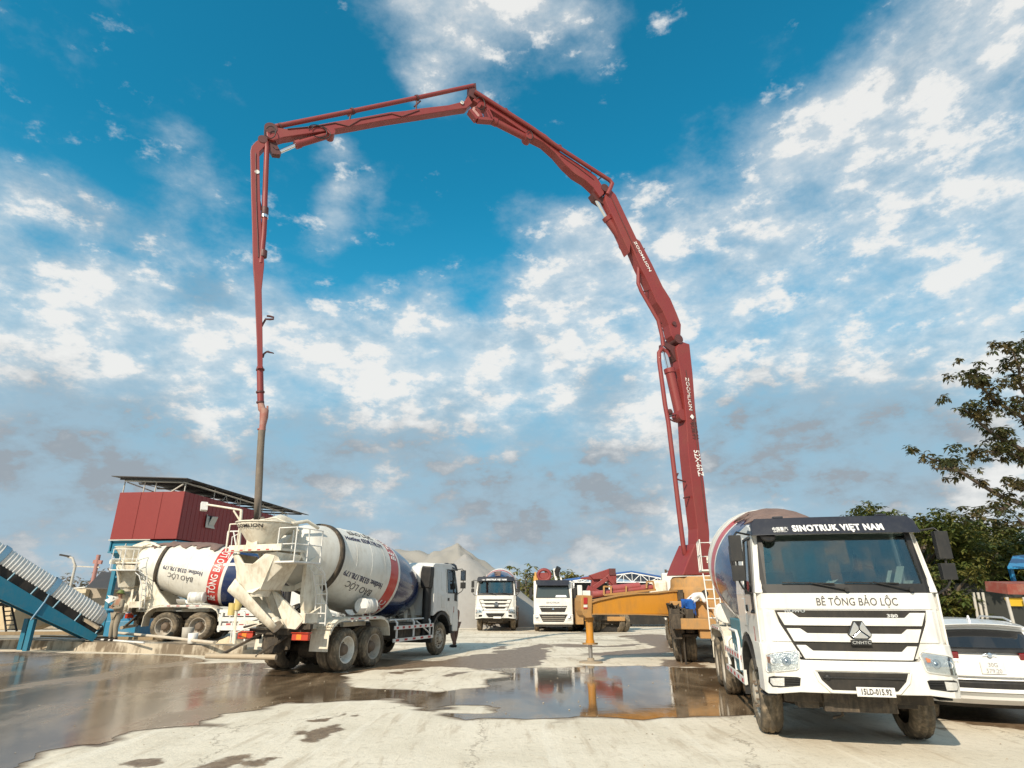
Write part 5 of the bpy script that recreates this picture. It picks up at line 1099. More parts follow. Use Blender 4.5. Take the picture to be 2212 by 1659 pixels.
tag(mound('rubble_heap', g3(350, 1215).x * .93, g3(350, 1215).y * .93, 1.6, .7, .5, M_conc, .15, seed=4.0, rough=.5), 'low grey rubble heap under the conveyor foot', 'rubble heap')
# sand bay wall behind the ladder
b = MB(); Yb = 24.5
P_ = [a3(*q, Yb) for q in ((-500, 1235), (-500, 960), (0, 965), (60, 972), (110, 1000), (180, 1040), (250, 1075), (275, 1115), (330, 1120), (332, 1195), (200, 1240))]
b.slab(P_, [p + Vector((0, .7, 0)) for p in P_]); w_ = b.build('retaining_wall', M_sand, bevel=.04); tag(w_, 'broken pale concrete wall behind the black ladder at the far left', 'wall')
b = MB(); l0, l1, l2, l3 = (a3(*q, 23.9) for q in ((22, 1065), (45, 1248), (82, 1060), (122, 1245)))
b.tube([l0, l1], .035, 6); b.tube([l2, l3], .035, 6)
for k in range(6): t_ = .03 + k * .18; b.tube([l0.lerp(l1, t_), l2.lerp(l3, t_)], .025, 6)
tag(b.build('ladder', M_blk), 'short black ladder leaning on the pale wall under the conveyor', 'ladder')
b = MB(); b.beam(a3(-60, 1050, 23.8), a3(270, 1052, 23.8), .5, .12); tag(b.build('steel_beam', M_dark), 'dark horizontal beam above the black ladder', 'beam')
b = MB(); b.box(*[v for q in ((a3(20, 0, 24.2).x, a3(75, 0, 24.2).x), (24.0, 24.5), (a3(0, 1040, 24.2).z, a3(0, 985, 24.2).z)) for v in q]); tag(b.build('concrete_block', M_conc, bevel=.03), 'pale block resting above the ladder at the far left edge', 'block')
b = MB(); b.tube([a3(150, 1028, 23.4), a3(170, 1000, 23.4), a3(185, 940, 23.4)], [.16, .13, .05], 8); tag(b.build('plastic_sack', mat('sack_pale', (.55, .56, .52), .8)), 'crumpled pale plastic sack hanging under the conveyor', 'sack')
# ---------------------------------------------------------------- conveyor
M_cover = mat('cover_white', (.68, .66, .62), .5, dirt=.25)
M_cblue = mat('conveyor_blue', (.008, .16, .26), .45, dirt=.3, dc=(.12, .17, .18))
M_cblue2 = mat('conveyor_pale_blue', (.16, .30, .42), .5)
CV = empty('conveyor', (0, 0, 0)); tag(CV, 'blue inclined belt conveyor under a ribbed white cover at the left edge', 'conveyor')
q0 = a3(738, 1172, 25.2); q1 = a3(40, 740, 22.6); dv = (q1 - q0).normalized(); q1 = q0 + dv * ((q1 - q0).length * 2.0); L = (q1 - q0).length
sdv = dv.cross(Vector((0, 0, 1))).normalized(); 
if sdv.y > 0: sdv = -sdv
upv = sdv.cross(dv); upv = upv if upv.z > 0 else -upv
def cvp(t, s, u): return q0 + dv * t + sdv * s + upv * u
b = MB(); n = 14; N_ = int(L / .025); vs = []
for i in range(N_ + 1):
    t = L * i / N_; r = .47 + .018 * math.sin(i * math.pi / 2.5); 
    if t < .5: r *= math.sqrt(max(0.02, 1 - ((.5 - t) / .5) ** 2)) * .4 + .6
    for j in range(n + 1): a = -.35 + (math.pi + .35) * j / n; vs.append(cvp(t, math.cos(a) * r, math.sin(a) * r * .98 - .05))
b.add(vs, [(i * (n + 1) + j, i * (n + 1) + j + 1, (i + 1) * (n + 1) + j + 1, (i + 1) * (n + 1) + j) for i in range(N_) for j in range(n)], True)
b.build('belt_cover', M_cover, CV)
for k in range(9):
    t = 2.15 + k * 2.05
    if t < L:
        b = MB()
        for j in range(n):
            A = []
            for (tt, r) in ((t, .50), (t + .20, .50)):
                for jj in (j, j + 1): a = -.35 + (math.pi + .35) * jj / n; A.append(cvp(tt, math.cos(a) * r, math.sin(a) * r - .05))
            b.add([A[0], A[1], A[3], A[2]], [(0, 1, 2, 3)])
        b.tube([cvp(t + .08, .50, -.2), cvp(t + .02, .55, -.50), cvp(t - .05, .57, -1.15)], .03, 6)
        b.build('cover_strap', M_cblue2, CV)
b = MB(); b.box(0, 1, 0, 1, 0, 1) if False else None
def cbeam(b, t0, s0, u0, t1, s1, u1, w, h): b.beam(cvp(t0, s0, u0), cvp(t1, s1, u1), w, h, up=upv)
for s_ in (-.50, .50): b.slab([cvp(-.1, s_ - .04, -.50), cvp(L, s_ - .04, -.50), cvp(L, s_ - .04, -1.15), cvp(4.5, s_ - .04, -1.12), cvp(-.1, s_ - .04, -.72)], [cvp(-.1, s_ + .04, -.50), cvp(L, s_ + .04, -.50), cvp(L, s_ + .04, -1.15), cvp(4.5, s_ + .04, -1.12), cvp(-.1, s_ + .04, -.72)]); cbeam(b, 4.5, s_, -1.14, L, s_, -1.17, .14, .05); cbeam(b, -.1, s_, -.74, 4.5, s_, -1.14, .14, .05)
for k in range(int(L / .9)): cbeam(b, k * .9, -.5, -.6, k * .9, .5, -.6, .07, .07); cbeam(b, k * .9, .50, -.5, k * .9, .50, -.2, .04, .05)
b.build('conveyor_frame', M_cblue, CV)
b = MB(); cbeam(b, -.1, 0, -.34, L, 0, -.33, .88, .30); cbeam(b, -.1, 0, -.72, L, 0, -.72, .8, .02); b.lathe([(-.42, .16), (.42, .16)], cvp(0, 0, -.3), sdv, 16); b.build('belt', M_dark, CV)  # thick dark box fills the gap under the cover in place of its shade
for t in (2.0, 3.9):
    for s_ in (-.5, .3): p = cvp(t, s_, -1.05); b = MB(); b.beam(p, (p.x, p.y, .1), .16, .16); b.build('support_leg', M_cblue, CV)
b = MB()
for A, B in (((410, 1105), (470, 1140)), ((470, 1140), (548, 1118)), ((548, 1118), (720, 1225))): b.beam(a3(*A, 24.4), a3(*B, 24.4), .12, .10)
b.build('chute_lip', M_conc, CV)
# ---------------------------------------------------------------- red tower
M_tred = mat('tower_red_sheet', (.20, .015, .013), .5, dirt=.28, dc=(.24, .02, .016), ds=.8, bump=.15, bs=6)
M_roofd = mat('roof_dark_sheet', (.055, .055, .058), .7, dirt=.4, dc=(.10, .09, .08))
M_steel = mat('steel_pale', (.45, .43, .39), .6, dirt=.4)
TW = empty('batching_tower', (-18.5, 34, 0), R(-6)); tag(TW, 'red sheet clad batching tower with open dark roof over a blue hopper', 'tower'); bpy.context.view_layer.update(); TI = TW.matrix_world.inverted()
b = MB(); b.box(-3.95, 0, 0, 10.5, 4.96, 7.58); body_ = b.build('tower_cladding', M_tred, TW, bevel=.02)
b = MB()
for k in range(0, 27): b.box(.001, .010, .1 + k * .4, .118 + k * .4, 4.98, 7.56)
for k in range(1, 3): b.box(-3.95 + k * 1.31, -3.93 + k * 1.31, -.02, -.002, 4.98, 7.56)
b.build('sheet_ribs', M_tred, body_)
b = MB(); b.box(-3.98, -1.5, -.06, .0, 4.9, 4.96); b.build('base_trim', M_steel, body_)
b = MB(); b.box(.02, .05, 2.4, 3.25, 5.9, 6.55); fw_ = b.build('window', M_dark, body_)
b = MB(); b.slab([(.06, 2.35, 6.62), (.06, 2.35, 5.84), (.06, 3.3, 5.84), (.06, 3.2, 5.98), (.06, 2.55, 5.98)], [(.10, 2.35, 6.62), (.10, 2.35, 5.84), (.10, 3.3, 5.84), (.10, 3.2, 5.98), (.10, 2.55, 5.98)]); b.slab([(.06, 2.45, 6.5), (.06, 2.62, 6.5), (.06, 2.7, 6.0), (.06, 2.62, 6.0)], [(.08, 2.45, 6.5), (.08, 2.62, 6.5), (.08, 2.7, 6.0), (.08, 2.62, 6.0)]); b.slab([(.06, 2.62, 6.0), (.06, 3.2, 6.0), (.25, 3.2, 6.55), (.25, 2.62, 6.5)], [(.07, 2.62, 5.98), (.07, 3.2, 5.98), (.27, 3.2, 6.53), (.27, 2.62, 6.48)]); b.build('window_frame', M_steel, fw_)
b = MB()
for x, y in ((-3.85, .1), (-2.6, .1), (-1.9, .1), (-.1, .1), (-.1, 3), (-.1, 6), (-.1, 9), (-.1, 12), (-3.85, 5), (-3.85, 10)): b.tube([(x, y, 7.3), (x, y, 8.2)], .035, 6)
b.tube([(-3.8, .0, 8.25), (-.1, 0, 8.08), (-.1, 13, 8.0)], .05, 6); b.tube([(-3.8, 0.2, 8.2), (-2.2, 1.2, 7.6)], .035, 6); b.tube([(-.15, 0, 8.0), (-.9, .1, 7.58)], .05, 6); b.tube([(-3.4, .6, 8.22), (-1.0, 1.2, 7.7)], .03, 6)
for y in (4.2, 5.5, 8.0, 10.5, 12.6): b.tube([(-.1, y - .35, 7.55), (-.05, y, 8.0), (-.1, y + .35, 7.55)], .025, 6)
b.build('roof_frame', M_steel, TW)
b = MB(); b.slab([(-4.3, -.5, 8.46), (.25, -.4, 8.26), (.55, 15.2, 8.22), (-4.0, 15.2, 8.9)], [(-4.3, -.5, 8.42), (.25, -.4, 8.22), (.55, 15.2, 8.18), (-4.0, 15.2, 8.86)])
for k in range(10): b.beam((-4.1, k * 1.6, 8.36), (.3, k * 1.6, 8.16), .06, .10)
b.build('roof', M_roofd, TW)
b = MB(); b.slab([(-3.9, .15, 4.9), (0, .15, 4.9), (0, 8, 4.9), (-3.9, 8, 4.9)], [(-3.9, .15, 4.3), (0, .15, 4.3), (0, 8, 4.3), (-3.9, 8, 4.3)]); b.slab([(-3.9, .15, 4.3), (0, .15, 4.3), (0, 8, 4.3), (-3.9, 8, 4.3)], [(-2.6, 1.4, 2.6), (-1.2, 1.4, 2.6), (-1.2, 6, 2.6), (-2.6, 6, 2.6)])
for x in (-3.9, -2.0, -.05): b.beam((x, .1, 4.9), (x, .1, 4.3), .07)
b.beam((-3.95, .08, 4.28), (.05, .08, 4.28), .08)
for x, y in ((-3.7, .6), (-.2, .6), (-.2, 7.5), (-3.7, 7.5)): b.beam((x, y, 0), (x, y, 4.4), .22)
for z in (1.6, 3.0): b.beam((-3.7, .6, z), (-.2, .6, z), .12)
b.build('blue_hopper', M_cblue, TW)
# blue machine and grey chute behind the worker
b = MB(); p, q = a3(770, 1180, 30), a3(1015, 1065, 30); b.box(p.x, q.x, 30, 31.5, .2, q.z); b.box(p.x + .3, q.x + .3, 29.5, 30, .2, .9); b.beam(a3(770, 1090, 29.9), a3(1015, 1085, 29.9), .1, .1); tag(b.build('machine_housing', mat('machine_blue', (.015, .20, .36), .5, dirt=.3), bevel=.03), 'bright blue machine housing behind the worker in the green hard hat', 'machine')
b = MB(); b.beam(a3(870, 1020, 29), a3(985, 915, 29), .7, .10); b.beam(a3(860, 1010, 28.6), a3(975, 905, 28.6), .05, .2); b.beam(a3(890, 1040, 28.6), a3(1000, 935, 28.6), .05, .2); tag(b.build('metal_chute', M_steel), 'sloping grey metal chute left of the side on mixer truck', 'chute')
# shack with dark awning
SH = empty('shack', (a3(790, 1060, 37).x, 37, 0)); tag(SH, 'low plastered shack with a sloping dark awning below the red tower', 'shack')
def sh(x, y, Y): return a3(x, y, Y) - Vector(SH.location)
b = MB(); A = [sh(632, 922, 36), sh(740, 812, 38.5), sh(945, 828, 38.5), sh(940, 945, 36)]; b.slab(A, [v - Vector((0, 0, .06)) for v in A]); b.build('awning', M_roofd, SH)
b = MB(); p, q = sh(560, 1110, 37), sh(960, 930, 37); b.box(p.x, q.x, 0, 3, 0, q.z); b.build('wall', mat('wall_plaster', (.36, .31, .25), .9, dirt=.5, dc=(.25, .21, .17)), SH)
b = MB(); p, q = sh(500, 1110, 36.8), sh(645, 940, 36.8); b.box(p.x, q.x, -.4, -.05, 0, q.z); b.build('wall_side', mat('wall_cream', (.60, .52, .38), .9, dirt=.3), SH)
b = MB(); b.beam(sh(505, 938, 36), sh(640, 925, 36), .5, .05); b.build('roof_sheet', M_rwht, SH)
b = MB(); rr = random.Random(2); P_ = [(a3(808, 1012, 29).x + rr.uniform(-.3, .3), 29 + rr.uniform(-.1, .1), a3(808, 1012, 29).z + rr.uniform(-.2, .3)) for _ in range(9)]; b.add(P_, [(0, 1, 2), (2, 3, 4), (4, 5, 6), (6, 7, 8), (1, 3, 5)]); b.box(a3(805, 0, 29).x - .1, a3(830, 0, 29).x, 29, 29.3, .2, a3(0, 1035, 29).z); tag(b.build('waste_bin', M_rwht), 'white plastic scraps on a post left of the worker', 'bin')
# lamps, poles
def polething(name, label, cat, pts, r, m, extra=None, g=None):
    b = MB(); b.tube(pts, r, 8); o = b.build(name, m); tag(o, label, cat, g)
    if extra:
        for nm, A, B, w_, h_, mm in extra: e = MB(); e.beam(A, B, w_, h_); e.build(nm, mm, o)
    return o
A0 = a3(508, 940, 46); A1 = Vector((A0.x, 46, a3(543, 770, 46).z))
polething('street_lamp', 'slim pale street lamp standing left behind the shack', 'street lamp', [(A0.x, 46, 0), A1, A1 + Vector((-.35, 0, .55)), A1 + Vector((-.7, 0, .65))], .09, M_steel, [('lamp_head', A1 + Vector((-.55, 0, .65)), A1 + Vector((-1.3, 0, .78)), .22, .12, M_dark), ('bracket', A1 + Vector((0, 0, -1.6)), A1 + Vector((.5, 0, -1.9)), .08, .08, M_steel)])
A0 = a3(672, 900, 52); A1 = Vector((A0.x, 52, a3(700, 690, 52).z))
polething('utility_pole', 'reddish utility pole with side arm standing behind the dark awning', 'utility pole', [(A0.x, 52, 0), A1], .16, mat('pole_red_grey', (.34, .17, .15), .8), [('lamp_arm', A1 + Vector((-1.9, 0, -.9)), A1 + Vector((.3, 0, -1.0)), .12, .10, M_steel), ('crossarm', A1 + Vector((-.3, 0, -.55)), A1 + Vector((.4, 0, -.6)), .2, .3, mat('pole_red_grey', (0, 0, 0))), ('crossarm', A1 + Vector((-.2, 0, -2.3)), A1 + Vector((.35, 0, -2.35)), .2, .25, mat('pole_red_grey', (0, 0, 0)))])
# white wash stand in front of the side on truck
YW = 22.3
WS = empty('wash_stand', (a3(1700, 1340, YW).x, YW, .2)); tag(WS, 'white tubular wash stand beside the hopper of the middle truck', 'stand'); wl = Vector(WS.location)
def ws_(x, y, dy=0.0): return a3(x, y, YW + dy) - wl
b = MB(); 
def wbeam(A, B, w_=.05, h_=None, dA=0.0, dB=0.0): b.beam(ws_(*A, dA), ws_(*B, dB), w_, h_ or w_)
wbeam((1590, 1158), (1890, 1160), .06, .14); wbeam((1582, 1222), (1890, 1222), .06, .15); wbeam((1600, 1240), (1600, 1120)); wbeam((1600, 1100), (1840, 1100), .05, .12, .9, .9); wbeam((1640, 1095), (1870, 1098), .05); wbeam((1780, 1100), (1780, 1330)); wbeam((1870, 1100), (1870, 1330)); wbeam((1620, 1110), (1590, 1250), .07)
wbeam((1625, 762), (1735, 758), .06, .10)
b.build('platform_bars', M_rwht, WS)
b = MB(); b.tube([ws_(1706, 1338), ws_(1735, 760)], .06, 8); b.build('post', M_white2, WS)
b = MB(); b.tube([ws_(1675, 1330), ws_(1700, 1100), ws_(1712, 1000)], .022, 6); b.tube([ws_(1690, 1330), ws_(1705, 1150)], .02, 6); b.build('hose', M_rwht, WS)
b = MB(); b.tube([ws_(1738, 640), ws_(1757, 362)], .055, 8); b.tube([ws_(1757, 365), ws_(1620, 342), ws_(1478, 320)], .038, 8); b.tube([ws_(1752, 450), ws_(1700, 368)], .035, 6); b.tube([ws_(1740, 640), ws_(1725, 770)], .06, 8); b.build('lamp_arm', M_white2, WS)
b = MB(); c = ws_(1488, 338); b.beam(c + Vector((-.03, 0, .14)), c + Vector((.05, -.1, -.16)), .22, .12); b.build('flood_lamp', M_rwht, WS)
b = MB()
for A, B in (((1660, 520), (1645, 645)), ((1660, 520), (1760, 518)), ((1700, 520), (1720, 640)), ((1650, 640), (1700, 640))): b.tube([ws_(*A), ws_(*B)], .028, 6)
b.tube([ws_(1770, 520), ws_(1690, 560), ws_(1680, 660), ws_(1660, 720)], .018, 6); b.build('hand_rail', M_rwht, WS)
b = MB(); c = ws_(1740, 1030); b.lathe([(-.28, .10), (.2, .16), (.22, .16)], c, (.1, 0, 1), 12); c = ws_(1690, 1085); b.lathe([(-.2, .13), (.2, .14)], c, (0, 0, 1), 10); b.build('yellow_bucket', mat('plastic_yellow', (.60, .47, .16), .6, dirt=.4), WS)
b = MB(); b.tube([ws_(1760, 1180, -.3), ws_(1830, 1175, -.3), ws_(1920, 1150, -.3), ws_(1880, 1240, -.3)], .025, 6); b.tube([ws_(1640, 1255, 0), ws_(1575, 1330, 0)], .012, 6); b.build('hose', M_blk, WS)
# ---------------------------------------------------------------- gravel heaps and hills
tag(mound('gravel_heap', -13.5, 62, 15, 9, 6.7, M_grav2, seed=3.3, peak=1.9, n=90, k=34, rough=.22), 'long flat topped gravel heap seen just above the middle mixer cab', 'gravel heap')
tag(mound('gravel_heap', -5.0, 57, 9, 9, 6.7, M_grav2, seed=2.0, peak=1.0, n=90, k=34, rough=.2), 'tall beige gravel heap rising behind the middle mixer truck', 'gravel heap')
tag(mound('gravel_heap', -3.6, 48.5, 6.6, 5.0, 5.2, M_grav, seed=5.0, peak=1.0, n=80, k=30, rough=.09), 'grey gravel heap close behind the small far white mixer truck', 'gravel heap')
def hill(name, x0, x1, y, h, m, seed, label):
    vs = []; n = 120
    for j, (dy, f) in enumerate(((0, 0), (30, .55), (70, .9), (110, 1.0), (200, 0))):
        for i in range(n + 1):
            u = i / n; z = f * h * (max(0, math.sin(math.pi * u)) ** .8) * (.75 + .35 * mnoise.noise(Vector((u * 5, seed, 0))) + .12 * mnoise.noise(Vector((u * 34, seed, j)))); vs.append((x0 + (x1 - x0) * u, y + dy, z))
    b = MB(); b.add(vs, [(j * (n + 1) + i, j * (n + 1) + i + 1, (j + 1) * (n + 1) + i + 1, (j + 1) * (n + 1) + i) for j in range(4) for i in range(n)], True); o = b.build(name, m); tag(o, label, kind='structure'); return o
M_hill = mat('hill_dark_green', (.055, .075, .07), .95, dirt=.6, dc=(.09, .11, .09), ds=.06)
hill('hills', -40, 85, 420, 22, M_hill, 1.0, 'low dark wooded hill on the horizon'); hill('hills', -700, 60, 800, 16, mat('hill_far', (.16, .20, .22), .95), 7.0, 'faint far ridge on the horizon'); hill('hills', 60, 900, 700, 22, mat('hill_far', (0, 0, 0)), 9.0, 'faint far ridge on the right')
# ---------------------------------------------------------------- trees
LEAF = {}
def leafmat(n, c, c2): 
    m = bpy.data.materials.new(n); m.use_nodes = True; N = NT(m.node_tree); b = N.n['Principled BSDF']
    oc = N.new('ShaderNodeTexCoord').outputs['Object']; gi = N.new('ShaderNodeNewGeometry').outputs['Random Per Island']
    base = N.mix(gi, c, c2); N.put(b.inputs['Base Color'], N.mix(N.math('MULTIPLY', N.rng(N.noise(oc, 1.2, 3), .45, .6), .5), base, (c2[0] * 1.5, c2[1] * .95, c2[2])))
    b.inputs['Roughness'].default_value = .55; b.inputs['Subsurface Weight'].default_value = 0
    tr = N.new('ShaderNodeBsdfTranslucent'); N.put(tr.inputs[0], N.mix(.5, base, (.12, .14, .02))); mx = N.new('ShaderNodeMixShader'); mx.inputs[0].default_value = .22
    out = [n_ for n_ in N.n if n_.type == 'OUTPUT_MATERIAL'][0]; N.l.new(b.outputs[0], mx.inputs[1]); N.l.new(tr.outputs[0], mx.inputs[2]); N.l.new(mx.outputs[0], out.inputs[0]); return m
M_bark = mat('bark', (.10, .075, .055), .9, dirt=.6, dc=(.18, .15, .12), ds=4)
def leafcluster(vs, fs, c, s, rng, droop=.7, n=6):
    for k in range(n):
        a = rng.uniform(0, 2 * math.pi); e = rng.uniform(-.9, .25) * droop
        d = Vector((math.cos(a) * math.cos(e), math.sin(a) * math.cos(e), math.sin(e))); sd_ = d.cross(Vector((0, 0, 1))).normalized() * s * .24; o_ = c + d * s * .12
        tip = o_ + d * s - Vector((0, 0, s * .25 * droop)); m_ = o_ + d * s * .5
        i = len(vs); vs += [o_, m_ + sd_, tip, m_ - sd_]; fs.append((i, i + 1, i + 2, i + 3))
def make_tree(name, label, base, trunk, limbs, clumps, leaf, s, rng, nper, group=None, spread=1.0, droop=.8):
    """trunk and limbs: point lists; clumps: (centre, radius)"""
    R0 = empty(name, base); tag(R0, label, 'tree', group); bv = Vector(base)
    b = MB(); k = len(trunk); b.tube([Vector(p) - bv for p in trunk], [.22 * (1 - .7 * i / max(1, k - 1)) for i in range(k)], 8)
    for lm in limbs: kk = len(lm); b.tube([Vector(p) - bv for p in lm], [.085 * (1 - .8 * i / (kk - 1)) + .008 for i in range(kk)], 6)
    vs, fs = [], []
    for c, r in clumps:
        c = Vector(c) - bv
        for q in range(int(nper * r * r)):
            d = Vector((rng.gauss(0, 1), rng.gauss(0, 1), rng.gauss(0, .75))).normalized() * r * rng.uniform(.25, 1) ** .6
            leafcluster(vs, fs, c + d, s * rng.uniform(.7, 1.3), rng, droop)
    b.build('trunk', M_bark, R0)
    me = bpy.data.meshes.new('crown'); me.from_pydata([tuple(v) for v in vs], [], fs); me.materials.append(leaf); o = bpy.data.objects.new('crown', me); col.objects.link(o); o.parent = R0
    return R0
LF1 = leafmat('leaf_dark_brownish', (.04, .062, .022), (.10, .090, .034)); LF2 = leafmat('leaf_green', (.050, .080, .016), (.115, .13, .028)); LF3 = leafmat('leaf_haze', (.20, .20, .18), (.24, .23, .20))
rg = random.Random(21); ZR = ZM(2200, 840, 3.3167)
def rp(x, y, Y=20.0): return atY(*ZR(x, y), Y)
limbs = []; cl = []
def bough(pts, Y0, Y1, rad=.34, twigs=True):
    P_ = [rp(x, y, Y0 + (Y1 - Y0) * i / (len(pts) - 1)) for i, (x, y) in enumerate(pts)]; limbs.append(P_[::-1])
    for i, p in enumerate(P_):
        f = i / (len(P_) - 1); cl.append((p + Vector((0, 0, .12)), rad * (.75 + .5 * f))); 
        for _ in range(2): cl.append((p + Vector((rg.uniform(-.5, .5), rg.uniform(-.6, .6), rg.uniform(-.05, .55))), rad * rg.uniform(.5, .9)))
trunk_top = rp(1750, 1050, 21.0)
bough([(395, 1010), (500, 1040), (620, 1090), (720, 1160), (850, 1240), (1000, 1330), (1200, 1400), (1600, 1500)], 19.5, 21, .27)
bough([(450, 1100), (560, 1100), (640, 1110)], 19.6, 19.6, .2)
bough([(690, 600), (760, 660), (850, 740), (950, 820), (1060, 880), (1250, 980), (1600, 1200)], 19.8, 21, .36)
bough([(740, 380), (830, 420), (920, 500), (1020, 580), (1130, 640), (1300, 760), (1650, 1000)], 20.2, 21, .38)
bough([(820, 250), (780, 330), (870, 400)], 20.0, 20.3, .26)
bough([(1100, 130), (1150, 250), (1160, 400), (1250, 560), (1500, 850)], 20.5, 21, .44)
bough([(880, 960), (960, 960), (1050, 960), (1150, 1010), (1300, 1050), (1650, 1150)], 20.2, 21, .36)
bough([(960, 1420), (1000, 1440), (1060, 1400)], 20, 20, .22); bough([(1060, 1230), (1160, 1250), (1300, 1300)], 20, 20.5, .3); bough([(1130, 1500), (1190, 1560), (1300, 1500)], 20, 20.4, .22)
bough([(1300, 100), (1450, 300), (1550, 600)], 20.5, 21, .8); bough([(1700, 50), (1700, 300), (1680, 600)], 21, 21.5, .9); bough([(1400, 800), (1500, 1000)], 21, 21, .7)
tb_ = (trunk_top.x, 21, 0)
make_tree('broadleaf_tree', 'large tree with sparse brown green leaves reaching in at the right edge', tb_, [tb_, (tb_[0] + .1, 21, 3), trunk_top - Vector((0, 0, 2)), trunk_top], limbs, [(c, r * .85) for c, r in cl], LF1, .17, rg, 200, droop=1.0)
def round_tree(label, x, y, base_z, h, r, leaf, s=.30, nper=26, grp='trees behind the large truck', nm='broadleaf_tree', n=15, zlo=.32):
    lm = []; c_ = []
    for k in range(n):
        a = rg.uniform(0, 6.28); zz = h * rg.uniform(zlo, .88); rr_ = r * math.sqrt(max(.05, 1 - ((zz / h - .55) / .48) ** 2)) * rg.uniform(.35, .9)
        p = Vector((x + math.cos(a) * rr_, y + math.sin(a) * rr_, base_z + zz)); c_.append((p, r * rg.uniform(.26, .42))); lm.append([(x, y, base_z + zz * .55), ((x + p.x) / 2, (y + p.y) / 2, base_z + zz * .85), p])
    return make_tree(nm, label, (x, y, base_z), [(x, y, base_z), (x + .1, y, base_z + h * .4), (x, y, base_z + h * .75)], lm, c_, leaf, s, rg, nper, grp)
def px_x(xd, Y): return atY(xd, 1250, Y).x
round_tree('tall leafy tree whose crown rises just right of the large truck visor', px_x(1985, 27), 27, 0, 6.3, 2.8, LF2, .26, 100)
round_tree('leafy tree second behind the right mirror of the large truck', px_x(2085, 29), 29, 0, 5.6, 2.6, LF2, .26, 100)
round_tree('darker tree above the white car roof at the right', px_x(2180, 31), 31, 0, 5.4, 2.8, LF2, .26, 100)
for k, (xd, Y_, lb) in enumerate(((2060, 30, 'low dark bush by the right mirror of the large truck'), (2130, 31, 'low dark bush behind the thin poles'), (2200, 30, 'low dark bush behind the stall at the right edge'), (2290, 31, 'low dark bush beyond the right edge of the stall'))):
    round_tree(lb, px_x(xd, Y_), Y_, 0, 3.6, 2.2, LF1, .3, 75, grp='bushes before the shaded wall', nm='bush', n=14, zlo=.1)
round_tree('tree standing farthest right behind the white car', px_x(2290, 30), 30, 0, 5.2, 3.0, LF2, .26, 90)
round_tree('bushy tree low between the large truck and the white car', px_x(2040, 24), 24, 0, 3.6, 1.6, LF2, .22, 150, zlo=.12)
round_tree('dense tree filling the back behind the other trees', px_x(2120, 37), 37, 0, 6.4, 4.4, LF1, .34, 70, zlo=.1, n=26)
round_tree('wide low tree at the back right behind the red and yellow stall', px_x(2250, 38), 38, 0, 5.8, 4.2, LF1, .34, 70, zlo=.1, n=24)
round_tree('tree at the back seen just past the large truck roof', px_x(1930, 38), 38, 0, 7.2, 3.6, LF2, .3, 80, zlo=.15, n=20)
for k, (xd, Y_, h_, r_, lb) in enumerate(((1135, 120, 8.0, 6, 'yellow green bushy tree between the two far white trucks'), (1165, 135, 8.5, 6, 'dark green bushy tree left of the far pump truck'), (1200, 150, 9, 7, 'round tree behind the far pump truck roof'), (1220, 110, 7.4, 3.5, 'small tree right of the far pump truck mast'))):
    round_tree(lb, px_x(xd, Y_), Y_, 0, h_, r_, leafmat('leaf_far', (.09, .11, .03), (.16, .16, .04)), 1.0, 3, 'trees beyond the far trucks', n=10, zlo=.15)
for k, (xz, Y_, lb) in enumerate(((455, 75, 'faint bare tree left of the street lamp'), (600, 78, 'faint bare tree between street lamp and utility pole'), (830, 80, 'faint bare tree above the dark awning'), (380, 82, 'faint bare tree just above the white conveyor cover'))):
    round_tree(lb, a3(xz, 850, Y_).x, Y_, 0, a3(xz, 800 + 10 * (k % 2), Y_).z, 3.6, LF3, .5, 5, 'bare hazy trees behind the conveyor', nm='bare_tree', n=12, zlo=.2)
# ---------------------------------------------------------------- far pump truck facing the camera
M_orange = mat('pump_orange_trim', (.55, .30, .08), .6, dirt=.4)
t = empty('concrete_pump_truck', (0, 0, 0)); tag(t, 'far white pump truck with short dark visor and a red hose reel on its roof', 'pump truck')
b = MB(); b.prism([(-.9, 1.0), (-.9, 2.95), (1.15, 2.95), (1.28, 2.75), (1.42, 1.95), (1.46, 1.0)], 'x', -1.18, 1.18); b.build('cab', M_white, t, bevel=.05, seg=3)
def ff(name, poly, off, th, m, par=t, bevel=0.0):
    q = MB(); q.prism([(-x, z) for x, z in poly], 'y', 0, 1); 
    def yw(z): return 1.46 - max(0, z - 1.0) * .042 - max(0, z - 1.95) * .135
    return q.build(name, m, par, bevel=bevel, warp=lambda co: Vector((co.x, yw(co.z) + off - (1 - co.y) * th, co.z)))
ff('windshield', [(-.98, 1.98), (.98, 1.98), (.90, 2.60), (-.90, 2.60)], .012, .03, mat('dark_glass', (.05, .065, .065), .08, coat=.5)); ff('windshield_surround', [(-1.05, 1.93), (1.05, 1.93), (.97, 2.68), (-.97, 2.68)], .006, .03, M_blk)
ff('windshield_blind', [(.15, 1.98), (.85, 1.98), (.80, 2.10), (.20, 2.10)], .02, .006, M_paper)
q = MB(); q.slab([(-1.0, 1.62, 2.72), (-.85, 1.66, 2.66), (.85, 1.66, 2.66), (1.0, 1.62, 2.72), (1.05, 1.42, 2.98), (-1.05, 1.42, 2.98)], [(-1.0, 1.52, 2.72), (-.85, 1.56, 2.66), (.85, 1.56, 2.66), (1.0, 1.52, 2.72), (1.05, 1.32, 2.98), (-1.05, 1.32, 2.98)]); q.build('sun_visor', M_visor, t)
ff('upper_grille', [(-.85, 1.48), (.85, 1.48), (.70, 1.14), (-.70, 1.14)], .02, .05, M_dark); ff('grille_bar', [(-.80, 1.42), (.80, 1.42), (.80, 1.38), (-.80, 1.38)], .03, .02, M_sil); e = ff('emblem', [(-.07, 1.26), (0, 1.38), (.07, 1.26)], .05, .03, M_chr)
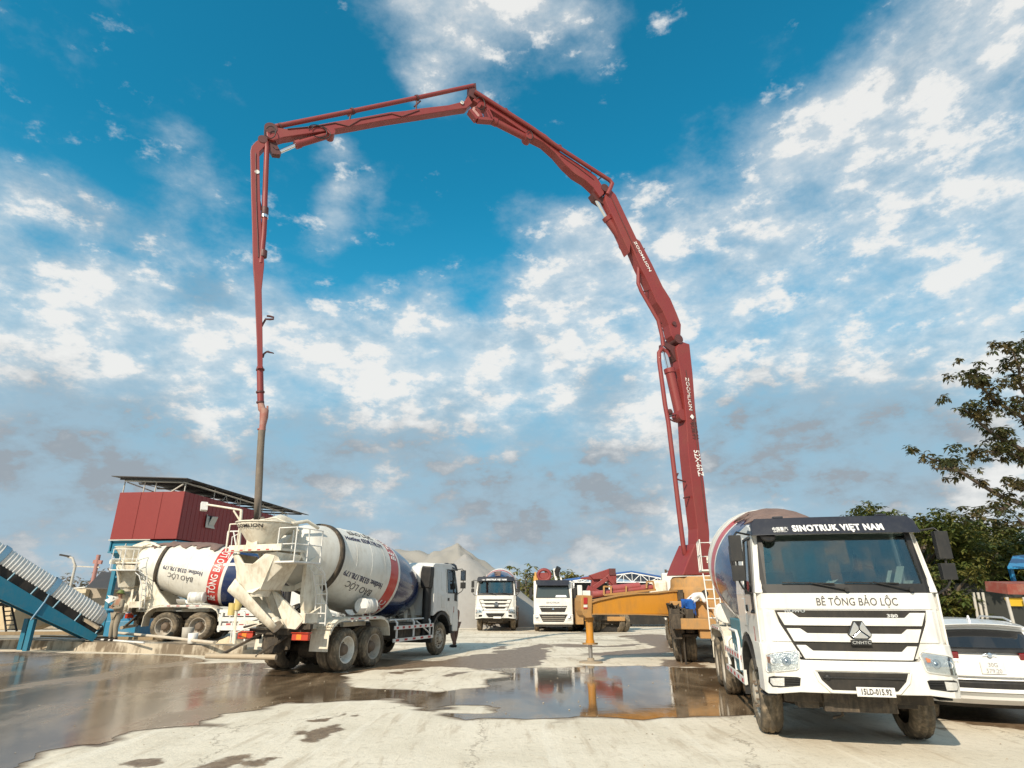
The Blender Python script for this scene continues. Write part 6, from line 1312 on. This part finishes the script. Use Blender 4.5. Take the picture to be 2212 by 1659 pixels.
b = MB(); b.prism([(1.30, .42), (1.30, 1.02), (1.50, 1.02), (1.56, .9), (1.56, .48), (1.50, .42)], 'x', -1.2, 1.2); b.build('bumper', M_white, t, bevel=.05, seg=3)
q = MB(); q.prism([(-.86, 1.0), (.86, 1.0), (.62, .58), (-.62, .58)], 'y', 1.50, 1.575); q.build('lower_grille', M_dark, t)
for z in (.66, .76, .86): q = MB(); q.prism([(-.70, z), (.70, z), (.70, z + .025), (-.70, z + .025)], 'y', 1.57, 1.59); q.build('grille_bar', M_rim, t)
for s in (-1, 1):
    q = MB(); q.prism([(s * .80, .62), (s * 1.08, .66), (s * 1.16, .98), (s * .98, .98), (s * .86, .84)], 'y', 1.545, 1.58); h = q.build('headlight', M_sil, t, bevel=.01); q = MB(); q.lathe([(0, .09), (.02, .06), (.02, 0)], (s * .98, 1.58, .82), (0, 1, 0), 14); q.build('lamp_bulb', M_chr, h)
    q = MB(); q.box(s * 1.35 - .09, s * 1.35 + .09, 1.15, 1.28, 1.9, 2.55); q.tube([(s * 1.1, 1.1, 2.7), (s * 1.35, 1.2, 2.6)], .02, 6); q.build('mirror', M_blk, t, bevel=.03)
    wheel(t, s * 1.03, .1, True); wheel(t, s * 1.06, -4.0, False); wheel(t, s * 1.06, -5.3, False)
q = MB(); q.box(-1.1, 1.1, 1.2, 1.45, .30, .44); q.box(-.9, .9, -6, 1.2, .45, .95); q.build('chassis_frame', M_dark, t)
text('SINOTRUK', 'lettering', M_txtg, t, lambda a, b_, c: Vector((-a, 1.44 + c, 1.66 + b_)), size=.14, sx=1.2)
q = MB(); q.box(.95, 1.25, -6, -.8, 1.0, 3.3); q.box(-1.2, -.95, -6, -1.0, 1.0, 1.6); q.beam((1.12, -.85, .9), (1.12, -.85, 3.55), .14); q.build('body_side', M_orange, t, bevel=.03)
q = MB(); ring = [(.55 + .40 * math.cos(a), -.6, 3.35 + .34 * math.sin(a)) for a in [k * math.pi / 8 for k in range(17)]]; q.tube(ring, .10, 8); q.box(.25, .85, -.8, -.6, 3.0, 3.5); q.build('hose_reel', M_boom, t)
q = MB(); q.beam((-.25, -.6, 2.9), (-.12, -.6, 3.75), .16); q.beam((-.6, -.6, 2.9), (-.35, -.6, 3.75), .1); q.build('mast', M_white, t)
q = MB(); q.tube([(-.30, -.4, 3.3), (-.28, -.3, 3.55), (-.42, -.2, 3.8)], [.12, .16, .17], 10); q.build('mast_elbow', M_blk, t)
place(t, (2.55, 39.6, 0), 176, .98)
# ---------------------------------------------------------------- pump truck with its red boom folded
t = empty('concrete_pump_truck', (0, 0, 0)); tag(t, 'dusty pump truck with a folded red boom, parked behind the yellow arm', 'pump truck')
Yk = 38.0; kp = lambda x, y, d=0.0: atY(*ZE(x, y), Yk + d)
t.location = (kp(1340, 700).x, Yk, 0); tl_ = Vector(t.location)
def kb(b, x0, y0, x1, y1, d0, d1): p, q_ = kp(x0, y1), kp(x1, y0); b.box(p.x - tl_.x, q_.x - tl_.x, d0, d1, p.z, q_.z)
def kpoly(b, pts, d, w): P_ = [kp(x, y, d) - tl_ for x, y in pts]; b.slab(P_, [p + Vector((0, w, 0)) for p in P_])
b = MB(); kpoly(b, [(1205, 195), (1400, 130), (1465, 132), (1480, 200), (1480, 300), (1410, 300), (1380, 235), (1240, 240)], 0, .8); b.build('boom_section', M_boom, t, bevel=.03)
b = MB(); kb(b, 1405, 128, 1468, 195, -.06, .0); b.build('boom_end', M_boomd, t)
b = MB(); kpoly(b, [(1115, 222), (1230, 205), (1320, 240), (1260, 330), (1215, 330), (1230, 245), (1120, 235)], .2, .5); b.beam(kp(1240, 330) - tl_, kp(1390, 225) - tl_, .25); b.beam(kp(1180, 325) - tl_, kp(1340, 395) - tl_, .3); b.beam(kp(1380, 200) - tl_, kp(1470, 300) - tl_, .25); b.build('boom_section', M_boom, t, bevel=.02)
b = MB(); kb(b, 1010, 335, 1100, 700, .4, 4.5); kb(b, 1100, 640, 1560, 700, 0, 4); kb(b, 1240, 600, 1500, 660, -.2, 3); b.build('chassis_frame', M_chas, t, bevel=.03)
b = MB(); kb(b, 1115, 355, 1205, 430, -.4, .4); kb(b, 1075, 300, 1118, 445, -.5, -.2); b.build('water_tank', M_white, t, bevel=.04)
b = MB(); kb(b, 1065, 430, 1130, 700, -.3, 1.0); kb(b, 1380, 620, 1560, 665, -.3, .6); kb(b, 1130, 455, 1560, 520, .5, 3.5); b.build('side_box', M_yeld, t, bevel=.03)
for x in (1100, 1200, 1470, 1520): wheel(t, 0, 0, False); 
kids = [o for o in bpy.data.objects if o.parent == t and o.name.startswith('wheel')]
for o, (x, d) in zip(kids, ((1105, 2.6), (1215, .3), (1330, .6), (1515, .3))): o.location = (kp(x, 740).x - tl_.x, d, .545); o.rotation_euler = (0, 0, R(20))
b = MB(); kb(b, 1230, 705, 1560, 770, .2, .5); kb(b, 1250, 620, 1340, 700, .1, .4); kb(b, 1400, 600, 1470, 690, .1, .4); b.build('underbody', M_dark, t)
# ---------------------------------------------------------------- far loader
LX = atY(*ZE(1860, 700), 46)
t = empty('wheel_loader', (LX.x, 46, 0)); tag(t, 'dusty yellow and black loader parked under the blue shed roof', 'loader')
b = MB(); b.prism([(-2.0, .5), (-2.2, 1.3), (-1.2, 1.9), (1.6, 1.9), (2.2, 1.2), (2.2, .5)], 'y', 0, 2.2); b.build('body', M_yeld, t, bevel=.05)
b = MB(); b.slab([(-2.3, -.6, .15), (1.9, -.6, .15), (1.9, -.6, 1.1), (-2.3, -.6, 1.1)], [(-2.1, .3, .1), (1.8, .3, .1), (1.8, .1, 1.0), (-2.1, .1, 1.0)]); b.build('bucket', M_dark, t)
b = MB(); b.box(-.8, .8, .7, 1.9, 1.9, 2.5); b.build('cab', M_dark, t, bevel=.05)
for x, y in ((-1.9, .5), (1.9, .5)): wheel(t, x, y, False, z=.6)
# ---------------------------------------------------------------- shed
S0 = atY(*ZE(1030, 235), 86); S1 = atY(*ZE(2075, 235), 86); SW = S1.x - S0.x
t = empty('open_shed', (S0.x, 86, 0)); tag(t, 'long open shed with low blue roof and white trusses behind the pump trucks', 'shed')
zE, zR = S0.z, atY(*ZE(1640, 150), 86).z
b = MB(); m_ = SW * .58
b.slab([(-.9, 0, zE), (m_, 0, zR), (SW + .6, 0, zE), (SW + .6, 0, zE - .18), (m_, 0, zR - .18), (-.9, 0, zE - .3)], [(-.9, 24, zE + .3), (m_, 24, zR + .3), (SW + .6, 24, zE + .3), (SW + .6, 24, zE + .1), (m_, 24, zR + .1), (-.9, 24, zE)])
b.build('roof', mat('roof_blue', (.03, .10, .30), .5), t)
M_tw = mat('truss_white', (.72, .72, .72), .5)
b = MB(); zb_ = zE - .42
b.beam((-.2, -.05, zb_), (SW, -.05, zb_), .12, .12); b.beam((0, -.05, zE - .25), (m_, -.05, zR - .3), .12, .12); b.beam((m_, -.05, zR - .3), (SW, -.05, zE - .25), .12, .12)
ns = 12
for k in range(ns):
    x0_, x1_ = SW * k / ns, SW * (k + 1) / ns; top = lambda x: (zE - .25 + (zR - zE) * (x / m_ if x < m_ else (SW - x) / (SW - m_)))
    a_, c_ = ((x0_, zb_), (x1_, top(x1_))) if k % 2 else ((x0_, top(x0_)), (x1_, zb_)); b.beam((a_[0], -.05, a_[1]), (c_[0], -.05, c_[1]), .09, .09); b.beam((x1_, -.05, zb_), (x1_, -.05, top(x1_)), .06, .06)
b.build('truss', M_tw, t)
for k in range(4):
    b = MB(); x = SW * (.0, .35, .62, 1.0)[k] + .1; b.beam((x, 0, 0), (x, 0, zb_), .22); b.build('post', M_tw, t)
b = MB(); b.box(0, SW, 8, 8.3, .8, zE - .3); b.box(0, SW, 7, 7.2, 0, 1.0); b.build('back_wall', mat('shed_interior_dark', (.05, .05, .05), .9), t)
b = MB(); b.box(SW * .45, SW * .56, 5.0, 5.5, .6, 2.2); b.box(SW * .62, SW * .68, 5, 5.5, .6, 2.2); b.box(SW * .2, SW * .3, 5, 5.5, .4, 1.6); b.build('stored_panels', M_rwht, t)
A0 = atY(*ZE(1990, 240), 70)
polething('utility_pole', 'short pole with crossarm behind the right end of the blue shed roof', 'utility pole', [(A0.x, 70, 0), (A0.x, 70, atY(*ZE(1990, 138), 70).z)], .12, M_chas, [('crossarm', atY(*ZE(1990, 155), 70), atY(*ZE(2115, 158), 70), .12, .12, M_chas), ('bracket', atY(*ZE(1985, 185), 70), atY(*ZE(2060, 186), 70), .1, .1, M_chas)])
# ---------------------------------------------------------------- right background: stall, blue roof, poles
def n3(x, y, Y): return atY(*Zn(x, y), Y)
t = empty('roadside_stall', (n3(2150, 800, 21).x, 21, 0)); tag(t, 'shaded stall with red and yellow canopy at the right behind the white car', 'stall'); so_ = Vector(t.location)
b = MB(); A = [n3(2100, 565, 20), n3(2500, 565, 20), n3(2500, 640, 20), n3(2110, 632, 20)]; b.slab([p - so_ for p in A], [p - so_ + Vector((0, .9, .1)) for p in A]); b.build('canopy_red', mat('canopy_red', (.22, .045, .03), .8, dirt=.4), t)
b = MB(); A = [n3(2090, 655, 20.2), n3(2500, 655, 20.2), n3(2500, 712, 20.2), n3(2120, 708, 20.2)]; b.slab([p - so_ for p in A], [p - so_ + Vector((0, .05, 0)) for p in A]); b.build('canopy_yellow', mat('canopy_yellow', (.55, .36, .02), .7), t)
b = MB(); 
for x in (2100, 2210): b.tube([n3(x, 650, 20) - so_, Vector((n3(x, 650, 20).x, 20, 0)) - so_], .05, 6)
b.build('post', M_steel, t)
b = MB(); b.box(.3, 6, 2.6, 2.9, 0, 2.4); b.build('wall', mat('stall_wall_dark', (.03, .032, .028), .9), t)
b = MB(); A = [n3(2105, 455, 24), n3(2140, 385, 26.5), n3(2500, 350, 26.5), n3(2500, 450, 24)]; b.slab(A, [p + Vector((0, 0, -.08)) for p in A]); p0 = n3(2110, 450, 24); b.beam((p0.x + .3, 24.3, 0), (p0.x + .3, 24.3, p0.z), .12); b.beam((p0.x + 3, 24.3, 0), (p0.x + 3, 24.3, p0.z), .12)
tag(b.build('lean_to_roof', mat('roof_blue_bright', (.02, .20, .42), .5)), 'bright blue sheet roof on posts at the right edge under the trees', 'roof')
for k, x in enumerate((1885, 1915, 1945)):
    b = MB(); p = n3(x, 620, 22.5); q_ = n3(x + 20, 800, 22.5); b.tube([(q_.x, 22.5, 0), (p.x, 22.5, p.z)], .05, 6)
    tag(b.build('thin_pole', M_steel), ('left', 'middle', 'right')[k] + ' of three thin pale poles leaning under the trees by the mirror', 'pole', 'thin poles under the trees')
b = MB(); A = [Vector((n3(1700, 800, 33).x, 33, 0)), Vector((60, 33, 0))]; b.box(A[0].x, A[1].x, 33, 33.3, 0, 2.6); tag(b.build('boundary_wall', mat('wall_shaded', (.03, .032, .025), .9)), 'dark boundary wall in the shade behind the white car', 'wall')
# ---------------------------------------------------------------- white car seen from behind (frame: +Y forward, rear face at y = 0)
car = empty('parked_car', (7.36, 10.1, 0), R(-19)); car.scale = (.95, .95, 1.0); tag(car, 'white car with dark rear window parked at the right, seen from behind', 'car')
M_car = mat('car_white', (.82, .82, .82), .22, coat=.7, dirt=.08)
M_cglass = mat('car_glass_dark', (.012, .013, .015), .06, coat=.6, spec=.7)
def carwarp(co):
    x, y, z = co; f = 1 - .16 * max(0, (z - 1.0) / .65) ** 1.4; x *= f
    if y < 1.2: y2 = y + .22 * (abs(x) / .93) ** 2.6 * (1 if y < .6 else .4)
    else: y2 = y
    if z > 1.38: z -= .06 * (x / .8) ** 2
    return Vector((x, y2, z))
xs = frange(-.85, .85, .17)
def cpr(name, poly, xw, m, par=car, bevel=.0, x0=None, **k):
    b = MB(); b.prism(poly, 'x', -xw if x0 is None else x0, xw); return b.build(name, m, par, bevel=bevel, cuts=[('x', xs)], warp=carwarp, **k)
body = cpr('body', [(.02, .52), (0, .66), (.06, .80), (.05, .96), (.12, 1.04), (.16, 1.10), (.44, 1.40), (.36, 1.44), (.40, 1.47), (.9, 1.52), (1.8, 1.54), (2.6, 1.48), (3.3, 1.12), (4.3, .98), (4.55, .75), (4.55, .40), (4.2, .32), (.25, .32), (.10, .40)], .93, M_car, bevel=.03, seg=3)
cpr('rear_window', [(.155, 1.125), (.415, 1.39), (.45, 1.37), (.19, 1.10)], .74, M_cglass, body)
cpr('rear_trim', [(.035, 1.075), (.06, 1.11), (.16, 1.13), (.16, 1.08), (.10, 1.06)], .86, M_blk, body)
for s in (-1, 1):
    b = MB(); b.prism([(.05, .965), (.035, 1.05), (.09, 1.10), (.30, 1.10), (.32, 1.02), (.10, .95)], 'x', *sorted((s * .42, s * .925))); b.build('tail_light', mat('tail_red_dark', (.16, .012, .015), .2, coat=.6), body, bevel=.01, cuts=[('x', frange(-.9, .9, .1))], warp=carwarp)
    b = MB(); b.prism([(.98, 1.12), (1.0, 1.40), (2.5, 1.40), (3.05, 1.14)], 'x', *sorted((s * .935, s * .90))); b.build('side_window', M_cglass, body, warp=carwarp)
    b = MB(); b.tube([(s * .70, .9, 1.50), (s * .70, 1.2, 1.55), (s * .70, 2.3, 1.55), (s * .70, 2.6, 1.47)], .016, 6); b.build('roof_rail', M_sil, body)
    for y in (.95, 3.65):
        b = MB(); b.lathe([(-.11, .22), (-.115, .33), (-.08, .355), (.08, .355), (.115, .33), (.11, .22)], (s * .83, y, .355), (1, 0, 0), 32); w1 = b.build('wheel', M_tyre, car)
        b = MB(); b.lathe([(.0, .23), (.10 * s, .23), (.09 * s, .20), (.05 * s, .06), (.07 * s, .04), (.07 * s, 0)], (s * .83, y, .355), (1, 0, 0), 20, cap=False); b.build('rim', M_sil, w1)
        b = MB(); A = [(math.cos(a) * .42, .355 + math.sin(a) * .42) for a in [R(-10) + R(200) * k / 12 for k in range(13)]]; b.slab([(s * .94, y + p, z) for p, z in A], [(s * .80, y + p, z) for p, z in A]); b.build('wheel_arch', M_blk, car)
cpr('lower_bumper', [(-.03, .57), (-.04, .65), (.0, .68), (.2, .68), (.2, .56)], .92, M_blk, car, bevel=.01)
cpr('bumper_skid', [(-.045, .51), (-.035, .565), (.2, .565), (.2, .48)], .90, M_car, car, bevel=.02); cpr('underbody', [(.35, .26), (.03, .50), (4.3, .34), (4.2, .26)], .80, M_dark, car)
cpr('bumper_crease', [(-.045, .73), (-.055, .755), (.1, .775), (.1, .73)], .86, M_car, body, bevel=.008)
cpr('spoiler', [(.30, 1.455), (.28, 1.475), (.9, 1.535), (.9, 1.49)], .76, M_car, body, bevel=.01)
b = MB(); b.slab([(0, .62, 1.50), (0, .78, 1.51), (0, .66, 1.59)], [(.025, .62, 1.50), (.025, .78, 1.51), (.025, .66, 1.59)]); b.build('antenna_fin', M_car, body)
b = MB(); b.tube([(-.10, .03, 1.035), (-.05, .02, 1.05), (0, .015, 1.03), (.05, .02, 1.05), (.10, .03, 1.035)], .008, 6); b.lathe([(-.0, .035), (.012, .03)], (0, .03, 1.035), (0, -1, .2), 16); b.build('emblem', M_chr, body)
b = MB(); b.box(-.17, .17, -.012, .02, .77, .935); pl = b.build('license_plate', M_rwht, body, bevel=.004); pl.location = (0, .0, 0)
pm = mat('plate_grey_text', (.30, .30, .32), .5)
text('30G', 'lettering', pm, pl, lambda a, b_, c: Vector((a, -.013 - c, .895 + b_)), size=.085, bold=.0012, sx=.9); text('579.20', 'lettering', pm, pl, lambda a, b_, c: Vector((a, -.013 - c, .81 + b_)), size=.085, bold=.0012, sx=.9)
cpr('plate_recess', [(.035, .75), (.02, .96), (.06, .97), (.06, .74)], .32, M_car, body)
text('RAV4', 'lettering', M_sil, body, lambda a, b_, c: carwarp(Vector((a - .52, .035 - c, .93 + b_))), size=.06, sx=1.2)
# small stones and debris on the yard
rr = random.Random(31); sv = []; sf = []
for k in range(420):
    x, y = rr.uniform(-9, 9), rr.uniform(5.4, 20)
    s_ = rr.uniform(.006, .022); i = len(sv)
    sv += [(x + s_ * rr.uniform(.6, 1), y, .004), (x, y + s_, .002), (x - s_, y, .003), (x, y - s_ * .8, .004), (x, y, s_ * rr.uniform(.6, 1))]; sf += [(i, i + 1, i + 4), (i + 1, i + 2, i + 4), (i + 2, i + 3, i + 4), (i + 3, i, i + 4)]
me = bpy.data.meshes.new('pebbles'); me.from_pydata(sv, [], sf); me.materials.append(M_conc); o = bpy.data.objects.new('pebbles', me); col.objects.link(o); tag(o, 'tiny loose stones scattered over the pale yard', 'gravel', kind='stuff')
rr = random.Random(8); c = G(800, 1432); P_ = [(c.x + rr.uniform(-.16, .16), c.y + rr.uniform(-.1, .1), rr.uniform(.0, .22)) for _ in range(12)]; b = MB(); b.add(P_, [(k, k + 1, k + 2) for k in range(10)] + [(0, 4, 8), (1, 6, 11)]); tag(b.build('litter_bag', M_paper), 'crumpled pale bag behind the rear wheels of the middle truck', 'litter')
